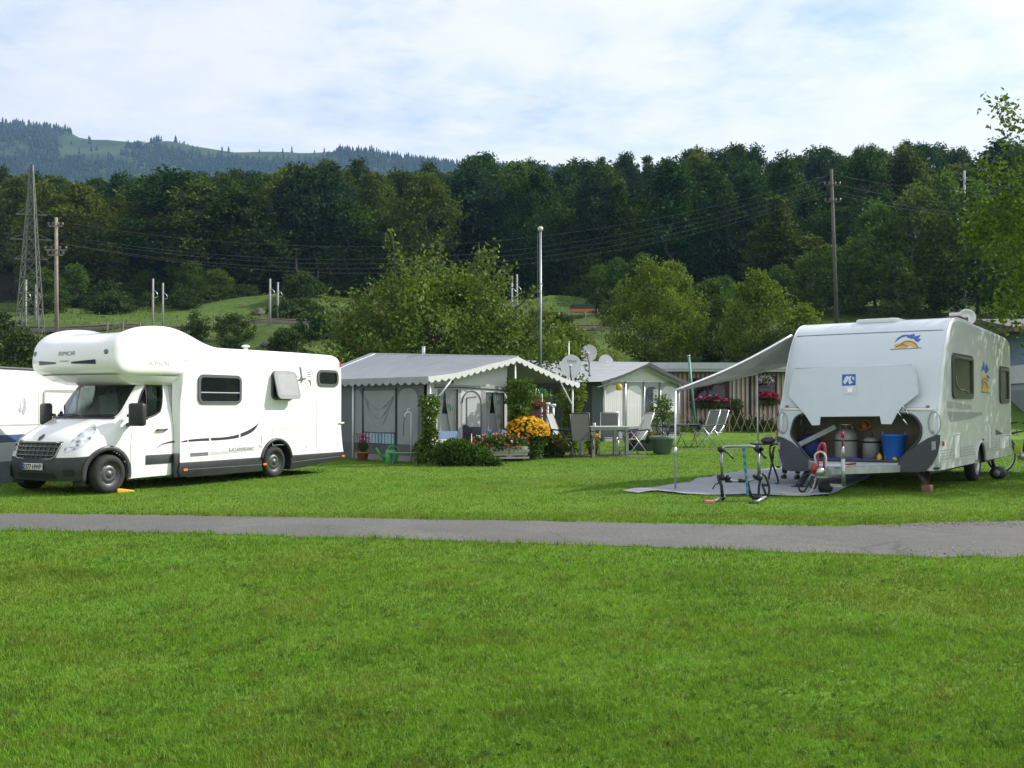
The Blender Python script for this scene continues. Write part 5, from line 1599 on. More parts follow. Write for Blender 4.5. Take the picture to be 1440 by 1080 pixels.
# ridge cloth
def rz_(y): return 2.87 + .05 * y
def roofpt(a, b, side):
    y = -.22 + b * 8.2
    zr = rz_(y) - max(0, y - 6.6) * .25
    if side == 0: x0, x1, z0 = -.13, 3.13, 2.24 + .03 * y * 0
    else: x0, x1, z0 = 5.75, 3.13, 2.17
    x = x0 + (x1 - x0) * a; z = z0 + (zr - z0) * a
    z -= .10 * math.sin(math.pi * a) * (1 + .3 * math.sin(y * 2.2)) * .8
    z += .024 * math.sin(y * 6 + a * 6 + 2.2 * math.sin(y * 2.3)) * math.sin(math.pi * a) + .02 * fbm(x, y, 1.1, 3)* math.sin(math.pi * a)
    return (x, y, z)
mb = MB(); mb.grid(lambda a, b: roofpt(a, b, 0), 14, 60); mb.grid(lambda a, b: roofpt(a, b, 1), 14, 60)
roof = mb.build('roof', ROOFV, t1)
mb = MB(); mb.tube([(3.13, -.22 + 8.2 * i / 30, rz_(-.22 + 8.2 * i / 30) + .006 - max(0, -.22 + 8.2 * i / 30 - 6.6) * .25) for i in range(31)], .018, 6); 
mb.tube([roofpt(a / 12, .80 - .0 * a, 0) for a in range(13)], .022, 6); mb.build('roof_seam', VALW, roof)
mb = MB(); scallop(mb, [roofpt(0, i / 40, 0) for i in range(41)], .21, 26, .35); mb.build('valance', cloth('valance_grey', (.33, .35, .38), .1), t1)
mb = MB(); scallop(mb, [roofpt(a / 14, 0, 0) for a in range(15)] + [roofpt(1 - a / 14, 0, 1) for a in range(15)], .17, 26, .4); 
mb.build('gable_valance', VALW, t1)
mb = MB(); scallop(mb, [roofpt(0, i / 20, 1) for i in range(21)], .17, 26, .35); mb.build('valance', FRGREY, t1)  # dark grey cloth stands in for the shaded inside of this valance
# front-left wall (x = wx plane, facing -x)
wx = .12
def wallL(name, poly, mat, off, parent=t1):
    m_ = MB(); m_.poly([(wx - off, y, z) for y, z in poly]); return m_.build(name, mat, parent)
wl = wallL('side_wall', [(.25, .0), (7.9, .0), (7.9, 2.2), (.25, 2.2)], FRGREY, 0)
for a0, a1, z0, z1_, r in ((.50, 1.34, .46, 1.95, .32), (2.93, 3.42, .46, 1.95, .30), (4.2, 5.6, .46, 1.95, .3)):
    m_ = MB()
    pl_ = arch(a0, a1, z0, z1_, r)
    m_.poly([(wx - .008, y, z) for y, z in pl_]); m_.build('window_panel', PANEL, wl)
m_ = MB()
m_.grid(lambda a, b: (wx - .012 - .03 * math.sin(math.pi * a) * (1 - b) - .008 * math.sin(18 * a + 6 * b * (a - .5)), 1.46 + 1.40 * a, .76 + 1.14 * b - .05 * (1 - b) * 0), 26, 14)
dp = m_.build('door_panel', PANEL, wl)
m_ = MB(); 
for k_ in range(3):
    m_.tube([(wx - .03, 1.5 + .02 + 1.3 * i / 16, 1.75 - .0 - (.35 + .25 * k_) * math.sin(math.pi * i / 16)) for i in range(17)], .012, 5)
m_.build('fold', PANEL, dp)
m_ = MB(); m_.grid(lambda a, b: (wx - .02 - .012 * math.sin(a * 75), 1.46 + 1.40 * a, .46 + .29 * b), 80, 2); m_.build('curtain', BLUEST, wl)
m_ = MB(); m_.bar((wx - .02, 1.41, .05), (wx - .02, 1.41, 1.98), .03); m_.bar((wx - .02, 1.44, .755), (wx - .02, 2.88, .755), .025); m_.bar((wx - .02, 2.89, .05), (wx - .02, 2.89, 1.98), .03); m_.build('zip', ZIP, wl)
wallL('mud_skirt', [(.25, .0), (7.9, .0), (7.9, .46), (.25, .46)], SKIRTC, .004, wl)
wallL('ground_flap', [(.25, .0), (3.3, .0), (3.3, .16), (.25, .16)], cloth('flap_grey', (.26, .24, .25), .02), .012, wl)
# gable wall (y = wy plane facing -y)
wy_ = .14
def wallG(name, poly, mat, off, parent=t1, holes=()):
    m_ = MB(); m_.poly([(x, wy_ - off, z) for x, z in poly], holes=[[(x, wy_ - off, z) for x, z in h] for h in holes]); return m_.build(name, mat, parent)
wg = wallG('gable_wall', [(.12, 0), (3.05, 0), (3.05, 2.72), (.12, 2.15)], PALE, 0, holes=[[(.48, .62), (1.20, .62), (1.20, 1.93), (.48, 1.93)], [(2.22, .62), (2.95, .62), (2.95, 1.86), (2.22, 1.86)]])
wallG('corner_strip', [(.12, 0), (.36, 0), (.36, 2.1), (.12, 2.1)], PALE, .006, wg)
for x0, x1 in ((1.20, 1.30), (2.06, 2.2)): wallG('frame_strip', [(x0, 0), (x1, 0), (x1, 2.05), (x0, 2.05)], cloth('canvas_light_grey', (.34, .35, .36), .05), .006, wg)
wallG('header_strip', [(.36, 1.95), (3.0, 1.90), (3.0, 2.02), (.36, 2.06)], cloth('canvas_light_grey', (.34, .35, .36), .05), .009, wg)
wallG('mud_skirt', [(.12, 0), (3.05, 0), (3.05, .48), (.12, .48)], SKIRTC, .012, wg)
d_ = wallG('door', arch(1.34, 2.03, .48, 1.89, .33), cloth('door_grey', (.52, .54, .55), .15), .016, wg)
m_ = MB(); m_.tube([(x, wy_ - .022, z) for x, z in arch(1.34, 2.03, .48, 1.89, .33)[1:]], .012, 5); m_.tube([(1.50, wy_ - .024, .48), (1.50, wy_ - .024, 1.70), (1.86, wy_ - .024, 1.74)], .010, 5); m_.build('zip', ZIP, d_)
m_ = MB(); m_.tube([(.36, wy_ - .02, 1.97), (1.2, wy_ - .02, 1.985), (2.1, wy_ - .02, 1.96), (3.0, wy_ - .02, 1.93)], .010, 5); m_.build('seam', ZIP, wg)
m_ = MB(); m_.poly([(.36 + .0, wy_ - .014, 1.45), (.36, wy_ - .014, 1.5)] + [(0.9, wy_ - .014, 2.12), (.94, wy_ - .014, 2.12), (.94, wy_ - .014, 2.25), (.9, wy_ - .014, 2.25)]) if 0 else None
m_.box((.96, wy_ - .02, 2.08), (1.02, wy_ - .01, 2.24)); m_.build('vent_flap', ZIP, wg)
# panes and curtains
GLV = glass('vinyl_window', (.86, .88, .89), .5)
for x0, x1 in ((.48, 1.20), (2.22, 2.95)):
    pn = wallG('window', [(x0, .62), (x1, .62), (x1, 1.93), (x0, 1.93)], GLV, -.004, wg)
    w_ = x1 - x0
    for sgn, xa in ((1, x0), (-1, x1)):
        m_ = MB()
        def cpt(a, b, sgn=sgn, xa=xa, w_=w_):
            tie = 1 - .62 * (1 - b) ** 1.1 if sgn > 0 else 1 - .50 * (1 - b) ** 1.2
            wd_ = w_ * (.40 if sgn > 0 else .58) * max(.25, tie)
            return (xa + sgn * a * wd_, wy_ + .06 + .012 * math.sin(a * 30), .75 + 1.18 * b)
        m_.grid(cpt, 30, 8); m_.build('curtain', CURTP, pn)
    m_ = MB(); m_.box((x0, wy_ + .14, .55), (x1, wy_ + .15, 1.28)); m_.build('blind', CURTW, pn)
    m_ = MB(); m_.grid(lambda a, b: (x0 + w_ * a, wy_ - .006, .62 + .2 * b), 3, 2); m_.build('sill_band', BLUEST if 0 else cloth('sill_blue', (.20, .32, .52), .1), pn)
m_ = MB(); m_.grid(lambda a, b: (3.05, wy_ + a * 6, b * 2.75), 4, 3); m_.build('inner_wall', FRGREY, t1)
m_ = MB(); m_.grid(lambda a, b: (3.05 + 2.6 * a, wy_ + 4.2, b * 2.75), 4, 3); m_.build('inner_wall', FRGREY, t1)
m_ = MB(); m_.box((.2, .2, .01), (5.5, 7.5, .03)); m_.build('floor_sheet', M('floor_sheet', (.16, .15, .14), .9), t1)
m_ = MB(); m_.grid(lambda a, b: (.3 + 2.7 * a, 2.6, b * 2.15), 2, 2); m_.build('inner_wall', FRGREY, t1)
# poles
for p in (((.06, -.06, 0), (.06, -.06, 2.2)), ((3.13, -.1, 0), (3.13, -.1, 2.86)), ((5.55, -.1, 0), (5.55, -.1, 2.18)), ((.06, 3.3, 0), (.06, 3.3, 2.2))):
    m_ = MB(); m_.tube(p, .028, 8); m_.build('pole', POSTW, t1)
for p in (((.75, -.16, 2.22), (.22, -.08, 1.6)), ((4.9, -.16, 2.25), (5.5, -.1, 1.55))):
    m_ = MB(); m_.tube(p, .024, 8); m_.build('brace', POSTW, t1)
# flue and the white caravan roof the tent is fixed to
m_ = MB(); m_.tube([(3.3, 4.1, 3.05), (3.3, 4.1, 3.32)], .05, 10); m_.tube([(3.3, 4.1, 3.32), (3.3, 4.1, 3.34)], .065, 10); m_.build('flue', VALW, t1)

# ------------------------------------------------------------------ second tent
t2 = thing('awning_tent', 'pale grey awning tent with white panelled gable behind the garden table', 'tent', G(848, 621), R(41))
R2 = cloth('roof_pale', (.40, .41, .435), .06, .55, .05)
W2 = 4.9; EZ, RZ = 2.52, 3.36
def r2pt(a, b, side):
    y = -.45 + b * 8
    x0, x1 = (-.55, W2 / 2) if side == 0 else (W2 + .45, W2 / 2)
    z0 = EZ - .05; 
    x = x0 + (x1 - x0) * a; z = z0 + (RZ + .045 * y - z0) * a - .05 * math.sin(math.pi * a)
    z += .006 * math.sin(a * 40) + .012 * math.sin(y * 6 + a * 3) * math.sin(math.pi * a)
    return (x, y, z)
mb = MB(); mb.grid(lambda a, b: r2pt(a, b, 0), 30, 40); mb.grid(lambda a, b: r2pt(a, b, 1), 30, 40); rf2 = mb.build('roof', R2, t2)
mb = MB(); mb.grid(lambda a, b: tuple(Vector(r2pt(a, 0, 1)) - Vector((0, .004, .13 * b))), 20, 1); mb.grid(lambda a, b: tuple(Vector(r2pt(a, 0, 0)) - Vector((0, .004, .10 * b))), 20, 1); mb.build('roof_fascia', cloth('fascia_dark', (.05, .052, .058), .0), t2)
mb = MB()
for s_ in (0, 1): mb.tube([Vector(r2pt(a / 10, .03, s_)) - Vector((0, .02, .22)) for a in range(11)], .022, 6)
mb.build('awning_bar', ALU, t2)
def w2(name, poly, mat, off, parent=t2, y=0.0):
    m_ = MB(); m_.poly([(x, y - off, z) for x, z in poly]); return m_.build(name, mat, parent)
g2 = w2('gable_wall', [(0, 0), (W2, 0), (W2, EZ - .02), (W2 / 2, RZ - .08), (0, EZ - .02)], cloth('canvas_grey2', (.36, .37, .39), .06), 0)
w2('gable_top', [(.10, EZ + .0), (W2 - .1, EZ + .0), (W2 / 2, RZ - .14)], PALE, .008, g2)
m_ = MB(); m_.bar((0.1, -.02, EZ), (W2 - .1, -.02, EZ), .03); m_.build('crossbar', ALU, g2)
for i, (x0, x1) in enumerate(((.14, 1.22), (1.45, 2.42), (2.62, 3.48), (3.70, 4.72))):
    if i == 2:
        p_ = w2('window', arch(x0, x1, .62, 2.34, .34), glass('vinyl_window', (.45, .47, .48), .6), .01, g2)
        w2('pane_backing', arch(x0 + .02, x1 - .02, .62, 2.3, .34), M('tent_inside', (.10, .11, .13), .9, var=.4, scale=6), -.006 + .012, p_)
        m_ = MB()
        for k_ in range(5): m_.tube([(x0 + .05 + .12 * k_, -.016, 1.0 + .28 * k_), (x0 + .45 + .08 * k_, -.016, 1.25 + .22 * k_)], .012, 4)
        m_.build('drawn_reflection', M('reflection_grey', (.3, .31, .33), .5), p_)  # thin grey tubes draw reflections on the vinyl
        m_ = MB(); m_.grid(lambda a, b: (x1 - .32 + .30 * a, -.018 - .008 * math.sin(a * 20), .8 + 1.4 * b), 14, 3); m_.build('curtain', CURTW, p_)
    else:
        m_ = MB()
        pl_ = arch(x0, x1, .60, 2.34, .36 if i else .3)
        m_.poly([(x, -.010, z) for x, z in pl_]); pn = m_.build('window_panel', CURTW, g2)
        m_ = MB()
        for k_ in range(9):
            xx = x0 + .06 + (x1 - x0 - .12) * k_ / 8
            m_.tube([(xx, -.011, .62), (xx + .01 * math.sin(k_ * 3), -.011, 2.1)], .006, 6)
        m_.build('curtain_fold', CURTW, pn)
for x in (.05, 1.33, 2.52, 3.58, 4.84): m_ = MB(); m_.tube([(x, -.05, 0), (x, -.05, EZ)], .03, 8); m_.build('pole', ALU if x != .05 else POSTW, t2)
w2('mud_skirt', [(0, 0), (W2, 0), (W2, .56), (0, .56)], cloth('canvas_skirt2', (.25, .26, .28), .03), .014, g2)
m_ = MB(); m_.grid(lambda a, b: (0, 8 * a, EZ * b), 8, 2); sw_ = m_.build('side_wall', cloth('canvas_shade', (.09, .095, .11), .02), t2)  # darker canvas colour carries the shade on the tent's left side
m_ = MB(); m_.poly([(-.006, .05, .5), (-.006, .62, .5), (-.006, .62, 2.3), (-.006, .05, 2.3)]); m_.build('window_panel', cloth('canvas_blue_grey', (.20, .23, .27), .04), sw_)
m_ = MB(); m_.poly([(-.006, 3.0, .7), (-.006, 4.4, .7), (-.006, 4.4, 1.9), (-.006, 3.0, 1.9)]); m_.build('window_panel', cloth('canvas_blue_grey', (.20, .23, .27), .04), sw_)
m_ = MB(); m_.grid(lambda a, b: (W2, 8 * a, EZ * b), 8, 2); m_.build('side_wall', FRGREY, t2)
# lantern hanging in the gable
ln = thing('lantern', 'small yellow lantern hanging from the pale tent gable', 'lantern', P(870.5, 549, G(848, 621).y - .1))
m_ = MB(); m_.lathe([(.10, 0), (.13, .04), (.14, .15), (.10, .24), (.04, .28)], n=12); m_.build('shade', M('lantern_yellow', (.70, .52, .10), .5, trans=.3), ln)
m_ = MB(); m_.tube([(0, 0, .28), (0, 0, .42)], .008, 5); m_.tube([(.11, 0, .02), (.0, 0, .30), (-.11, 0, .02)], .008, 5); m_.build('hook', BLACKP, ln)

# ------------------------------------------------------------------ striped chalet
ch = thing('chalet', 'low chalet with white and dark red striped boards and flower boxes', 'chalet', G(1000, 614), R(3))
def board_mat():
    m, t, out = new_mat('striped_boards')
    tc = t.new('ShaderNodeTexCoord'); s = t.new('ShaderNodeSeparateXYZ'); t.link(tc.outputs['Object'], s.inputs[0])
    f = t.math('FRACT', t.math('MULTIPLY', s.outputs[0], 4.6))
    c = t.ramp(f, [(0, (.58, .53, .47)), (.42, (.20, .025, .025)), (.58, (.58, .53, .47)), (.66, (.05, .025, .025)), (.92, (.58, .53, .47))], 'CONSTANT')  # dark stripes strengthened to carry the shade on this wall
    c = t.mixc(t.math('MULTIPLY', t.noise(tc.outputs['Object'], 4, 5), .35), c, (.12, .08, .06))
    p = t.new('ShaderNodeBsdfPrincipled'); p.inputs['Roughness'].default_value = .7; t.link(c, p.inputs['Base Color']); t.link(p.outputs[0], out.inputs[0])
    return m
BRD = board_mat()
m_ = MB()
def cw(x0, x1, z0, z1_, holes=(), y=0):
    m_.poly([(x0, y, z0), (x1, y, z0), (x1, y, z1_), (x0, y, z1_)], thick=(0, .06, 0), holes=[[(a, y, c), (b, y, c), (b, y, d), (a, y, d)] for a, b, c, d in holes])
cw(-4.2, 5.2, 0, 3.05, [(-1.0, .72, 1.75, 2.75), (2.35, 3.15, 1.85, 2.85)])
m_.build('front_wall', BRD, ch, fix=True)
m_ = MB(); m_.box((-4.2, .06, 0), (-4.14, 5, 3.05)); m_.box((5.14, .06, 0), (5.2, 5, 3.05)); m_.box((-4.2, 5, 0), (5.2, 5.06, 3.05)); m_.build('outer_wall', M('chalet_wall', (.5, .47, .42), .8), ch)
m_ = MB(); m_.box((-4.1, 1.2, 0.02), (5.1, 1.25, 3.0)); m_.build('inner_wall', INTERIOR, ch)
m_ = MB(); m_.box((-4.6, -.75, 3.28), (5.6, 5.4, 3.42)); rf_ = m_.build('roof', M('roof_felt', (.33, .33, .33), .8, var=.15), ch)
m_ = MB(); m_.box((-4.62, -.80, 3.22), (5.62, -.752, 3.52)); m_.box((-4.6, -.74, 3.10), (5.6, -.1, 3.26)); m_.build('fascia', M('fascia_grey', (.42, .44, .47), .6), rf_)
m_ = MB(); m_.box((-4.5, -.7, 3.04), (5.5, .0, 3.095)); m_.build('soffit', M('soffit_brown', (.06, .03, .02), .8), rf_)
REDC = M('curtain_red', (.32, .02, .035), .9, var=.3, scale=6, trans=.15)
for (a, b, c, d, kind) in ((-1.0, .72, 1.75, 2.75, 0), (2.35, 3.15, 1.85, 2.85, 1)):
    f = MB(); o = [(a - .06, -.03, c - .06), (b + .06, -.03, c - .06), (b + .06, -.03, d + .06), (a - .06, -.03, d + .06)]; inn = [(a, -.03, c), (b, -.03, c), (b, -.03, d), (a, -.03, d)]
    f.poly(o, thick=(0, .05, 0), holes=[inn]); wf = f.build('window', M('chalet_frame', (.10, .02, .02) if kind == 0 else (.6, .58, .55), .6), ch, fix=True)
    m_ = MB(); m_.poly([(a, .03, c), (b, .03, c), (b, .03, d), (a, .03, d)]); m_.build('pane', GLASS_W, wf)
    m_ = MB(); w_ = b - a
    m_.grid(lambda s_, t_: (a + w_ * .46 * s_, .10 + .02 * math.sin(s_ * 22), c + (d - c) * .8 * t_), 20, 2); m_.grid(lambda s_, t_: (b - w_ * .46 * s_, .10 + .02 * math.sin(s_ * 22), c + (d - c) * .8 * t_), 20, 2); m_.build('curtain', REDC, wf)
    m_ = MB(); m_.box((a, -.02, (c + d) / 2 - .0), (b, .03, (c + d) / 2 + .03)) if kind else m_.box(((a + b) / 2 - .02, -.02, c), ((a + b) / 2 + .02, .03, d)); m_.build('glazing_bar', M('chalet_frame_bar', (.10, .02, .02), .6), wf)
m_ = MB(); m_.box((1.86, -.06, 0), (1.96, .0, 3.05)); m_.box((.76, -.05, 0), (.9, 0, 3.05)); m_.build('post', M('post_dark', (.03, .02, .02), .7), ch)

# ------------------------------------------------------------------ white caravan at the left edge
lo_ = G(0, 681); LA = R(80)
lc = thing('touring_caravan', 'white caravan with blue waistband half hidden behind the motorhome', 'caravan', (lo_.x - .55, lo_.y - 2.6, 0), LA)
lp_ = round_poly([(0, .30), (0, 1.0), (.35, 2.22), (5.9, 2.22), (6.1, 1.6), (6.1, .3)], [.05, .3, .3, .35, .2, .05], 5)
m_ = MB()
m_.poly([(x, 0, z) for x, z in lp_], thick=(0, 2.2, 0)); m_.build('body_shell', M('caravan_white', (.80, .80, .79), .3, var=.03, coat=.3), lc, fix=True, bevel=.035, seg=3)
def ld(name, pts, mat, v=-.006): 
    q = MB(); q.poly([(u, v, z) for u, z in pts]); return q.build(name, mat, lc)
ld('waist_band', [(.02, .78), (6.08, .78), (6.08, .93), (.02, .93)], M('band_blue', (.05, .10, .20), .4))
ld('lower_band', [(.02, .42), (6.08, .42), (6.08, .765), (.02, .765)], M('band_grey', (.42, .44, .46), .4))
ld('trim_line', [(.02, 1.10), (6.08, 1.10), (6.08, 1.13), (.02, 1.13)], M('line_grey', (.45, .45, .46), .4)); ld('trim_line', [(.2, 1.86), (6.0, 1.86), (6.0, 1.875), (.2, 1.875)], M('line_pale', (.62, .62, .63), .4))
q = MB(); q.box((.05, -.02, .0), (6.05, .0, .42)); q.build('ground_skirt', M('skirt_blue_grey', (.10, .12, .145), .6, var=.15), lc)
q = MB(); q.tube([(.4, -.012, 2.225), (5.85, -.012, 2.225)], .022, 6); q.build('awning_rail', M('rail_dark', (.12, .12, .13), .4), lc)
wq = MB(); o, inn, th = rframe(4.05, 1.22, 5.1, 1.78, .06, .05, 0.0, -.02); wq.poly(o, thick=th, holes=[inn]); wf = wq.build('window', M('frame_taupe', (.36, .34, .32), .5), lc, fix=True)
wq = MB(); wq.poly(rr3(4.04, 1.21, 5.11, 1.79, .06, -.008)); wq.build('pane', M('blind_white', (.68, .68, .66), .4, coat=.3), wf)
ld('door_seam', [(3.87, .45), (3.885, .45), (3.885, 1.84), (3.87, 1.84)], M('line_grey', (.45, .45, .46), .4))
FL = M('flame_silver', (.42, .43, .48), .4)
ld('flame_mark', [(3.42, 1.30), (3.5, 1.42), (3.50, 1.55), (3.40, 1.70), (3.36, 1.82), (3.42, 1.66), (3.42, 1.5), (3.36, 1.38)], FL); ld('flame_mark', [(3.33, 1.35), (3.36, 1.45), (3.33, 1.58), (3.30, 1.46), (3.24, 1.42)], FL)
wheel('wheel', lc, (3.0, .12, .32), r=.32, side=-1)

# ------------------------------------------------------------------ caravan's own awning, groundsheet, rack ...
aw = thing('sun_awning', 'grey fabric sun awning stretched from the caravan to slender poles', 'awning')
pA = G(950, 688); cvx = Vector((math.cos(CV_A), math.sin(CV_A), 0))
pB = pA + cvx * 3.7
top = P(953, 549, pA.y); ztop = top.z
A0 = CVW @ Vector((.72, CVB + .0, 2.86)); A1 = CVW @ Vector((4.4, CVB + .0, 2.92))
O0 = Vector((pA.x, pA.y, ztop)); O1 = Vector((pB.x, pB.y, ztop + .40))
def awp(a, b):
    p = A0.lerp(A1, b).lerp(O0.lerp(O1, b), a)
    p.z -= .07 * math.sin(math.pi * a) + .05 * math.sin(math.pi * b) * math.sin(math.pi * a)
    p.z += .014 * math.sin(a * 24 + b) * math.sin(math.pi * b)
    return p
m_ = MB(); m_.grid(awp, 30, 16); m_.build('fabric', M('awning_fabric', (.24, .25, .22), .85, var=.12, trans=.34, scale=2), aw)
m_ = MB(); m_.tube([awp(i / 20, 0) + Vector((0, 0, .0)) for i in range(21)], .024, 6); m_.tube([awp(1, i / 10) for i in range(11)], .022, 6); m_.build('rail', ALU, aw)
for p, q_ in ((pA, O0), (pB, O1)): m_ = MB(); m_.tube([Vector((p.x, p.y, 0)), q_], .018, 8); m_.tube([Vector((p.x, p.y, .6)), Vector((p.x, p.y, .75))], .026, 8); m_.build('pole', ALU, aw)
# groundsheet
gs_pts = MAT_PTS
bm = bmesh.new(); f = bm.faces.new([bm.verts.new((p.x, p.y, 0)) for p in gs_pts]); bmesh.ops.triangulate(bm, faces=[f]); bmesh.ops.subdivide_edges(bm, edges=bm.edges, cuts=9, use_grid_fill=True); bmesh.ops.triangulate(bm, faces=bm.faces)
for v in bm.verts: v.co.z = .022 + .012 * fbm(v.co.x, v.co.y, 2.4, 4) + .012 * math.sin(v.co.x * 5 + v.co.y * 2)
for fa in bm.faces: fa.smooth = True
bmesh.ops.recalc_face_normals(bm, faces=bm.faces)
if sum(fa.normal.z for fa in bm.faces) < 0: bmesh.ops.reverse_faces(bm, faces=bm.faces)
r = bmesh.ops.solidify(bm, geom=bm.faces[:], thickness=-.006)
me = bpy.data.meshes.new('groundsheet'); bm.to_mesh(me); bm.free(); me.materials.append(M('groundsheet_grey', (.27, .29, .32), .75, var=.1, scale=3, bump=.2))
gs = bpy.data.objects.new('groundsheet', me); COL.objects.link(gs); tag(gs, 'crumpled pale grey groundsheet spread beside the caravan', 'groundsheet')
# ================================================================== leaf helpers
def leaf_quads(pts, size, aspect=.5, up=.25, jitter=.35, outward=None, ow=.6):
    """diamond leaves (two triangles sharing a fold): returns verts, faces, totals"""
    pts = np.asarray(pts, float); n_ = len(pts)
    d = rng.normal(size=(n_, 3)); d[:, 2] += up
    if outward is not None: d += ow * outward
    d /= np.linalg.norm(d, axis=1, keepdims=True)
    r_ = rng.normal(size=(n_, 3)); s = np.cross(d, r_); s /= np.linalg.norm(s, axis=1, keepdims=True) + 1e-9
    nn = np.cross(d, s)
    L_ = size * (1 + jitter * rng.uniform(-1, 1, n_))[:, None]
    W_ = L_ * aspect
    fold = .18
    a = pts; b = pts + d * L_ * .45 + s * W_ * .5 + nn * L_ * fold; c = pts + d * L_; e = pts + d * L_ * .45 - s * W_ * .5 + nn * L_ * fold
    V = np.stack([a, b, c, e], 1).reshape(-1, 3)
    k_ = np.arange(n_)[:, None] * 4
    F = (k_ + np.array([[0, 1, 2, 0, 2, 3]])).ravel()
    T = np.full(2 * n_, 3)
    return V, F, T
def leaf_obj(name, pts, size, mat, parent, **kw):
    V, F, T = leaf_quads(pts, size, **kw)
    return raw_mesh(name, V, F, T, mat, parent)
def ell_pts(n_, c, r, shell=.55):
    d = rng.normal(size=(n_, 3)); d /= np.linalg.norm(d, axis=1, keepdims=True)
    q = (shell + (1 - shell) * rng.random(n_))[:, None] ** .8
    return np.array(c) + d * q * np.array(r), d
def blooms(pts, r, petals, mat, name, parent, up=1.0, cup=.25):
    V, F, T = [], [], []; b = 0
    for p in pts:
        d = Vector((random.gauss(0, .5), random.gauss(0, .5), up)).normalized()
        d.y -= .35; d.normalize()
        s = d.orthogonal().normalized(); t_ = d.cross(s)
        rr = r * random.uniform(.75, 1.2); a0 = random.uniform(0, 6.28)
        V.append(tuple(Vector(p))); c0 = b; b += 1
        k_ = petals * 2
        for i in range(k_):
            a = a0 + 2 * math.pi * i / k_
            q = rr * (1 if i % 2 == 0 else .62)
            V.append(tuple(Vector(p) + (s * math.cos(a) + t_ * math.sin(a)) * q + d * cup * q * (1 if i % 2 == 0 else .5)))
        for i in range(k_):
            F += [c0, c0 + 1 + i, c0 + 1 + (i + 1) % k_]; T.append(3)
        b += k_
    return raw_mesh(name, np.array(V), F, np.array(T), mat, parent)
LF_G = leaf_mat('leaf_garden', (.025, .058, .009), (.075, .15, .020), (.16, .24, .04), .35, .5, nscale=2.5)
LF_D = leaf_mat('leaf_deep', (.018, .046, .009), (.052, .112, .018), (.12, .19, .04), .3, .45, nscale=2.5)
LF_Y = leaf_mat('leaf_lime', (.05, .09, .012), (.13, .20, .03), (.24, .28, .06), .4, .5, nscale=2)
def petal(name, c): return leaf_mat(name, tuple(x * .75 for x in c), c, tuple(min(1, x * 1.15 + .02) for x in c), .3, .6)
PINK = petal('petal_pink', (.62, .16, .20)); ROSE = petal('petal_rose', (.62, .06, .16)); SALM = petal('petal_salmon', (.66, .22, .14)); WHT = petal('petal_white', (.66, .62, .64)); ORG = petal('petal_amber', (.86, .47, .015)); MAG = petal('petal_magenta', (.40, .03, .14)); PUR = petal('petal_purple', (.30, .08, .25)); REDP = petal('petal_red', (.60, .05, .04))
STEM = M('plant_stem', (.06, .09, .02), .7)
WOODB = M('bark_brown', (.065, .05, .036), .9, var=.35, scale=10, bump=.4)
def stems(parent, base_r, h, n_, mat=STEM, r=.006, spread=.5):
    m_ = MB()
    for i in range(n_):
        a = random.uniform(0, 6.28); q = base_r * random.random() ** .5
        p0 = Vector((q * math.cos(a), q * math.sin(a), 0)); p1 = p0 * (1 + spread) + Vector((0, 0, h * random.uniform(.7, 1)))
        m_.tube([p0, p0.lerp(p1, .5) + Vector((0, 0, .05 * h)), p1], r, 5)
    return m_.build('stems', mat, parent)
def pot(parent, r0, r1, h, mat, lip=.025, n=24):
    m_ = MB(); m_.lathe([(r0, 0), (r0 + (r1 - r0) * .9, h * .86), (r1 + lip * .3, h * .86), (r1 + lip, h * .88), (r1 + lip, h), (r1 - .01, h), (r1 - .02, h * .9)], n=n, cap1=True)
    o = m_.build('pot', mat, parent)
    m_ = MB(); m_.lathe([(.001, h * .9), (r1 - .015, h * .91)], n=n, cap0=False, cap1=False); m_.build('soil', M('soil', (.03, .022, .015), .95, var=.4, scale=20), o)
    return o

# ------------------------------------------------------------------ vines
def vine(name, label, loc, h, r, n_, mat, size, top=1.0, pole=None):
    o = thing(name, label, 'climbing plant', loc)
    z = rng.random(n_) * h; a = rng.uniform(0, 2 * np.pi, n_)
    prof_ = r * (.75 + .35 * np.sin(z / h * 7 + 1) * .6 + .25 * (1 - z / h)) * np.where(z / h > .85, top * (1.25 - z / h) / .4, 1)
    q = prof_ * rng.random(n_) ** .4 * (1 + .35 * np.sin(a * 2 + z * 4))
    pts = np.stack([q * np.cos(a), q * np.sin(a), z], 1)
    out_ = np.stack([np.cos(a), np.sin(a), .0 * a], 1)
    leaf_obj('leaves', pts, size, mat, o, outward=out_, ow=.9, up=-.2, aspect=.6)
    m_ = MB(); m_.tube([(.02 * math.sin(i * 1.3), .02 * math.cos(i * 1.7), h * i / 14) for i in range(15)], .012, 5); m_.tube([(.03 * math.cos(i * 1.9), .03 * math.sin(i * 1.1), h * .9 * i / 14) for i in range(15)], .009, 5); m_.build('stems', STEM, o)
    return o
vine('climbing_vine', 'tall slim green vine climbing the near corner post of the first tent', G(604, 654), 1.75, .24, 1500, LF_G, .10)
vine('climbing_vine', 'broad bushy vine climbing the middle post under the white gable', (.22, 26.75, 0), 2.20, .40, 2200, LF_G, .11)
vine('climbing_vine', 'yellow green vine in front of the dark gap under the big dish', (1.95, 31.3, 0), 2.10, .42, 1900, LF_Y, .12)

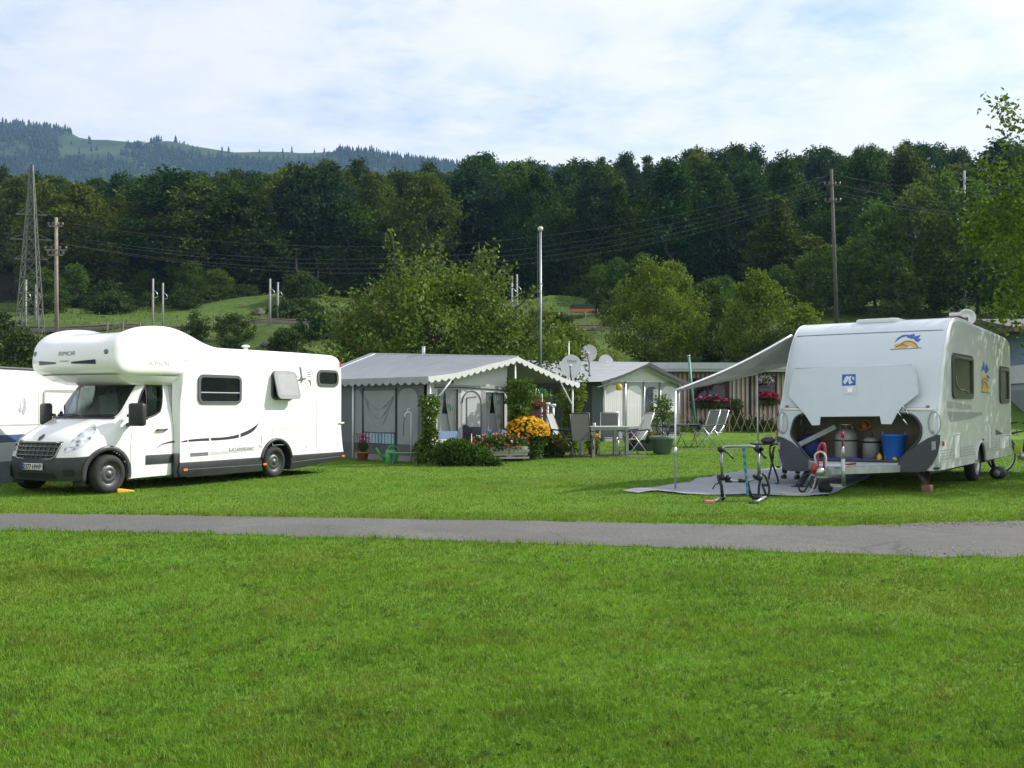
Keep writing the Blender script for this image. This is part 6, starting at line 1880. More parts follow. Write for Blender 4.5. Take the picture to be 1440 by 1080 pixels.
# ------------------------------------------------------------------ shrubs and beds by the first tent
sh = thing('garden_shrub', 'low dense green shrub at the corner of the first tent', 'shrub', G(648, 655))
P_, D_ = [], []
for c, r, n_ in (((-.42, 0, .32), (.42, .4, .36), 1300), ((.0, -.1, .36), (.42, .42, .38), 1300), ((.42, -.05, .26), (.42, .38, .32), 1200), ((.7, .05, .2), (.3, .3, .25), 600), ((-.2, .2, .5), (.4, .3, .25), 600)):
    p, d = ell_pts(n_, c, r); P_.append(p); D_.append(d)
P_ = np.concatenate(P_); D_ = np.concatenate(D_); P_[:, 2] = np.maximum(P_[:, 2], .02)
leaf_obj('leaves', P_, .10, LF_D, sh, outward=D_, ow=.7); leaf_obj('young_leaves', P_[::3], .10, LF_G, sh, outward=D_[::3], ow=1.2, up=.6)
stems(sh, .5, .5, 14); sh.scale = (.80, .8, .86)
# flower box with pale rail
fb = thing('flower_box', 'wooden flower box of pink and salmon begonias on white rail', 'flower box', G(700, 649), R(12))
m_ = MB(); m_.box((-.75, -.16, .16), (.78, .18, .40)); m_.build('box', M('box_pale', (.48, .45, .40), .8, var=.2, scale=8), fb, bevel=.01)
m_ = MB(); m_.box((-.82, -.20, .25), (.82, -.165, .33)); m_.box((-.82, -.20, .08), (.82, -.165, .13)); m_.build('rail', M('rail_white', (.42, .41, .38), .7, var=.15), fb)
m_ = MB()
for x in (-.7, .7): m_.box((x - .03, -.12, 0), (x + .03, .12, .16))
m_.build('feet', WOODG, fb)
p, d = ell_pts(1500, (0, -.04, .48), (.86, .30, .24), .3); leaf_obj('leaves', p, .085, LF_G, fb, outward=d, up=.6)
for nm, mt, k_ in (('pink_flowers', PINK, 60), ('salmon_flowers', SALM, 60), ('red_flowers', REDP, 22), ('white_flowers', WHT, 26)):
    p, d = ell_pts(k_ * 2, (0, -.08, .52), (.88, .30, .26), .8); p = p[(p[:, 2] > .46) | (p[:, 1] < -.2)][:k_]
    blooms(p, .036, 5, mt, nm, fb)
# bright orange coneflowers
rb = thing('flower_bush', 'tall bush covered with golden orange daisy flowers', 'flowers', G(742, 647))
p, d = ell_pts(1700, (0, 0, .52), (.50, .45, .50), .5); p[:, 2] = np.maximum(p[:, 2], .03); leaf_obj('leaves', p, .10, LF_D, rb, outward=d, up=.2)
p, d = ell_pts(900, (0, 0, .78), (.60, .52, .42), .93); p = p[(p[:, 2] > .66 + .5 * np.maximum(0, p[:, 1])) ]
blooms(p[:330], .058, 7, ORG, 'flowers', rb, up=.8, cup=-.1)
m_ = MB()
for q in p[:330:3]: m_.ball((q[0], q[1] - .008, q[2] + .012), .011, 4)
m_.build('flower_eyes', M('flower_eye', (.10, .04, .01), .9), rb)
stems(rb, .25, .9, 16)
# leafy perennials right of it
pe = thing('perennial', 'green leafy perennial clump between golden flowers and garden table', 'plant', G(779, 643))
p, d = ell_pts(1000, (0, 0, .30), (.42, .35, .34), .3); p[:, 2] = np.maximum(p[:, 2], .02); leaf_obj('leaves', p, .13, leaf_mat('leaf_olive', (.03, .04, .008), (.09, .11, .02), (.2, .2, .05), .35, .5, nscale=2), pe, outward=d, up=.8); stems(pe, .2, .4, 10)
pe = thing('perennial', 'low dark green border plants in front of the flower box', 'plant', G(690, 656))
p, d = ell_pts(600, (-.1, .1, .08), (.5, .14, .14), .2); p[:, 2] = np.maximum(p[:, 2], .01); leaf_obj('leaves', p, .09, LF_D, pe, outward=d, up=.5); stems(pe, .4, .1, 10)
# heather in terracotta
hp = thing('potted_plant', 'magenta heather in terracotta pot before the grey tent wall', 'potted plant', G(510, 648)); pot(hp, .12, .17, .24, TERRA)
p, d = ell_pts(420, (0, 0, .36), (.17, .17, .16), .2); leaf_obj('leaves', p, .06, LF_D, hp, up=1.6, aspect=.3)
p = np.stack([rng.normal(0, .075, 300), rng.normal(0, .075, 300), rng.uniform(.35, .72, 300)], 1); p[:, :2] *= (.7 + p[:, 2:3]); leaf_obj('flowers', p, .055, MAG, hp, up=1.5, aspect=.4); stems(hp, .08, .65, 14)
tp = thing('potted_plant', 'terracotta pot with small green plant left of the slim vine', 'potted plant', G(590, 652)); pot(tp, .15, .20, .27, TERRA)
p, d = ell_pts(300, (0, 0, .36), (.16, .16, .14), .2); leaf_obj('leaves', p, .10, LF_D, tp, up=.9); stems(tp, .1, .3, 8)
# hanging fuchsia
fu = thing('hanging_basket', 'hanging fuchsia basket with pink flowers behind the bushy vine', 'hanging basket', P(755, 575, 31.0)); 
m_ = MB(); m_.lathe([(.06, 0), (.14, .05), (.19, .14), (.19, .16)], n=16); m_.build('basket', M('basket_brown', (.10, .06, .04), .9), fu)
m_ = MB()
for k_ in range(3): m_.tube([(.18 * math.cos(k_ * 2.09), .18 * math.sin(k_ * 2.09), .15), (0, 0, .8)], .006, 4)
m_.tube([(0, 0, .8), (0, 0, 1.15)], .008, 4); m_.build('hanger', STEEL, fu)
p, d = ell_pts(420, (0, 0, .16), (.34, .3, .28), .3); leaf_obj('leaves', p, .07, LF_G, fu, outward=d)
p, d = ell_pts(120, (0, -.05, .0), (.38, .3, .34), .7); blooms(p, .04, 4, ROSE, 'flowers', fu, up=-.8)
p, d = ell_pts(40, (0, -.05, .1), (.34, .3, .30), .7); blooms(p, .04, 4, PINK, 'pale_flowers', fu, up=-.6)
# big tub with lemon tree
tb = thing('potted_tree', 'young lemon tree in large grey green tub on the lawn', 'potted tree', G(931, 639))
m_ = MB(); m_.lathe([(.32, .03), (.36, .04), (.47, .46), (.51, .47), (.53, .49), (.53, .57), (.50, .58), (.46, .52)], n=30); m_.build('tub', M('tub_green_grey', (.12, .17, .165), .6, var=.08), tb)
m_ = MB(); m_.lathe([(.22, 0), (.24, .03)], n=16); m_.build('base', BLACKP, tb); m_ = MB(); m_.lathe([(.001, .53), (.46, .54)], n=20, cap0=False, cap1=False); m_.build('soil', M('soil', (.03, .022, .015), .95, var=.4, scale=20), tb)
m_ = MB(); tips = []
m_.tube([(0, 0, .5), (.03, 0, .8), (.0, .02, 1.1)], [.03, .025, .018], 7)
for k_ in range(16):
    a = k_ * 2.4; z0 = .75 + .045 * k_; q = random.uniform(.25, .48); z2 = z0 + random.uniform(.35, .85)
    b_ = (q * math.cos(a), q * math.sin(a), min(z2, 1.78)); m_.tube([(.01, 0, z0), (b_[0] * .6, b_[1] * .6, (z0 + b_[2]) / 2 + .06), b_], [.012, .008, .004], 5); tips.append(b_)
m_.build('branches', WOODB, tb)
tb.scale = (.74, .74, .97)
p = np.concatenate([np.array(q)[None] * rng.uniform(.55, 1.05, (34, 1)) * np.array([1, 1, .0]) + np.array([0, 0, 1]) * (q[2] - rng.uniform(0, .55, (34, 1))) + rng.normal(0, .08, (34, 3)) for q in tips]); leaf_obj('leaves', p, .13, LF_G, tb, up=.3, aspect=.45)
# purple flowers and low planter by second tent
pp = thing('potted_plant', 'purple flowers in a dark pot before the second tent', 'potted plant', G(889, 633)); pot(pp, .18, .25, .28, M('pot_dark', (.05, .045, .04), .7))
p, d = ell_pts(350, (0, 0, .36), (.30, .26, .20), .2); leaf_obj('leaves', p, .09, LF_D, pp, up=.6); p, d = ell_pts(150, (0, 0, .50), (.30, .26, .14), .5); blooms(p, .05, 5, PUR, 'flowers', pp)
pl2 = thing('planter', 'dark planter of red tipped plants beside the big tub', 'planter', G(911, 634)); m_ = MB(); m_.box((-.36, -.15, 0), (.36, .15, .28)); m_.build('trough', M('trough_dark', (.06, .055, .05), .8), pl2, bevel=.015)
p, d = ell_pts(420, (0, 0, .40), (.38, .2, .20), .2); leaf_obj('leaves', p, .12, LF_G, pl2, up=1.0); p, d = ell_pts(50, (0, -.05, .46), (.36, .2, .14), .6); blooms(p, .035, 5, REDP, 'flowers', pl2)
# chalet flower boxes, hanging basket, climber and hedge
CHW = Matrix.Translation(G(1000, 614)) @ Matrix.Rotation(R(3), 4, 'Z')
def chal(x, y, z): return CHW @ Vector((x, y, z))
for (x0, x1, z, lab, mats) in ((-1.05, .80, 1.42, 'long window box of pink and white flowers under the wide chalet window', ((ROSE, 80), (WHT, 50), (MAG, 40))), (2.2, 3.25, 1.55, 'short window box of bright pink geraniums at the chalet end window', ((ROSE, 70), (petal('petal_hot_pink', (.70, .10, .20)), 90)))):
    o = thing('window_box', lab, 'window box', chal((x0 + x1) / 2, -.22, z), R(3), 'window boxes on the chalet'); hw = (x1 - x0) / 2
    m_ = MB(); m_.box((-hw, -.12, 0), (hw, .12, .2)); m_.build('box', M('box_brown', (.07, .035, .02), .8), o, bevel=.01)
    p, d = ell_pts(int(520 * hw * 2), (0, -.03, .16), (hw * 1.05, .24, .22), .3); leaf_obj('leaves', p, .10, LF_D, o, outward=d)
    for i, (mt, k_) in enumerate(mats):
        p, d = ell_pts(k_ * 2, (0, -.08, .36), (hw, .2, .26 if hw < .7 else .20), .5); p = p[p[:, 2] > .28][:k_]; blooms(p, .07, 5, mt, 'flowers', o)
hb = thing('hanging_basket', 'hanging basket of white flowers at the chalet corner', 'hanging basket', chal(2.5, -.45, 2.45))
m_ = MB(); m_.lathe([(.08, 0), (.22, .12), (.24, .2)], n=16); m_.build('basket', M('basket_brown', (.10, .06, .04), .9), hb); m_ = MB(); m_.tube([(0, 0, .15), (0, 0, .62)], .01, 4); m_.build('hanger', STEEL, hb)
p, d = ell_pts(260, (0, 0, .2), (.42, .32, .22), .3); leaf_obj('leaves', p, .08, LF_G, hb); p, d = ell_pts(190, (0, -.05, .25), (.46, .34, .22), .7); blooms(p, .05, 5, WHT, 'flowers', hb)
vine('climbing_plant', 'yellow green climber on the striped chalet wall', chal(1.15, -.3, .3), 1.5, .34, 700, LF_Y, .13)
hd = thing('hedge', 'low mixed green hedge along the foot of the chalet', 'hedge', chal(1.6, -1.1, 0), R(3))
P_ = []
for k_ in range(22):
    p, d = ell_pts(260, (-2.2 + .22 * k_, random.uniform(-.25, .25), random.uniform(.25, .5)), (.42, .38, random.uniform(.35, .6)), .4); P_.append(p)
P_ = np.concatenate(P_); P_[:, 2] = np.maximum(P_[:, 2], .03); leaf_obj('leaves', P_, .13, LF_D, hd); leaf_obj('young_leaves', P_[::4] + np.array([0, -.06, .06]), .12, LF_G, hd); stems(hd, .9, .6, 20)
# small plants at tent 2 foot
for (px, py, lab) in ((905, 631, 'small tuft of grass like plant right of the purple flowers'),):
    o = thing('garden_plant', lab, 'plant', G(px, py)); p, d = ell_pts(160, (0, 0, .12), (.2, .2, .16), .2); leaf_obj('leaves', p, .14, LF_G, o, up=1.4, aspect=.25); stems(o, .1, .2, 6)
# shaded shrubs under the awning tents' rear
# ================================================================== furniture and gear
MESHG = M('textilene_grey', (.16, .165, .165), .8, var=.1, scale=30, trans=.25)
MESHL = M('textilene_pale', (.48, .49, .48), .8, var=.05, scale=30, trans=.25)
FRAMED = M('chair_frame_dark', (.06, .062, .066), .4, .5)
FRAMEA = M('chair_frame_alu', (.50, .51, .52), .35, .75)
def chair(label, loc, rz, mesh=MESHG, fr=FRAMED, s=1.16, group='chairs around the garden table', name='garden_chair', fold=True):
    o = thing(name, label, 'chair', loc, rz, group); o.scale = (s, s, s)
    m_ = MB(); m_.grid(lambda a, b: (-.22 + .44 * a, -.22 + .46 * b, .43 - .015 * math.sin(math.pi * a)), 6, 6); m_.build('seat', mesh, o)
    m_ = MB(); m_.grid(lambda a, b: (-.22 + .44 * a, .23 + .24 * b + .02 * math.sin(math.pi * a), .44 + .64 * b), 6, 8); m_.build('backrest', mesh, o)
    for x in (-.24, .24):
        m_ = MB(); m_.tube([(x, .20, .40), (x, .26, .52), (x, .48, 1.10)], .014, 8); m_.build('back_frame', fr, o)
        m_ = MB(); m_.tube([(x, -.24, .43), (x, .22, .43)], .013, 6); m_.build('seat_frame', fr, o)
        m_ = MB(); m_.tube([(x * 1.04, -.22, .64), (x * 1.04, -.28, .0)] if not fold else [(x * 1.04, .30, .66), (x * 1.04, -.30, 0)], .013, 8); m_.build('leg', fr, o)
        m_ = MB(); m_.tube([(x * 1.04, .16, .42), (x * 1.04, .34, 0)] if not fold else [(x * 1.08, -.20, .64), (x * 1.08, .34, 0)], .013, 8); m_.build('leg', fr, o)
        m_ = MB(); m_.tube(crv([(x * 1.06, .36, .68), (x * 1.06, .1, .66), (x * 1.06, -.24, .645), (x * 1.06, -.27, .62)], 4), .02, 8); m_.build('armrest', BLACKP, o)
    m_ = MB(); m_.tube([(-.24, .48, 1.10), (.24, .48, 1.10)], .014, 8); m_.build('crossbar', fr, o); m_ = MB(); m_.tube([(-.24, -.24, .43), (.24, -.24, .43)], .013, 6); m_.build('crossbar', fr, o)
    return o
T0 = G(846, 640.5)
tbl = thing('garden_table', 'pale grey garden table with stout legs on the lawn', 'table', (2.72, 28.6, 0), R(20))
m_ = MB(); m_.box((-.62, -.48, .845), (.62, .48, .885)); m_.build('tabletop', M('table_grey', (.42, .43, .44), .4, var=.05), tbl, bevel=.006)
for x in (-.54, .54):
    for y in (-.40, .40): m_ = MB(); m_.box((x - .045, y - .045, 0), (x + .045, y + .045, .845)); m_.build('leg', FRAMEA, tbl)
m_ = MB(); m_.box((-.54, -.42, .78), (.54, -.38, .84)); m_.box((-.54, .38, .78), (.54, .42, .84)); m_.build('apron', FRAMEA, tbl)
ct = thing('candle', 'small white candle standing on the garden table', 'candle', (2.42, 28.42, .885)); m_ = MB(); m_.lathe([(.04, 0), (.045, .01), (.045, .09), (.04, .10)], n=14); m_.build('glass', M('candle_white', (.7, .69, .66), .5), ct); m_ = MB(); m_.tube([(0, 0, .09), (.003, 0, .115)], .004, 4); m_.build('wick', BLACKP, ct)
chair('pale garden chair seen side on at the left of the table', (1.62, 28.75, 0), R(65), MESHL, FRAMED)
chair('dark grey garden chair turned with its back to the lawn', (2.05, 27.95, 0), R(165), MESHG, FRAMED)
chair('grey garden chair behind the table facing the lawn', (2.98, 29.75, 0), R(-8), MESHG, FRAMEA)
chair('light grey garden chair seen side on at the right of the table', (3.58, 28.7, 0), R(-68), MESHL, FRAMEA)
fl = thing('potted_plant', 'small orange flowers in a pot beside the dark grey chair', 'potted plant', (2.45, 29.3, 0)); pot(fl, .12, .17, .26, TERRA); p, d = ell_pts(160, (0, 0, .42), (.2, .2, .18), .3); leaf_obj('leaves', p, .09, LF_G, fl); p, d = ell_pts(60, (0, 0, .55), (.2, .2, .16), .6); blooms(p, .05, 6, ORG, 'flowers', fl)
pv = MB(); pv.box((1.4, 28.0, .0), (4.0, 29.6, .018)); tag(pv.build('paved_terrace', M('paving_grey', (.10, .10, .085), .9, var=.2, scale=6)), 'small paved terrace under the garden table and chairs', 'terrace')
# second furniture group
t2b = thing('folding_table', 'low dark folding table near the second tent corner', 'table', (6.05, 34.6, 0), R(10))
m_ = MB(); m_.box((-.62, -.35, .80), (.62, .35, .83)); m_.build('tabletop', M('table_dark', (.09, .095, .10), .4), t2b, bevel=.006)
for x in (-.5, .5):
    m_ = MB(); m_.tube([(x, -.3, .8), (x, .3, 0)], .015, 6); m_.build('leg', FRAMED, t2b)
    m_ = MB(); m_.tube([(x, .3, .8), (x, -.3, 0)], .015, 6); m_.build('leg', FRAMED, t2b)
G2 = 'chairs around the folding table'
chair('dark chair at the left of the folding table', (5.45, 34.9, 0), R(100), MESHG, FRAMED, 1.12, G2)
chair('dark grey chair tucked behind the folding table', (5.95, 35.4, 0), R(20), M('textilene_dark', (.05, .05, .05), .8), FRAMED, 1.12, G2)
RECG = M('textilene_green_grey', (.13, .155, .14), .8, var=.08, scale=30, trans=.2)
chair('green grey folding chair with slanted back facing the folding table', (6.75, 34.3, 0), R(-62), RECG, FRAMEA, 1.2, G2)
chair('rear green grey folding chair of the slanted pair', (7.25, 35.2, 0), R(-62), RECG, FRAMEA, 1.2, G2)
pv = MB(); pv.box((5.0, 33.0, .0), (8.0, 33.4, .008)); tag(pv.build('paving_strip', M('paving_grey', (.10, .10, .085), .9, var=.2, scale=6)), 'narrow strip of paving slabs beside the slanted folding chairs', 'paving')
# watering can, low bench, standpipe, barbecue
wc = thing('watering_can', 'bright green plastic watering can before the tent wall', 'watering can', G(550, 651), R(200)); GRN = M('can_green', (.04, .33, .08), .4, var=.06)
m_ = MB(); m_.lathe([(.16, 0), (.17, .02), (.15, .30), (.12, .34)], n=20); m_.build('body', GRN, wc); m_ = MB(); m_.tube([(.15, 0, .08), (.30, 0, .24), (.40, 0, .40)], [.04, .03, .025], 8); m_.build('spout', GRN, wc); m_ = MB(); m_.tube(crv([(.10, 0, .33), (.02, 0, .44), (-.12, 0, .42), (-.22, 0, .28), (-.16, 0, .1)], 5), .018, 6); m_.build('handle', GRN, wc)
bn = thing('bench', 'low grey green bench in front of the grey tent wall', 'bench', G(568, 653.5), R(-2)); m_ = MB(); m_.box((-.40, -.12, .27), (.36, .12, .31)); m_.build('seat', M('bench_green', (.08, .11, .10), .7), bn, bevel=.006)
for x in (-.33, .28): m_ = MB(); m_.box((x - .03, -.1, 0), (x + .03, .1, .27)); m_.build('leg', M('bench_green', (.08, .11, .10), .7), bn)
sp_ = thing('standpipe', 'slim pale standpipe with a hanging hose beside the bench', 'standpipe', G(578, 651)); m_ = MB(); m_.tube([(0, 0, 0), (0, 0, 1.32)], .022, 8); m_.build('post', M('pipe_pale', (.38, .43, .42), .5), sp_)
m_ = MB(); m_.tube(crv([(0, 0, 1.30), (-.06, 0, 1.33), (-.14, 0, 1.30), (-.17, 0, 1.2)], 4), .014, 6); m_.tube([(-.10, 0, 1.31), (-.10, 0, 1.40), (-.03, 0, 1.42)], .01, 5); m_.build('tap', WHITE_D, sp_); m_ = MB(); m_.tube(crv([(-.17, 0, 1.22), (-.20, 0, .9), (-.19, 0, .7)], 5), .010, 5); m_.build('hose', DGREY, sp_)
bq = thing('barbecue', 'barbecue under a black fabric cover beside the tent door', 'barbecue', G(642, 648), R(8)); COV = M('cover_black', (.022, .024, .032), .75, var=.2, bump=.2, bscale=12)
m_ = MB(); cp = [(-.36, .50, -.2), (.36, .50, .2)]
pr = round_poly([(-.38, .52), (.40, .48), (.40, .84), (.28, .98), (-.28, .98), (-.38, .86)], .09, 4); m_.poly([(x, -.25, z) for x, z in pr], thick=(0, .5, 0)); m_.build('cover', COV, bq, fix=True, bevel=.05, seg=3)
m_ = MB(); m_.box((.30, -.18, .60), (.66, .18, .92)); m_.build('side_shelf_cover', M('cover_slate', (.05, .06, .07), .75, var=.2), bq, bevel=.04)
for x in (-.28, .3):
    for y in (-.17, .17): m_ = MB(); m_.tube([(x, y, 0), (x, y, .55)], .018, 6); m_.build('leg', FRAMED, bq)
m_ = MB(); m_.tube([(-.14, -.262, .96), (-.05, -.27, .56)], .009, 4); m_.build('cord', WHITE_D, bq)
tc_ = thing('garden_torch', 'thin dark garden lamp spike beside the flower box', 'garden lamp', G(672, 651)); m_ = MB(); m_.tube([(0, 0, 0), (0, 0, .58)], .010, 5); m_.build('spike', BLACKP, tc_); m_ = MB(); m_.lathe([(.05, .58), (.06, .60), (.10, .66), (.03, .70)], n=12); m_.build('lamp_head', BLACKP, tc_)
st_ = thing('stake', 'thin pale stake standing in the low shrub', 'stake', G(663, 652)); m_ = MB(); m_.tube([(0, 0, 0), (0, 0, .75)], .010, 5); m_.tube([(0, 0, .75), (0, 0, .77)], .014, 5); m_.build('stick', POSTW, st_)
# posts between the tents
for px, py, h, lab in ((770, 628, 1.55, 'left one of two short white capped posts between the tents'), (778, 629, 1.5, 'right one of two short white capped posts between the tents')):
    o = thing('white_post', lab, 'post', G(px, py), 0, 'pair of white posts between the tents'); m_ = MB(); m_.tube([(0, 0, 0), (0, 0, h)], .045, 8); m_.build('shaft', POSTW, o); m_ = MB(); m_.tube([(-.10, 0, h), (.10, 0, h)], .05, 8); m_.build('cap', POSTW, o)
gp_ = thing('bird_feeder', 'white pole with a bright green funnel on top between the tents', 'bird feeder', G(762, 631)); m_ = MB(); m_.tube([(0, 0, 0), (0, 0, 2.0)], .03, 8); m_.build('pole', POSTW, gp_); m_ = MB(); m_.lathe([(.10, 1.95), (.14, 2.05), (.17, 2.17), (.16, 2.19)], n=16); m_.build('funnel', M('funnel_green', (.03, .30, .12), .4), gp_)
gpole = thing('pole', 'thin turquoise green pole standing before the chalet', 'pole', G(974, 616), R(0)); m_ = MB(); m_.tube([(.18, 0, 0), (-.16, 0, 3.75)], .055, 8); m_.build('shaft', M('pole_turquoise', (.08, .26, .20), .5, var=.1), gpole); m_ = MB(); m_.tube([(-.16, 0, 3.75), (-.162, 0, 3.80)], .07, 8); m_.build('cap', STEEL, gpole)
# flag pole
fg = thing('flagpole', 'tall bare silver flagpole behind the awning tents', 'flagpole', (1.09, 37.0, 0)); m_ = MB(); m_.tube([(.02, 0, 0), (0, 0, 8.2)], .046, 10); m_.build('shaft', M('pole_silver', (.30, .33, .36), .35, .6, var=.1), fg); m_ = MB(); m_.ball((0, 0, 8.27), .11, 8); m_.build('finial', M('finial_pale', (.5, .5, .45), .3, .4), fg); m_ = MB(); m_.tube([(-.10, 0, 1.0), (-.10, 0, 8.1)], .010, 4); m_.build('halyard', MGREY, fg)
# satellite dishes
def dish(label, p, r, facing, polelen, face, name='satellite_dish', tilt=18):
    o = thing(name, label, 'satellite dish', p)
    A = Matrix.Rotation(R(facing), 4, 'Z') @ Matrix.Rotation(R(90 - tilt), 4, 'X') @ Matrix.Diagonal((.94, 1.08, 1, 1))
    m_ = MB(); m_.lathe([(.001, -.10 * r), (.35 * r, -.085 * r), (.7 * r, -.03 * r), (.96 * r, .05 * r), (r, .065 * r), (r, .045 * r), (.7 * r, -.05 * r), (.001, -.13 * r)], n=36, M=A, cap0=False, cap1=False); m_.build('reflector', face, o)
    m_ = MB(); tip = A @ Vector((.0, -.25 * r, .85 * r)); m_.tube([A @ Vector((0, -.98 * r, 0)), A @ Vector((0, -.75 * r, .4 * r)), tip], .025 * (r / .4), 6); m_.build('feed_arm', MGREY, o)
    m_ = MB(); m_.tube([tip, A @ Vector((.0, -.20 * r, .62 * r))], .075 * r / .5, 8); m_.build('receiver', WHITE_D, o)
    m_ = MB(); m_.tube([A @ Vector((0, 0, -.12 * r)), A @ Vector((0, 0, -.3 * r)), A @ Vector((0, 0, -.3 * r)) - Vector((0, 0, polelen))], .03 * (r / .4), 8); m_.build('mast', MGREY, o)
    return o, A
DW = M('dish_white', (.64, .66, .66), .4, var=.04)
dp_ = P(803, 515, 33.2); d1, A1_ = dish('large round white satellite dish standing between the two tents', dp_, .385, -8, dp_.z - .05, DW)
text_mesh('dish_lettering', 'TRIAX', .13, M('letter_grey', (.2, .22, .25), .5), d1, A1_ @ Matrix.Translation((.02, .17, .0)))
ant = thing('aerial_rod', 'short white aerial rod sticking up behind the large dish', 'aerial', P(800, 530, 34.0)); m_ = MB(); m_.tube([(0, 0, -1.6), (0, 0, 1.2)], .024, 6); m_.build('rod', POSTW, ant); m_ = MB(); m_.tube([(0, 0, 1.2), (0, 0, 1.24)], .035, 6); m_.build('cap', POSTW, ant)
def spotted():
    m, t, out = new_mat('dish_flaking'); tc = t.new('ShaderNodeTexCoord'); n_ = t.noise(tc.outputs['Object'], 7, 3, .6)
    s = t.new('ShaderNodeSeparateXYZ'); t.link(tc.outputs['Object'], s.inputs[0])
    k_ = t.math('SUBTRACT', n_, t.math('MULTIPLY_ADD', s.outputs[0], .35, .06)); c = t.mixc(t.ramp(k_, [(.56, (0, 0, 0)), (.58, (1, 1, 1))]), (.64, .65, .64), (.13, .09, .06))
    p = t.new('ShaderNodeBsdfPrincipled'); p.inputs['Roughness'].default_value = .5; t.link(c, p.inputs['Base Color']); t.link(p.outputs[0], out.inputs[0]); return m
dp_ = P(828, 497, 41.5); d2, _ = dish('rust spotted white satellite dish above the second tent roof', dp_, .375, -12, 1.3, spotted())
dp_ = P(852, 510, 43.5); d3, _ = dish('partly hidden pale satellite dish behind the second tent ridge', dp_, .36, 5, 1.2, DW)
# small dish on the caravan roof
sdish = thing('satellite_dish', 'small round white satellite dish standing on the caravan roof', 'satellite dish'); sdish.matrix_world = CVW @ Matrix.Translation((3.25, .22, 3.10))
A = Matrix.Rotation(R(-70), 4, 'Z') @ Matrix.Rotation(R(80), 4, 'X')
m_ = MB(); m_.lathe([(.001, -.02), (.12, -.01), (.17, .02), (.17, .012), (.001, -.035)], c=(0, 0, .15), n=24, M=A, cap0=False, cap1=False); m_.build('reflector', WHITE, sdish); m_ = MB(); m_.tube([(0, 0, 0), (0, 0, .15)], .025, 6); m_.tube([(0, 0, .02), (.18, -.1, .06)], .014, 5); m_.build('foot', DGREY, sdish)
ru = thing('roof_unit', 'dark red box fitted on the caravan roof beside the small dish', 'roof box'); ru.matrix_world = CVW @ Matrix.Translation((2.9, .35, 3.10)); m_ = MB(); m_.box((-.25, -.15, 0), (.25, .15, .14)); m_.build('housing', M('box_maroon', (.09, .02, .03), .5), ru, bevel=.03); m_ = MB(); m_.box((-.1, -.1, .14), (.1, .1, .22)); m_.build('cover', WHITE_D, ru, bevel=.02)
# levelling ramp under the motorhome wheel
lr = MB(); lr.poly([(0, 0, 0), (.36, 0, 0), (.30, 0, .03), (.08, 0, .07), (0, 0, .075)], thick=(0, .16, 0)); rp = tag(lr.build('levelling_ramp', M('ramp_yellow', (.75, .42, .02), .5, var=.08), None, fix=True, bevel=.008), 'yellow plastic levelling wedge behind the front motorhome wheel', 'wheel wedge'); rp.matrix_world = MHW @ Matrix.Translation((.14, .02, .0)) @ Matrix.Rotation(R(-8), 4, 'Z')
lr = MB(); lr.poly([(0, 0, 0), (.36, 0, 0), (.30, 0, .03), (.08, 0, .07), (0, 0, .075)], thick=(0, .16, 0)); rp = tag(lr.build('levelling_ramp', M('ramp_yellow', (.75, .42, .02), .5, var=.08), None, fix=True, bevel=.008), 'far yellow levelling wedge in the dark under the motorhome bumper', 'wheel wedge'); rp.matrix_world = MHW @ Matrix.Translation((.14, 2.0, .0))
# expanding trellis before the chalet
tr = thing('trellis_fence', 'expanding wooden lattice fence along the chalet hedge', 'fence', chal(.6, -1.8, 0), R(3)); m_ = MB(); WTR = M('lattice_wood', (.40, .29, .19), .8, var=.2)
for k_ in range(13):
    x = -2.6 + .36 * k_; m_.bar((x, 0, .25), (x + .42, 0, 1.25), .05, .02); m_.bar((x + .42, .025, .25), (x, .025, 1.25), .05, .02)
m_.build('lattice', WTR, tr); m_ = MB()
for x in (-2.5, -.2, 2.1): m_.box((x - .03, .03, 0), (x + .03, .08, 1.1))
m_.build('stakes', WTR, tr)
sg = thing('sign', 'small white sign card standing beside the planter', 'sign', G(901, 633)); m_ = MB(); m_.box((-.10, -.01, .06), (.10, .01, .27)); m_.build('card', M('card_white', (.6, .58, .52), .6), sg); m_ = MB(); m_.tube([(0, .01, 0), (0, .01, .2)], .012, 5); m_.build('stick', WOODG, sg)

# ------------------------------------------------------------------ cycle carrier standing on the lawn
def rp_(x, y, Y): return P(980 + x * .1111, 600 + y * .1111, Y)
rk = thing('cycle_carrier', 'aluminium rear cycle carrier frame with blue strap standing on the groundsheet edge', 'cycle carrier'); YR = G(1013, 704).y; CARR = M('carrier_alu', (.33, .34, .36), .4, .75, var=.15)
def rtube(name, pts, r, mat, n=8): 
    q = MB(); q.tube([rp_(x, y, YR + dy) for x, y, dy in pts], r, n); return q.build(name, mat, rk)
rtube('top_bar', crv([(300, 300, 0), (330, 262, 0), (400, 250, 0), (560, 248, 0), (680, 248, 0), (740, 266, 0), (775, 300, 0)], 5), .022, CARR)
rtube('upright', [(305, 290, 0), (318, 620, 0)], .022, CARR); rtube('upright', [(772, 290, 0), (795, 630, 0)], .024, CARR)
rtube('lower_bar', crv([(300, 690, .0), (345, 660, 0), (370, 680, 0), (520, 688, 0), (680, 678, 0), (740, 655, 0), (785, 632, 0)], 5), .020, CARR)
rtube('lower_bar_sleeve', [(360, 685, -.01), (440, 685, -.01)], .03, BLACKP); rtube('lower_bar_sleeve', [(525, 684, -.01), (610, 684, -.01)], .032, BLACKP)
for x, y, r in ((305, 288, .052), (770, 280, .055), (330, 640, .05), (392, 645, .042), (785, 640, .055), (735, 628, .03), (810, 275, .04)):
    q = MB(); c = rp_(x, y, YR - .02); q.tube([c + Vector((0, -.04, 0)), c + Vector((0, .05, 0))], r, 10); q.build('clamp', BLACKP, rk)
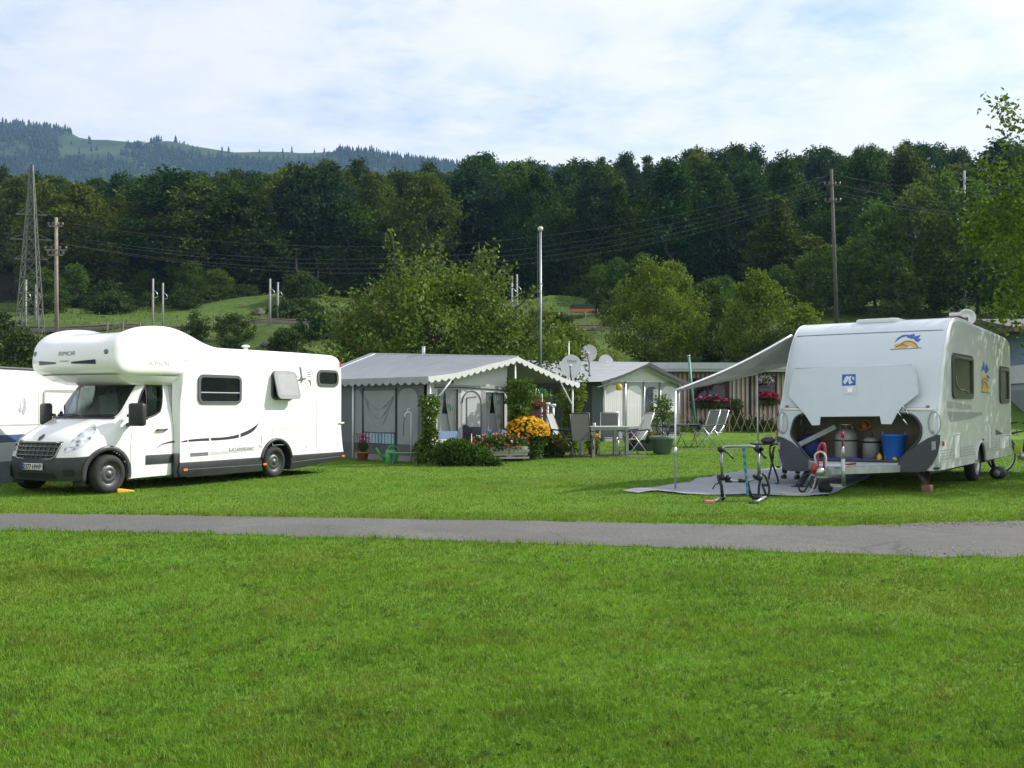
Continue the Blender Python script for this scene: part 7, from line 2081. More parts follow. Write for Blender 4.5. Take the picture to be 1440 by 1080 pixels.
rtube('holder_arm', [(310, 285, 0), (400, 340, -.12), (465, 403, -.2)], .018, DGREY); rtube('holder_arm', [(790, 300, 0), (830, 350, -.1), (868, 395, -.18)], .022, BLACKP)
rtube('leg', [(268, 610, 0), (285, 690, 0), (310, 740, -.03), (325, 885, -.05)], .026, BLACKP); rtube('leg', [(640, 690, 0), (690, 900, -.04)], .020, BLACKP)
rtube('foot_bar', [(330, 875, -.02), (700, 872, 0), (860, 880, 0)], .014, DGREY)
q = MB()
for dx in (-7, 7):
    pass
a_ = [rp_(x, y, YR - .035) for x, y in ((572, 245), (608, 245), (660, 870), (632, 870))]; q.add(a_, [(0, 1, 2, 3)]); a_ = [p + Vector((0, .012, 0)) for p in a_]; q.add(a_, [(3, 2, 1, 0)]); q.build('strap', stripe_mat('strap_blue', 2, 9, (.04, .16, .40), (.10, .36, .42), .5), rk)
rtube('wheel_rail', [(300, 900, -.05), (215, 945, -.35)], .026, CARR); rtube('wheel_rail', [(850, 900, -.05), (745, 955, -.4)], .026, CARR)
q = MB(); c = rp_(160, 955, YR - .42); q.box(c - Vector((.07, .07, .03)), c + Vector((.07, .07, .03))); q.build('rail_end_cap', M('cap_pink', (.62, .16, .18), .5), rk, bevel=.015)
q = MB(); c = rp_(720, 965, YR - .46); q.box(c - Vector((.07, .06, .02)), c + Vector((.07, .06, .02))); q.build('rail_end_cap', BLACKP, rk, bevel=.015)
rtube('wheel_hoop', crv([(780, 890, 0), (790, 740, 0), (815, 630, 0), (845, 605, 0), (880, 650, 0), (910, 740, 0), (915, 820, 0), (900, 890, 0)], 5), .020, BLACKP); rtube('hoop_stay', [(820, 730, 0), (890, 745, 0)], .022, BLACKP); rtube('hoop_stay', [(830, 740, 0), (880, 880, 0)], .020, BLACKP); rtube('hoop_stay', [(200, 790, -.05), (230, 735, -.05), (270, 715, 0)], .010, BLACKP)
rtube('base_block', [(310, 890, -.03), (350, 905, -.03)], .045, BLACKP); rtube('base_block', [(700, 895, -.03), (880, 900, -.03)], .035, BLACKP)
# black folding camp table with crossed legs
ft = thing('camp_table', 'black folding camp table with crossed legs by the caravan corner', 'camp table'); YT = G(1085, 682).y
def ttube(name, pts, r, mat=BLACKP): q = MB(); q.tube([rp_(x, y, YT + dy) for x, y, dy in pts], r, 8); return q.build(name, mat, ft)
q = MB(); a, b = rp_(715, 222, YT), rp_(990, 205, YT); q.box(a + Vector((0, -.12, -.012)), Vector((b.x + .25, b.y + .30, a.z + .012))); q.build('tabletop', BLACKP, ft, bevel=.006)
for dy in (.0, .25):
    ttube('leg', crv([(975, 228, dy), (935, 240, dy), (925, 270, dy), (935, 400, dy), (1005, 600, dy), (1030, 700, dy), (1010, 720, dy), (985, 728, dy)], 4), .018); ttube('leg', crv([(985, 250, dy), (960, 330, dy), (955, 440, dy), (915, 620, dy), (895, 740, dy)], 4), .018)
ttube('leg_hinge', [(955, 340, -.02), (960, 400, -.02)], .03)
bgx = thing('bag', 'small dark purple bag lying on the black camp table', 'bag', rp_(900, 195, YT + .08)); q = MB(); q.ball((0, 0, .03), .11, 10, (1.25, .9, .6)); q.build('body', M('bag_purple', (.06, .04, .09), .7, var=.3), bgx); q = MB(); q.tube(crv([(-.06, 0, .08), (-.02, 0, .13), (.05, 0, .12), (.09, 0, .07)], 4), .012, 5); q.build('strap', M('strap_pale', (.3, .25, .3), .7), bgx)

# ------------------------------------------------------------------ person standing behind the caravan corner
def person():
    base = CVW @ Vector((1.50, 3.16, 0)); 
    o = thing('person', 'person in dark red top and dark trousers standing behind the caravan corner', 'person', base, R(-25))
    def skin(name, verts, edges, rad, mat, root=0, parent=o):
        me = bpy.data.meshes.new(name); me.from_pydata(verts, edges, []); ob = bpy.data.objects.new(name, me); COL.objects.link(ob)
        md = ob.modifiers.new('k', 'SKIN'); md.use_smooth_shade = True; md2 = ob.modifiers.new('s', 'SUBSURF'); md2.levels = 2; md2.render_levels = 2
        for i, r in enumerate(rad):
            sv = me.skin_vertices[0].data[i]; sv.radius = r if isinstance(r, tuple) else (r, r); sv.use_root = (i == root)
        dg = bpy.context.evaluated_depsgraph_get(); m2 = bpy.data.meshes.new_from_object(ob.evaluated_get(dg)); bpy.data.objects.remove(ob)
        m2.materials.clear(); m2.materials.append(mat); ob = bpy.data.objects.new(name, m2); COL.objects.link(ob); ob.parent = parent; return ob
    SK = M('skin', (.50, .30, .22), .55, var=.05)
    # whole body in one surface: pelvis, spine, neck, head, arms, legs, hands with fingers
    V = [(0, 0, .95), (0, -.01, 1.12), (0, -.03, 1.30), (0, -.02, 1.44), (0, -.03, 1.54), (0, -.05, 1.63), (0, -.05, 1.73),
         (.10, 0, .90), (.11, -.02, .50), (.12, .02, .10), (.13, -.10, .04), (.13, -.16, .03), (-.10, 0, .90), (-.12, -.03, .50), (-.14, .02, .10), (-.15, -.10, .04), (-.15, -.16, .03),
         (.18, -.02, 1.42), (.24, 0, 1.15), (.25, -.14, .95), (.25, -.18, .88), (-.18, -.02, 1.42), (-.25, .0, 1.16), (-.26, -.15, .97), (-.26, -.19, .90)]
    E_ = [(0, 1), (1, 2), (2, 3), (3, 4), (4, 5), (5, 6), (0, 7), (7, 8), (8, 9), (9, 10), (10, 11), (0, 12), (12, 13), (13, 14), (14, 15), (15, 16), (3, 17), (17, 18), (18, 19), (19, 20), (3, 21), (21, 22), (22, 23), (23, 24)]
    Rd = [(.15, .11), (.13, .10), (.15, .11), (.11, .09), .055, (.085, .10), (.075, .085), .09, .06, .042, .04, .03, .09, .06, .042, .04, .03, .06, .043, .03, (.038, .02), .06, .043, .03, (.038, .02)]
    body = skin('body', V, E_, Rd, SK)
    sk2 = lambda nm, vi, sc, mat: skin(nm, [V[i] for i in vi], [(vi.index(a), vi.index(b)) for a, b in E_ if a in vi and b in vi], [tuple(x * sc for x in (Rd[i] if isinstance(Rd[i], tuple) else (Rd[i], Rd[i]))) for i in vi], mat)
    sk2('trousers', [0, 7, 8, 9, 12, 13, 14], 1.22, M('trousers_dark', (.025, .022, .028), .85, var=.2))
    sk2('jumper', [0, 1, 2, 3, 17, 18, 19, 21, 22, 23], 1.18, M('jumper_maroon', (.075, .018, .022), .9, var=.25, scale=8))
    for s_, i0 in ((1, 9), (-1, 14)):
        q = MB(); x, y, z = V[i0]; q.ball((x, y - .08, .055), .075, 10, (.75, 1.9, .72)); q.build('shoe', M('shoe_dark', (.03, .028, .03), .6), o)
    q = MB(); q.ball((0, -.03, 1.71), .108, 12, (.95, 1.08, .95)); q.build('hair', M('hair_brown', (.05, .03, .02), .7, var=.3, scale=20), o)
    face = MB()
    face.ball((0, -.165, 1.655), .016, 6, (.9, 1.2, 1.3))
    for s_ in (1, -1): face.ball((s_ * .095, -.05, 1.66), .022, 6, (.5, .9, 1.4))
    for s_, h in ((1, V[20]), (-1, V[24])):
        for k_, (L_, dx) in enumerate(((.075, -.024), (.085, -.008), (.08, .008), (.062, .023))):
            b_ = Vector(h) + Vector((dx, -.025, -.03)); face.tube([b_, b_ + Vector((0, -.012, -L_ * .5)), b_ + Vector((0, .002, -L_))], [.009, .0085, .007], 6)
        b_ = Vector(h) + Vector((-s_ * .03, -.02, .0)); face.tube([b_, b_ + Vector((-s_ * .02, -.02, -.03)), b_ + Vector((-s_ * .015, -.03, -.055))], [.011, .010, .008], 6)
    face.m = 1
    for s_ in (1, -1): face.ball((s_ * .035, -.145, 1.685), .011, 6)
    face.m = 2; face.ball((0, -.145, 1.605), .02, 6, (1.3, .5, .35))
    tmp = face.build('face', SK, None); bm = bmesh.new(); bm.from_mesh(body.data)
    for f in bm.faces: f.material_index = 0
    mis = list(face.mi); n0 = len(bm.faces); bm.from_mesh(tmp.data); bm.faces.ensure_lookup_table()
    for i, mi in enumerate(mis): bm.faces[n0 + i].material_index = mi
    bm.to_mesh(body.data); bm.free(); bpy.data.objects.remove(tmp)
    body.data.materials.append(M('eye_dark', (.02, .015, .012), .3)); body.data.materials.append(M('lip', (.35, .12, .11), .5))
    return o
person()
# ------------------------------------------------------------------ bicycle and water roll right of the caravan
bi = thing('bicycle', 'dark bicycle with orange and yellow details behind the caravan end', 'bicycle', G(1408, 664), R(14)); bi.scale = (1.1, 1.1, 1.1)
for x in (0, 1.05):
    w_ = bpy.data.objects.new('wheel', None); COL.objects.link(w_); w_.parent = bi; w_.location = (x, 0, .34)
    q = MB(); q.tube([(.33 * math.cos(a), 0, .33 * math.sin(a)) for a in [2 * math.pi * i / 36 for i in range(36)]], .02, 8, closed=True); q.build('tyre', RUBBER, w_)
    q = MB(); q.tube([(.305 * math.cos(a), 0, .305 * math.sin(a)) for a in [2 * math.pi * i / 36 for i in range(36)]], .012, 6, closed=True); q.build('rim', ALU, w_)
    q = MB()
    for k_ in range(20): a = 2 * math.pi * k_ / 20; q.tube([(.02 * math.cos(a + .6), .02 * (-1) ** k_, .02 * math.sin(a + .6)), (.30 * math.cos(a), 0, .30 * math.sin(a))], .0018, 3)
    q.tube([(0, -.04, 0), (0, .04, 0)], .022, 8); q.build('spokes', STEEL, w_)
BF = M('bike_black', (.02, .022, .025), .35, coat=.3); q = MB()
for a, b in (((0, 0, .34), (.18, 0, .82)), ((.18, 0, .82), (.16, 0, .98)), ((.19, 0, .78), (.62, 0, .85)), ((.21, 0, .70), (.52, 0, .32)), ((.52, 0, .32), (.63, 0, .92)), ((.52, 0, .32), (1.05, 0, .34)), ((.62, 0, .80), (1.05, 0, .34))): q.tube([a, b], .02, 8)
q.build('frame', BF, bi)
q = MB(); q.tube([(.16, -.28, 1.02), (.16, 0, .99), (.16, .28, 1.02)], .014, 8); q.build('handlebar', BLACKP, bi); q = MB(); q.tube([(.63, 0, .92), (.64, 0, .99)], .015, 6); q.ball((.66, 0, 1.0), .1, 8, (1.3, .7, .35)); q.build('saddle', BLACKP, bi)
q = MB(); q.box((.10, -.04, .86), (.16, .04, .94)); q.build('front_lamp', ORANGE, bi, bevel=.01); q = MB(); q.box((.3, -.025, .38), (.46, .025, .55)); q.build('frame_bag', M('bag_lime', (.30, .42, .02), .5), bi, bevel=.01); q = MB(); q.tube([(.52, -.06, .32), (.52, .06, .32)], .09, 16); q.tube([(.52, -.08, .32), (.60, -.1, .18)], .012, 5); q.build('crankset', STEEL, bi)
q = MB(); q.box((.9, -.06, .74), (1.3, .06, .76)); q.tube([(1.25, 0, .75), (1.08, 0, .36)], .01, 5); q.build('luggage_rack', BLACKP, bi)
wr = thing('water_roll', 'black waste water container under the rear of the caravan', 'water container', G(1404, 674), R(50)); wr.scale = (.66, .66, .66); q = MB(); q.tube([(-.2, 0, .20), (.2, 0, .20)], .20, 20); q.build('drum', BLACKP, wr); q = MB(); q.tube([(-.215, 0, .2), (-.20, 0, .2)], .1, 12); q.build('cap', MGREY, wr)
# ================================================================== trees
BARK = M('bark_grey', (.085, .075, .06), .9, var=.35, scale=6, bump=.5, bscale=25)
BARKP = M('bark_pale', (.19, .175, .15), .9, var=.3, scale=6, bump=.4, bscale=25)
def clump_cloud(centers, outs, rad, per, flat=.7):
    c = np.repeat(centers, per, 0); o = np.repeat(outs, per, 0)
    d = rng.normal(size=c.shape); d /= np.linalg.norm(d, axis=1, keepdims=True)
    q = (rng.random(len(c)) ** .45)[:, None] * np.repeat(rad, per)[:, None]
    d2 = d * q; d2[:, 2] *= flat
    return c + d2, o * .6 + d * .6
def limb(mbx, a, b, r0, r1, bend=.12, n=4, k=6):
    a, b = Vector(a), Vector(b); L_ = (b - a).length
    pts = [a.lerp(b, i / n) + (Vector((random.gauss(0, 1), random.gauss(0, 1), random.gauss(0, .4))) * L_ * bend * math.sin(math.pi * i / n) * .5) for i in range(n + 1)]
    mbx.tube(pts, [r0 + (r1 - r0) * i / n for i in range(n + 1)], k, caps=False)
    return pts
def make_tree(name, label, cat, H_, crown, rad, clumps, per, leaf, crad, mat, bark=BARK, trunk_r=.2, zbase=.3, group=None, limbs=14, lobes=None, flat=.75, extra=None, shape='round'):
    """crown: z extent start as fraction; rad = max radius"""
    o = thing(name, label, cat, group=group)
    zc0 = H_ * zbase; zc1 = H_
    C_, O_, Rr = [], [], []
    tries = 0
    ph = [random.uniform(0, 6.28) for _ in range(4)]
    while len(C_) < clumps and tries < clumps * 30:
        tries += 1
        t_ = random.random(); a = random.uniform(0, 6.283)
        if shape == 'round': pr_ = math.sin(math.pi * min(1, .08 + .92 * t_)) ** .62 * (1.0 - .25 * t_)
        elif shape == 'tall': pr_ = (min(1, t_ / .25) ** .6) * (1 - t_) ** .55 * 1.1
        elif shape == 'cone': pr_ = (1 - t_) ** .85 * (.55 + .45 * abs(math.sin(t_ * 21)))
        else: pr_ = math.sin(math.pi * (.12 + .85 * t_)) ** .5
        lob = 1 + .20 * math.sin(2 * a + ph[0] + 3 * t_) + .16 * math.sin(3 * a + ph[1] - 5 * t_) + .10 * math.sin(5 * a + ph[2] + 9 * t_)
        q = random.random() ** .38
        if q < .45 and random.random() < .6: continue
        r = rad * pr_ * lob * q
        z = zc0 + (zc1 - zc0) * t_ * (1 + .05 * math.sin(3 * a + ph[3]))
        p = (r * math.cos(a), r * math.sin(a), z)
        C_.append(p); O_.append(Vector((math.cos(a), math.sin(a), (t_ - .4) * 1.2)).normalized()); Rr.append(crad * random.uniform(.6, 1.25))
    C_ = np.array(C_); O_ = np.array([tuple(v) for v in O_]); Rr = np.array(Rr)
    pts, outs = clump_cloud(C_, O_, Rr, per, flat)
    if extra is not None: pts = np.concatenate([pts, extra[0]]); outs = np.concatenate([outs, extra[1]])
    pts[:, 2] = np.maximum(pts[:, 2], .15)
    leaf_obj('crown', pts, leaf, mat, o, outward=outs, ow=.5, up=.05, aspect=.62)
    m_ = MB()
    tp = limb(m_, (0, 0, -.4), (random.gauss(0, .03) * H_, random.gauss(0, .03) * H_, H_ * .82), trunk_r, trunk_r * .18, .06, 8, 8)
    idx = list(range(len(C_))); random.shuffle(idx)
    for i in idx[:limbs]:
        c = Vector(C_[i]); zt = max(H_ * .12, min(H_ * .75, c.z - (Vector((c.x, c.y, 0)).length) * random.uniform(.5, .9)))
        f = min(max((zt + .4) / (H_ * .82 + .4), 0), .99) * 8; k_ = int(f); s_ = tp[k_].lerp(tp[min(k_ + 1, 8)], f - k_)
        limb(m_, s_, c, trunk_r * .38, trunk_r * .07, .2, 4, 5)
    m_.build('trunk', bark, o)
    return o
F_DARK = leaf_mat('forest_dark', (.008, .024, .004), (.024, .060, .008), (.070, .130, .016), .3, .55, .35, .75, .06)
F_OLIVE = leaf_mat('forest_olive', (.014, .033, .004), (.050, .094, .010), (.125, .185, .021), .32, .55, .35, .7, .05)
F_GOLD = leaf_mat('forest_gold', (.032, .052, .005), (.092, .128, .012), (.19, .22, .024), .32, .55, .35, .5, .03)
F_BLUE = leaf_mat('forest_bluegreen', (.010, .028, .012), (.024, .058, .022), (.052, .098, .036), .25, .55, .35, .5, .03)
F_LIT = leaf_mat('edge_green', (.026, .062, .008), (.066, .13, .014), (.13, .20, .03), .36, .5, .35, .3, .03)
# -------- woodland prototypes
PROT = []
def proto(lab, grp, **kw):
    o = make_tree('woodland_tree', lab, 'tree', group=grp, **kw); PROT.append(o); return o
D1_ = ('dark green broadleaf tree in the dense wood on the slope', 'dark broadleaf trees of the wood')
D2_ = ('olive green broadleaf tree in the dense wood on the slope', 'olive broadleaf trees of the wood')
D3_ = ('yellowing broadleaf tree in the dense wood on the slope', 'yellowing trees of the wood')
D4_ = ('tall blue green tree with bare pale trunk in the wood', 'bare trunked trees of the wood')
D5_ = ('narrow spire shaped tree in the dense wood on the slope', 'spire shaped trees of the wood')
KW = dict(H_=15, crown=0, clumps=150, per=62, leaf=.36, crad=1.15)
proto(*D1_, rad=4.3, mat=F_DARK, zbase=.12, trunk_r=.26, **KW)
proto(*D1_, rad=3.7, mat=F_DARK, zbase=.22, trunk_r=.24, shape='tall', **KW)
proto(*D1_, rad=4.6, mat=F_DARK, zbase=.18, trunk_r=.26, **KW)
proto(*D2_, rad=4.2, mat=F_OLIVE, zbase=.12, trunk_r=.25, **KW)
proto(*D2_, rad=3.8, mat=F_OLIVE, zbase=.2, trunk_r=.22, shape='tall', **KW)
proto(*D3_, rad=3.9, mat=F_GOLD, zbase=.2, trunk_r=.22, **KW)
proto(*D4_, rad=2.9, mat=F_BLUE, zbase=.45, trunk_r=.17, bark=BARKP, **KW)
proto(*D5_, rad=2.7, mat=F_OLIVE, zbase=.08, trunk_r=.18, shape='cone', flat=.45, **dict(KW, clumps=150, per=40, leaf=.36, crad=.85))
PW = [5.5, 4.5, 5.5, 4, 3.2, 1.3, 2.2, 1.0]
TOPS = [(-400, 236), (0, 238), (40, 246), (110, 254), (165, 236), (230, 250), (300, 240), (370, 233), (430, 229), (500, 236), (560, 234), (600, 238), (660, 226), (700, 219), (760, 222), (805, 233), (850, 229), (900, 222), (950, 221), (1000, 208), (1050, 210), (1100, 214), (1140, 208), (1165, 205), (1182, 224), (1205, 203), (1240, 212), (1280, 202), (1330, 207), (1380, 204), (1440, 210), (1900, 205)]
tx = np.array([a for a, b in TOPS]); ty = np.array([b for a, b in TOPS])
used = [False] * len(PROT)
def plant(i, x, y, h, sx=1.0, label=None, group=None):
    if used[i]: o = copy_tree(PROT[i])
    else: o = PROT[i]; used[i] = True
    s_ = h / 15.0
    o.location = (x, y, hz(x, y) - .2); o.rotation_euler = (0, 0, random.uniform(0, 6.28)); w_ = (.55 + .45 * s_) * sx * random.choice((.8, .95, 1.1, 1.3, 1.5))
    o.scale = (w_ * random.uniform(.9, 1.12), w_ * random.uniform(.9, 1.12), s_)
    if label: o['label'] = label
    if group: o['group'] = group
    return o
nt = 0
y = 113.0; row = 0
while y < 182:
    hw = y * .585 + 4
    n_ = int(2 * hw / (6.6 + .012 * y))
    for k_ in range(n_):
        x = -hw + 2 * hw * (k_ + .5 * (row % 2) + random.uniform(.1, .9)) / n_
        yy = y + random.uniform(-2.8, 2.8)
        px = 720 + FOC * x / yy
        # the wood's foot is further back on the left meadow
        g_ = hz(x, yy)
        zmax = CAMH + (570 - np.interp(px, tx, ty)) * yy / FOC
        h = random.choice((11.5, 13, 14.5, 16, 17.5, 19)) + random.uniform(-.8, .8)
        if y > 146: h = min(max(zmax - g_ + random.uniform(-2.2, .7), 0), 23)
        else: h = min(h, zmax - g_ - 1.0)
        if h < 7: continue
        i = random.choices(range(len(PROT)), PW)[0]
        if px < 640 and random.random() < .55: i = random.choice([3, 4, 5, 3, 5])  # more olive and yellow trees at left stand in for sunlit crowns
        plant(i, x, yy, h); nt += 1
    y += 7.6; row += 1
# bare trunked spires seen at the wood's front right of the flagpole and in the left third
for px, yy, h, i in ((838, 111, 14.5, 6), (872, 110.5, 13.5, 7), (846, 112, 15, 7), (424, 112, 15.5, 6), (442, 113, 15, 6), (460, 114, 16, 6), (330, 110, 13, 0), (280, 110, 14.5, 3), (240, 112, 15, 2), (1095, 104, 12, 7), (1060, 105, 8, 7), (1120, 106, 8, 5)):
    x = (px - 720) / FOC * yy; plant(i, x, yy, h); nt += 1
print('woodland trees', nt)
# front edge trees, brighter
e0 = make_tree('edge_tree', 'bright green tree standing at the front edge of the wood', 'tree', H_=10, crown=0, rad=3.3, clumps=130, per=32, leaf=.36, crad=.9, mat=F_LIT, zbase=.06, trunk_r=.17, group='bright trees along the wood edge')
e1 = make_tree('edge_tree', 'bright green tree standing at the front edge of the wood', 'tree', H_=10, crown=0, rad=2.8, clumps=120, per=32, leaf=.34, crad=.85, mat=F_LIT, zbase=.06, trunk_r=.15, shape='tall', group='bright trees along the wood edge')
EU = [False, False]
for px, yy, h, i in ((1232, 96, 10, 0), (1290, 92, 12.0, 0), (1330, 96, 13, 1), (1375, 92, 12, 0), (1262, 88, 6, 1), (1205, 92, 7, 1), (1180, 98, 6, 0), (1425, 86, 12, 0), (1140, 94, 6, 0), (1100, 96, 5, 1), (1020, 96, 3.6, 1), (985, 88, 3.2, 0), (1500, 90, 12, 0), (845, 101, 3.4, 0), (870, 98, 4.2, 0), (905, 97, 5, 1), (270, 103, 4.5, 0), (305, 101, 3.2, 0), (255, 106, 6, 1), (105, 100, 4.6, 1), (60, 97, 4, 0), (205, 106, 4, 0)):
    x = (px - 720) / FOC * yy; src = (e0, e1)[i]
    o = copy_tree(src) if EU[i] else src; EU[i] = True
    o.location = (x, yy, hz(x, yy) - .1); o.rotation_euler = (0, 0, random.uniform(0, 6.28)); s_ = h / 10; o.scale = ((.4 + .6 * s_) * random.uniform(.9, 1.15), (.4 + .6 * s_), s_)
# -------- trees behind the camp
ap = None
def extra_shoots(lst, per=26, r=.32):
    P_, D_ = [], []
    for a, b in lst:
        a, b = np.array(a), np.array(b)
        for k_ in range(per):
            t_ = random.random(); p = a + (b - a) * t_ + rng.normal(0, r * (1 - .65 * t_), 3); P_.append(p); d = (b - a) / np.linalg.norm(b - a); D_.append(d + rng.normal(0, .5, 3))
    return np.array(P_), np.array(D_)
APPLE = leaf_mat('apple_leaf', (.032, .070, .010), (.098, .165, .022), (.215, .28, .055), .34, .42, nscale=.8)
shoots = []
for i in range(46):
    a = R(-68 + 136 * i / 45 + random.uniform(-5, 5)); az = random.uniform(-.5, .5)
    L_ = random.uniform(4.6, 5.6) * (1 - .12 * abs(math.sin(a))) * (.92 + .16 * (i % 3 == 0))
    o0 = Vector((random.uniform(-.5, .5), 0, 1.6)); d_ = Vector((math.sin(a) * 1.02, az, math.cos(a)))
    shoots.append((tuple(o0 + d_ * L_ * .58), tuple(o0 + d_ * L_)))
shoots += [((-1.4, 0, 5.0), (-1.70, 0, 7.7)), ((-1.3, .2, 5.0), (-1.35, .2, 7.0)), ((1.6, 0, 5.0), (2.2, 0, 7.2)), ((1.2, .2, 5.0), (1.5, 0, 7.0)), ((-2.6, 0, 4.0), (-4.3, 0, 5.4)), ((2.9, 0, 3.6), (4.4, 0, 4.8))]
exq = extra_shoots(shoots, 150, .36)
ap = make_tree('apple_tree', 'large apple tree with upright shoots and red apples behind the first tent', 'tree', H_=5.9, crown=0, rad=3.9, clumps=290, per=80, leaf=.155, crad=.75, mat=APPLE, zbase=.16, trunk_r=.24, limbs=40, extra=exq, shape='dome')
ap.location = (-3.0, 38.5, 0); ap.scale = (1.06, 1, 1.09)
m_ = MB()
for a, b in shoots: limb(m_, a, b, .05, .012, .05, 4, 5)
m_.build('shoots', BARK, ap)
p, d = ell_pts(150, (0, 0, 3.9), (3.7, 3.4, 2.3), .93); p = p[p[:, 1] < .6]
m_ = MB()
for q in p[:60]: m_.ball(q, .036, 5)
m_.build('apples', M('apple_red', (.26, .05, .025), .4, var=.3), ap)
GT = leaf_mat('camp_tree_leaf', (.05, .085, .009), (.12, .18, .018), (.22, .28, .04), .38, .5, nscale=.7)
for nm, lab, px, yy, h, r, sh_ in (('leafy_tree', 'rounded yellow green tree behind the second tent', 918, 57, 6.2, 2.9, 'tall'), ('leafy_tree', 'taller pointed green tree just right of the rounded one behind the tents', 948, 63, 6.2, 2.3, 'tall'), ('leafy_tree', 'bright green tree behind the chalet roof', 1066, 58, 5.9, 2.6, 'tall'), ('leafy_tree', 'slim green tree between caravan roof and bright chalet tree', 1130, 61, 3.8, 1.8, 'tall'), ('leafy_tree', 'small yellow green tree right behind the flagpole and dishes', 795, 53, 3.2, 1.7, 'round'), ('leafy_tree', 'dark green tree rising behind the chalet between two brighter trees', 1000, 66, 5.0, 2.6, 'round'), ('leafy_tree', 'low green tree between apple tree and flagpole', 735, 50, 2.6, 1.5, 'round')):
    x = (px - 720) / FOC * yy
    mt = GT if 'dark' not in lab else F_LIT
    o = make_tree(nm, lab, 'tree', H_=h, crown=0, rad=r, clumps=int(60 + 26 * r), per=90, leaf=.17, crad=.66, mat=mt, zbase=.10, trunk_r=.14, limbs=22, shape=sh_)
    o.location = (x, yy, hz(x, yy) - .1)
# shrubs: brownish one left of the apple tree and others on the meadow
BR = leaf_mat('dry_shrub_leaf', (.05, .045, .022), (.10, .095, .045), (.17, .165, .085), .25, .7, nscale=1.2)
SHL = leaf_mat('shrub_green', (.016, .035, .007), (.04, .075, .013), (.08, .12, .025), .3, .55, nscale=1.5)
for lab, px, yy, h, r, mt in (('brownish grey half bare shrub left of the apple tree', 442, 47, 3.1, 1.6, BR), ('dark green round bush alone on the meadow slope', 330, 74, 2.0, 1.6, SHL), ('small upright bush on the meadow left of the round bush', 275, 74, 2.3, .8, SHL), ('tiny dark bush low on the meadow', 322, 68, .9, .7, SHL), ('weedy shrub at the far left edge behind the white caravan', 12, 44, 3.2, 1.8, SHL), ('olive weedy shrub behind the left caravan roof', 62, 47, 2.4, 1.7, BR), ('leafy shrub behind the motorhome roof', 405, 50, 1.4, 1.3, BR), ('dark shrub below the flagpole on the meadow', 752, 70, 2.6, 1.3, SHL), ('second dark shrub right of the flagpole on the meadow', 780, 72, 2.2, 1.5, SHL), ('dark bush beside the orange topped shelter', 868, 82, 2.6, 2.0, SHL), ('yellowish shrub behind the large dish', 820, 47, 2.6, 1.3, GT), ('brown twiggy shrub behind the small dishes', 775, 45, 2.1, 1.2, BR), ('green shrub filling the gap left of the yellow green tree', 862, 50, 2.6, 1.5, GT), ('dark green shrub right of the chalet trees', 1100, 55, 2.6, 1.7, SHL)):
    x = (px - 720) / FOC * yy
    o = make_tree('bush', lab, 'bush', H_=h, crown=0, rad=r, clumps=int(22 + 20 * r), per=70, leaf=.14, crad=.42, mat=mt, zbase=.02, trunk_r=.05, limbs=12, shape='dome')
    o.location = (x, yy, hz(x, yy) - .05)
wb = make_tree('bush', 'low wild bush growing on the meadow slope before the wood', 'bush', H_=1.6, crown=0, rad=1.2, clumps=46, per=60, leaf=.17, crad=.4, mat=SHL, zbase=.02, trunk_r=.04, limbs=8, shape='dome', group='low wild bushes on the meadow slope')
wb.location = (-21, 101, hz(-21, 101) - .1)
for k_ in range(44):
    if k_ < 26: px = random.choice((random.uniform(730, 1180), random.uniform(60, 430))); yy = random.uniform(90, 109)
    else: px = random.choice((random.uniform(840, 1180), random.uniform(-20, 60), random.uniform(390, 460))); yy = random.uniform(52, 88)
    if 78 < yy < 83 or (790 < px < 850 and yy < 100): continue
    x = (px - 720) / FOC * yy; o = copy_tree(wb); s_ = random.uniform(.5, 1.5); o.location = (x, yy, hz(x, yy) - .1); o.rotation_euler = (0, 0, random.uniform(0, 6)); o.scale = (s_ * random.uniform(.8, 1.4), s_ * random.uniform(.8, 1.3), s_ * random.uniform(.7, 1.2))
# near tree at the right edge (trunk outside the picture)
NR = leaf_mat('near_tree_leaf', (.032, .070, .009), (.085, .15, .016), (.18, .25, .035), .4, .45, nscale=.9)
exn = extra_shoots([((-3.2, -1, 5.2), (-4.9, -1.6, 4.4)), ((-3.2, 0, 4.4), (-4.4, -1, 3.5)), ((-2.6, -1, 3.9), (-4.0, -2, 2.75)), ((-1.6, -1, 7), (-2.6, -1, 8.3)), ((-3.0, 0, 6), (-4.4, 0, 6.6)), ((-2, -1.6, 3.8), (-3.1, -2.6, 2.6)), ((-2.6, 1.2, 4.4), (-3.7, 1.6, 3.0)), ((-3.0, .5, 7), (-4.0, 0, 8.0)), ((-3.4, 0, 5.6), (-4.5, .4, 5.2)), ((-2.8, .6, 5.2), (-4.6, 0, 5.6))], 300, .36)
nr = make_tree('broadleaf_tree', 'near leafy tree hanging into the picture above the right caravan', 'tree', H_=8.6, crown=0, rad=4.0, clumps=250, per=110, leaf=.115, crad=.78, mat=NR, zbase=.30, trunk_r=.28, limbs=44, extra=exn, shape='round')
nr.location = (14.75, 21.4, 0); nr.location.x = 15.0; nr.scale = (1.05, 1, 1.03)
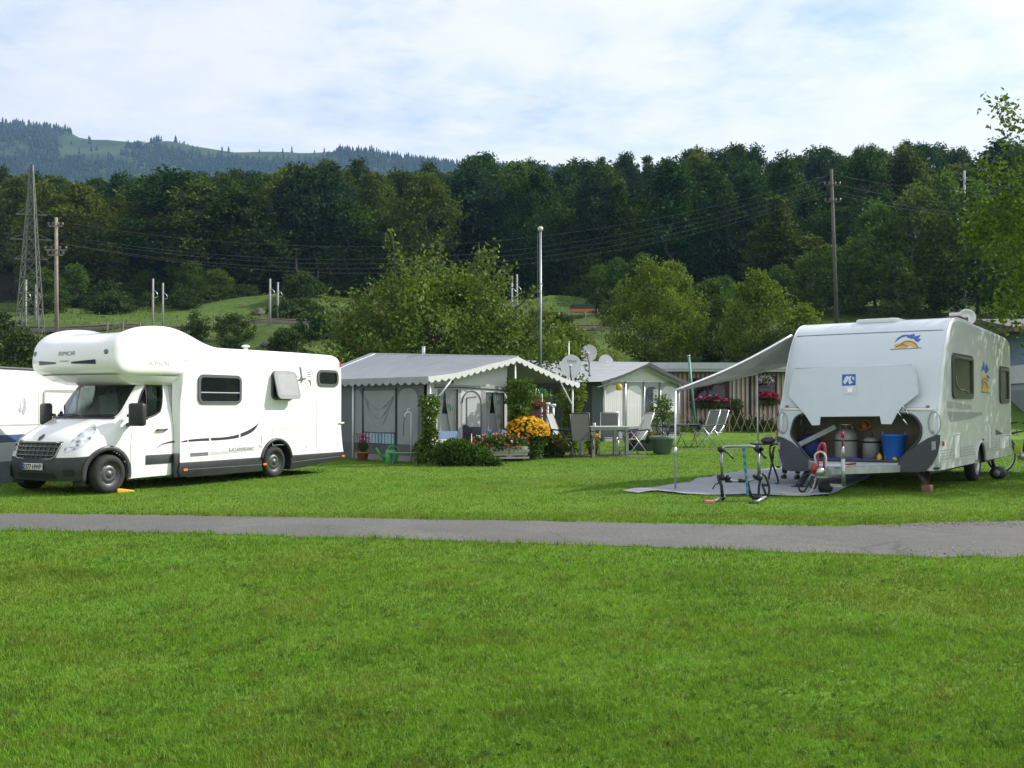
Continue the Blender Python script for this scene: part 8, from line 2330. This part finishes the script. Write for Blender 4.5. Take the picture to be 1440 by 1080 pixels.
# meadow tufts: tall herbs and grass on the slope
def tufts():
    n_ = 42000
    y = 43 + 68 * rng.random(n_) ** .8; x = rng.uniform(-.60, .60, n_) * y
    cl = np.sin(x * .31 + 1.7 * np.sin(y * .23)) + np.sin(y * .41 + x * .12) + rng.normal(0, .7, n_)
    left = (x / y < -.38) & (y < 62)
    ok = (cl > .3) | left; x, y = x[ok], y[ok]
    z = np.array([hz(a, b) for a, b in zip(x, y)])
    hgt = np.where((x / y < -.38) & (y < 62), .8, .16)
    P_ = np.stack([x, y, z + hgt * rng.random(len(x)) * .8], 1)
    V, F, T = leaf_quads(P_, .26, aspect=.28, up=1.4)
    m = leaf_mat('meadow_herb', (.05, .075, .014), (.10, .15, .025), (.17, .20, .06), .3, .7, nscale=.08)
    tag(raw_mesh('meadow_grass', V, F, T, m), 'rough tall grass and weeds on the meadow slope', 'meadow grass', kind='stuff')
tufts()
# ================================================================== railway, poles, wires, house, mountain, haze
def hzp(px, yy): x = (px - 720) / FOC * yy; return Vector((x, yy, hz(x, yy)))
CONC = M('mast_concrete', (.30, .31, .30), .7, var=.12)
m_ = MB(); N_ = 90
vs = []
for i in range(N_ + 1):
    x = -52 + 104 * i / N_
    for dy, dz in ((-1.3, -.3), (-.9, .08), (.9, .08), (1.3, -.3)): vs.append((x, 80 + dy, hz(x, 80) + dz))
m_.add(vs, [(4 * i + k_, 4 * i + 4 + k_, 4 * i + 5 + k_, 4 * i + 1 + k_) for i in range(N_) for k_ in range(3)], True)
tag(m_.build('railway_track', M('ballast_grey', (.045, .048, .034), .95, var=.35, scale=2)), kind='structure')
m_ = MB()
for dy in (-.72, .72): m_.tube([(-52 + 104 * i / 60, 80 + dy, hz(-52 + 104 * i / 60, 80) + .14) for i in range(61)], .07, 4)
tag(m_.build('railway_rails', M('rail_rust', (.16, .11, .08), .5, .5)), kind='structure')
# masts in pairs
k_ = 0
for pa, pb, ya, yb, ta, tb_, la, lb in ((214, 228, 78, 82.4, 392, 398, 'left concrete railway mast of the pair above the motorhome roof hump', 'right shorter railway mast of the pair above the motorhome roof hump'), (379, 390, 78, 82.4, 392, 397, 'left railway mast of the pair on the meadow left of the apple tree', 'right railway mast of the pair on the meadow left of the apple tree'), (35, 49, 78, 82.4, 393, 400, 'left railway mast standing within the foot of the lattice pylon', 'right railway mast standing within the foot of the lattice pylon'), (720, 727, 78, 82.4, 388, 386, 'left railway mast showing right of the apple tree', 'right railway mast showing right of the apple tree'), (928, 940, 80, 84, 384, 392, 'pale railway mast top above the yellow green tree', 'second railway mast behind the pointed green tree')):
    for px, yy, ty_, lab in ((pa, ya, ta, la), (pb, yb, tb_, lb)):
        b = hzp(px, yy); h = P(px, ty_, yy).z - b.z
        o = thing('railway_mast', lab, 'mast', b, 0, 'railway masts in pairs'); q = MB(); q.tube([(0, 0, -.3), (0, 0, h)], [.10, .075], 8); q.build('shaft', CONC, o)
        q = MB(); q.tube([(0, 0, h * .80), (.3, 0, h * .74), (.42, 0, h * .66)], .025, 5); q.tube([(0, 0, h * .62), (.42, 0, h * .66)], .025, 5); q.build('bracket', STEEL, o)
# lattice pylon
pb_ = hzp(41, 75); ph_ = P(41, 232, 75).z - pb_.z
py_ = thing('lattice_pylon', 'tall steel lattice pylon at the left edge before the wood', 'pylon', pb_, R(12)); GAL = M('pylon_steel', (.15, .16, .14), .6, .4, var=.2)
def cw_(z): t_ = z / ph_; return .80 * (1 - t_) ** 1.05 + .09
lv = [ph_ * (1 - (1 - i / 13) ** 1.25) for i in range(14)]
q = MB()
for sx in (1, -1):
    for sy in (1, -1): q.tube([(sx * cw_(z), sy * cw_(z), z) for z in lv], .045, 4)
q.build('leg_struts', GAL, py_); q = MB()
for a, b in zip(lv[:-1], lv[1:]):
    wa, wb = cw_(a), cw_(b)
    for sx in (1, -1):
        q.bar((sx * wa, -wa, a), (sx * wb, wb, b), .036); q.bar((sx * wa, wa, a), (sx * wb, -wb, b), .036); q.bar((-wa, sx * wa, a), (wb, sx * wb, b), .036); q.bar((wa, sx * wa, a), (-wb, sx * wb, b), .036)
        q.bar((-wb, sx * wb, b), (wb, sx * wb, b), .045); q.bar((sx * wb, -wb, b), (sx * wb, wb, b), .045)
q.build('cross_bracing', GAL, py_); q = MB()
for z, w_ in ((ph_ * .72, 1.1), (ph_ * .58, 1.5), (ph_ * .47, 1.2)): q.bar((-w_, 0, z), (w_, 0, z), .09); q.bar((-w_, 0, z), (-.3, 0, z + .5), .05); q.bar((w_, 0, z), (.3, 0, z + .5), .05)
q.build('crossarm', GAL, py_)
# wooden poles
POLEW = M('pole_wood', (.24, .21, .17), .85, var=.2, scale=5)
def wpole(lab, px0, py0, px1, py1, yy, r, arms, mat=POLEW):
    b = hzp(px0, yy); t_ = P(px1, py1, yy); o = thing('utility_pole', lab, 'utility pole', b)
    q = MB(); q.tube([(0, 0, -.4), t_ - b], [r, r * .75], 8); q.build('shaft', mat, o)
    d = t_ - b
    for f, w_ in arms:
        c = d * f; q = MB(); q.bar(c + Vector((-w_, -.1, 0)), c + Vector((w_, -.1, 0)), .09); ca = q.build('crossarm', mat, o)
        for s_ in (-1, -.4, .4, 1): q = MB(); q.tube([c + Vector((s_ * w_, -.1, .0)), c + Vector((s_ * w_, -.1, .28))], .07, 6); q.build('insulator', M('insulator', (.12, .11, .10), .4), ca)
    return t_
w0 = wpole('wooden utility pole right of the lattice pylon', 79, 478, 79, 306, 70, .16, ((.93, .5), (.74, .75), (.70, .55)))
w1_ = wpole('tall leaning dark utility pole before the wood above the caravan', 1178, 452, 1169, 238, 78, .17, ((.90, .6), (.80, .6)), M('pole_dark', (.10, .09, .08), .85, var=.2))
w2_ = wpole('distant pole among the treetops at the right', 1358, 300, 1356, 240, 104, .16, ((.93, .5),), CONC)
# wires
WIRE = M('wire_grey', (.10, .105, .11), .5, .3)
def wire(lab, a, b, sag, r=.009, grp='overhead wires across the wood'):
    a, b = Vector(a), Vector(b); mid = a.lerp(b, .5); q = MB()
    q.tube([a.lerp(b, i / 40) - mid - Vector((0, 0, sag * 4 * (i / 40) * (1 - i / 40))) for i in range(41)], r, 4)
    o = q.build('power_line', WIRE); o.location = mid; tag(o, lab, 'power line', grp)
WL = 'thin overhead wire strung between the left poles and the leaning right pole'
for (xa, ya), (xb, yb), sg_ in (((79, 311), (1170, 245), 3.6), ((77, 330), (1170, 252), 3.8), ((82, 334), (1171, 258), 3.9), ((74, 340), (1171, 266), 3.9), ((84, 342), (1172, 270), 4.1)): wire(WL, P(xa, ya, 70), P(xb, yb, 78), sg_)
WR_ = 'thin overhead wire running from the leaning pole to the right edge'
for (xa, ya), (xb, yb) in (((1170, 245), (1530, 262)), ((1171, 258), (1530, 285)), ((1172, 268), (1530, 300)), ((1172, 272), (1530, 306))): wire(WR_, P(xa, ya, 78), P(xb, yb, 80), .9, grp='overhead wires at the right')
WL2 = 'thin overhead wire leaving the left poles for the left edge'
for ya, yb in ((322, 326), (338, 340), (345, 350)): wire(WL2, P(78, ya, 70), P(-60, yb, 70), .2, grp='overhead wires at the left edge')
# orange shelter on the meadow
b = hzp(820, 88); o = thing('field_shelter', 'small field shelter with bright orange board and dark green top', 'shelter', b)
q = MB(); q.box((-1.1, -.5, .75), (1.0, .6, 1.15)); q.build('tarpaulin', M('tarp_green', (.02, .05, .035), .7), o); q = MB(); q.box((-1.15, -.56, .50), (1.05, -.5, .74)); q.build('board', M('board_orange', (.62, .13, .02), .6), o); q = MB()
for x in (-1.3, .2, 1.3): q.box((x - .05, -.6, -.2), (x + .05, -.5, .5 if x == .2 else .75))
q.build('posts', CONC, o)
# rocks on the meadow
ROCK = M('rock_grey', (.09, .085, .075), .9, var=.3, scale=3)
for px, yy, r, lab in ((362, 92, .5, 'grey boulder heap at the wood foot above the meadow'), (349, 86, .3, 'brown boulder on the meadow slope below the heap'), (393, 85, .38, 'dark boulder on the meadow right of the railway masts'), (412, 76, .3, 'pale boulder on the meadow close to the brown shrub'), (372, 72, .28, 'small dark boulder on the lower meadow')):
    b = hzp(px, yy); q = MB(); q.ball((0, 0, r * .15), r, 14, (1.25, 1, .85)); ro = q.build('boulder', ROCK); ro.location = b
    for v in ro.data.vertices: v.co *= 1 + .45 * mnoise.noise(v.co * 1.6 / r) + .2 * mnoise.noise(v.co * 4.5 / r)
    tag(ro, lab, 'boulder')
# fence posts by the track
for px in (150, 172, 196, 262, 300):
    b = hzp(px, 77); q = MB(); q.box((-.05, -.05, -.1), (.05, .05, .95)); o = q.build('fence_post', WOODG); o.location = b; tag(o, 'thin fence post beside the railway track on the meadow', 'fence post', 'fence posts beside the track')
# house at the right edge
hb_ = Vector((26.6, 50.0, hz(26, 50) - .3)); ho = thing('house', 'white house with brown eaves and grey block garage behind the right tree', 'house', hb_, R(-6))
WW = M('render_white', (.62, .64, .66), .8, var=.06)
q = MB(); q.box((0, 0, 0), (12, 9, 1.55)); q.build('garage_wall', M('block_grey', (.24, .26, .27), .85, var=.12, scale=7), ho)
q = MB()
for z in (.3, .6, .9, 1.2): q.box((.0, -.006, z), (12, .0, z + .02))
for i in range(24):
    for j in range(5): q.box((.5 * i + .25 * (j % 2), -.006, .3 * j), (.5 * i + .25 * (j % 2) + .02, .0, .3 * j + .3))
q.build('mortar_lines', M('mortar', (.40, .41, .42), .9), ho)
q = MB(); q.box((-.1, -.25, 1.9), (12.1, 9, 2.85)); q.build('wall', WW, ho); q = MB(); q.box((0, .0, 1.55), (12, 9, 1.9)); q.build('garage_lintel', M('lintel_grey', (.36, .38, .40), .8), ho); q = MB(); q.box((.15, -.05, 1.2), (1.0, -.01, 1.6)); q.build('garage_window', DGREY, ho)
q = MB(); q.box((.1, .4, 2.85), (11.9, 9, 4.55)); q.build('upper_wall', M('render_blue_grey', (.20, .26, .33), .7, var=.15), ho)
for x in (.4, 1.7, 3.2):
    q = MB(); q.box((x, .33, 2.95), (x + 1.0, .40, 4.35)); wq = q.build('window', M('frame_blue', (.10, .18, .28), .5), ho); q = MB(); q.box((x + .08, .31, 3.03), (x + .46, .33, 4.27)); q.box((x + .54, .31, 3.03), (x + .92, .33, 4.27)); q.build('pane', M('pane_sky', (.16, .20, .24), .15), wq)
q = MB(); q.box((-.9, -.9, 4.55), (12.6, 9.6, 4.72)); rq = q.build('roof', M('roof_brown', (.13, .08, .05), .8, var=.2), ho); q = MB(); q.box((-.92, -.96, 4.50), (12.6, -.902, 4.78)); q.build('fascia', M('fascia_brown', (.24, .12, .05), .7), rq)
q = MB(); q.add([(-.9, -.9, 4.725), (12.6, -.9, 4.725), (12.6, 4.3, 5.6), (-.9, 4.3, 5.6), (-.9, 9.6, 4.725), (12.6, 9.6, 4.725)], [(0, 1, 2, 3), (3, 2, 5, 4), (0, 3, 4), (1, 5, 2)]); q.build('roof_slope', M('roof_tile', (.10, .09, .085), .8, var=.2), rq)
q = MB(); q.box((.2, -.3, 4.95), (2.2, 1.0, 5.02)); sk_ = q.build('skylight', M('panel_pale', (.45, .50, .56), .2), rq)

# ------------------------------------------------------------------ mountain
MD = 1500.0
RID = [(-900, 180), (-500, 172), (-200, 168), (0, 164), (50, 168), (88, 174), (100, 184), (130, 189), (165, 192), (190, 191), (225, 188), (255, 193), (290, 199), (330, 206), (370, 203), (400, 203), (440, 206), (475, 203), (520, 204), (555, 212), (600, 218), (660, 224), (760, 228), (900, 236), (1100, 250), (1500, 270), (2400, 300)]
rx = np.array([a for a, b in RID]); ry = np.array([b for a, b in RID])
def mz(x, y):
    px = 720 + FOC * x / MD
    ridge = CAMH + (570 - np.interp(px, rx, ry)) * MD / FOC - 8
    t_ = min(max((y - 560) / (MD - 560), 0), 1)
    z = 40 + (ridge - 40) * (t_ ** 1.15)
    if y > MD: z = ridge - (y - MD) * .35
    z += (fbm(x, y, .004, 2) * 34 + fbm(x, y, .013, 5) * 9) * math.sin(math.pi * min(t_, .98)) ** .8 + fbm(x, y, .02, 7) * 2.5
    return z
def wood_mask(x, y):
    px = 720 + FOC * x / max(y, 1); z = mz(x, y); py = 570 - (z - CAMH) * FOC / y
    n_ = fbm(x, y, .007, 11) * 1.5 + fbm(x, y, .025, 13) * .5
    b = -.12
    if px < 92: b = .9
    if 80 < px < 122 and 190 < py < 222: b = -1.2
    if py > 222: b += .75
    if py > 236: b += .6
    if 120 < px < 460 and py < 215: b -= .22
    if px > 445: b += .30
    if 420 < px < 470 and py < 214: b -= .6
    return n_ + b > -.22
def mountain():
    xs = np.linspace(-1500, 1500, 150); ys = np.concatenate([np.linspace(560, 1500, 64), np.linspace(1520, 1800, 6)])
    V = np.array([(x, y, mz(x, y)) for y in ys for x in xs], np.float32); nx, ny = len(xs), len(ys)
    I = np.arange(nx * ny).reshape(ny, nx); F = np.stack([I[:-1, :-1], I[:-1, 1:], I[1:, 1:], I[1:, :-1]], -1).reshape(-1, 4)
    m, t, out = new_mat('mountain_pasture'); pos = t.new('ShaderNodeNewGeometry').outputs['Position']
    c = t.ramp(t.noise(pos, .012, 6, .65), [(.3, (.022, .042, .018)), (.5, (.036, .062, .023)), (.7, (.056, .085, .030))]); p = t.new('ShaderNodeBsdfPrincipled'); p.inputs['Roughness'].default_value = .95; p.inputs['Specular IOR Level'].default_value = .1
    t.link(c, p.inputs['Base Color']); t.link(p.outputs[0], out.inputs[0])
    tag(raw_mesh('mountain', V.reshape(-1, 3), F.ravel(), np.full(len(F), 4), m, smooth=True), kind='structure')
    # conifers as one far wood
    V, F, T = [], [], []; b = 0; cnt = 0
    while cnt < 17000:
        y = random.uniform(950, 1510); x = random.uniform(-.60, .22) * y
        px = 720 + FOC * x / y
        if not wood_mask(x, y) and random.random() > .035: continue
        z = mz(x, y); h = random.uniform(6, 12) * y / 1450; r = h * random.uniform(.2, .3); k_ = 5; a0 = random.uniform(0, 6)
        for f, rr in ((.0, 1), (.45, .6)):
            for i in range(k_): a = a0 + f * 3 + 6.283 * i / k_; V.append((x + r * rr * math.cos(a), y + r * rr * math.sin(a), z + h * (f + .04 * math.sin(i * 2.3))))
            V.append((x, y, z + h * (f + .62 if f == 0 else 1.0)))
            for i in range(k_): F += [b + i, b + (i + 1) % k_, b + k_]; T.append(3)
            b += k_ + 1
        cnt += 1
    m = leaf_mat('conifer_far', (.007, .018, .010), (.014, .032, .016), (.026, .048, .022), .0, .8, nscale=.01)
    tag(raw_mesh('mountain_forest', np.array(V), F, np.array(T), m), 'dark conifer woods covering the far mountain slopes', 'forest', kind='stuff')
mountain()
def farm(px, y, lab, w, roofc):
    x = (px - 720) / FOC * y; o = thing('farmhouse', lab, 'farmhouse', (x, y, mz(x, y) + 1)); q = MB(); q.box((-w, -w * .7, -3), (w, w * .7, w * .7)); q.build('wall', M('farm_wall', (.45, .38, .32), .9), o)
    q = MB(); q.add([(-w * 1.15, -w, w * .65), (w * 1.15, -w, w * .65), (w * 1.15, w, w * .65), (-w * 1.15, w, w * .65), (-w * 1.15, 0, w * 1.35), (w * 1.15, 0, w * 1.35)], [(0, 1, 5, 4), (2, 3, 4, 5), (0, 4, 3), (1, 2, 5)]); q.build('roof', roofc, o)
farm(170, 1010, 'small red roofed farmhouse on the far mountain slope', 6, M('farm_red', (.34, .09, .06), .8)); farm(196, 1440, 'tiny grey building on the mountain crest', 5, M('farm_grey', (.25, .25, .26), .8))
# ------------------------------------------------------------------ air
hzv = MB(); hzv.box((-1600, -40, -3), (1600, 1900, 520)); hm = bpy.data.materials.new('haze_air'); hm.use_nodes = True; hm.node_tree.nodes.clear(); t = NT(hm.node_tree); out = t.new('ShaderNodeOutputMaterial'); pv = t.new('ShaderNodeVolumePrincipled')
pv.inputs['Color'].default_value = (.34, .58, 1.0, 1); pv.inputs['Density'].default_value = .00016; pv.inputs['Anisotropy'].default_value = .0; t.link(pv.outputs[0], out.inputs['Volume'])
tag(hzv.build('haze', hm), 'pale blue haze in the valley air', 'haze', kind='stuff')
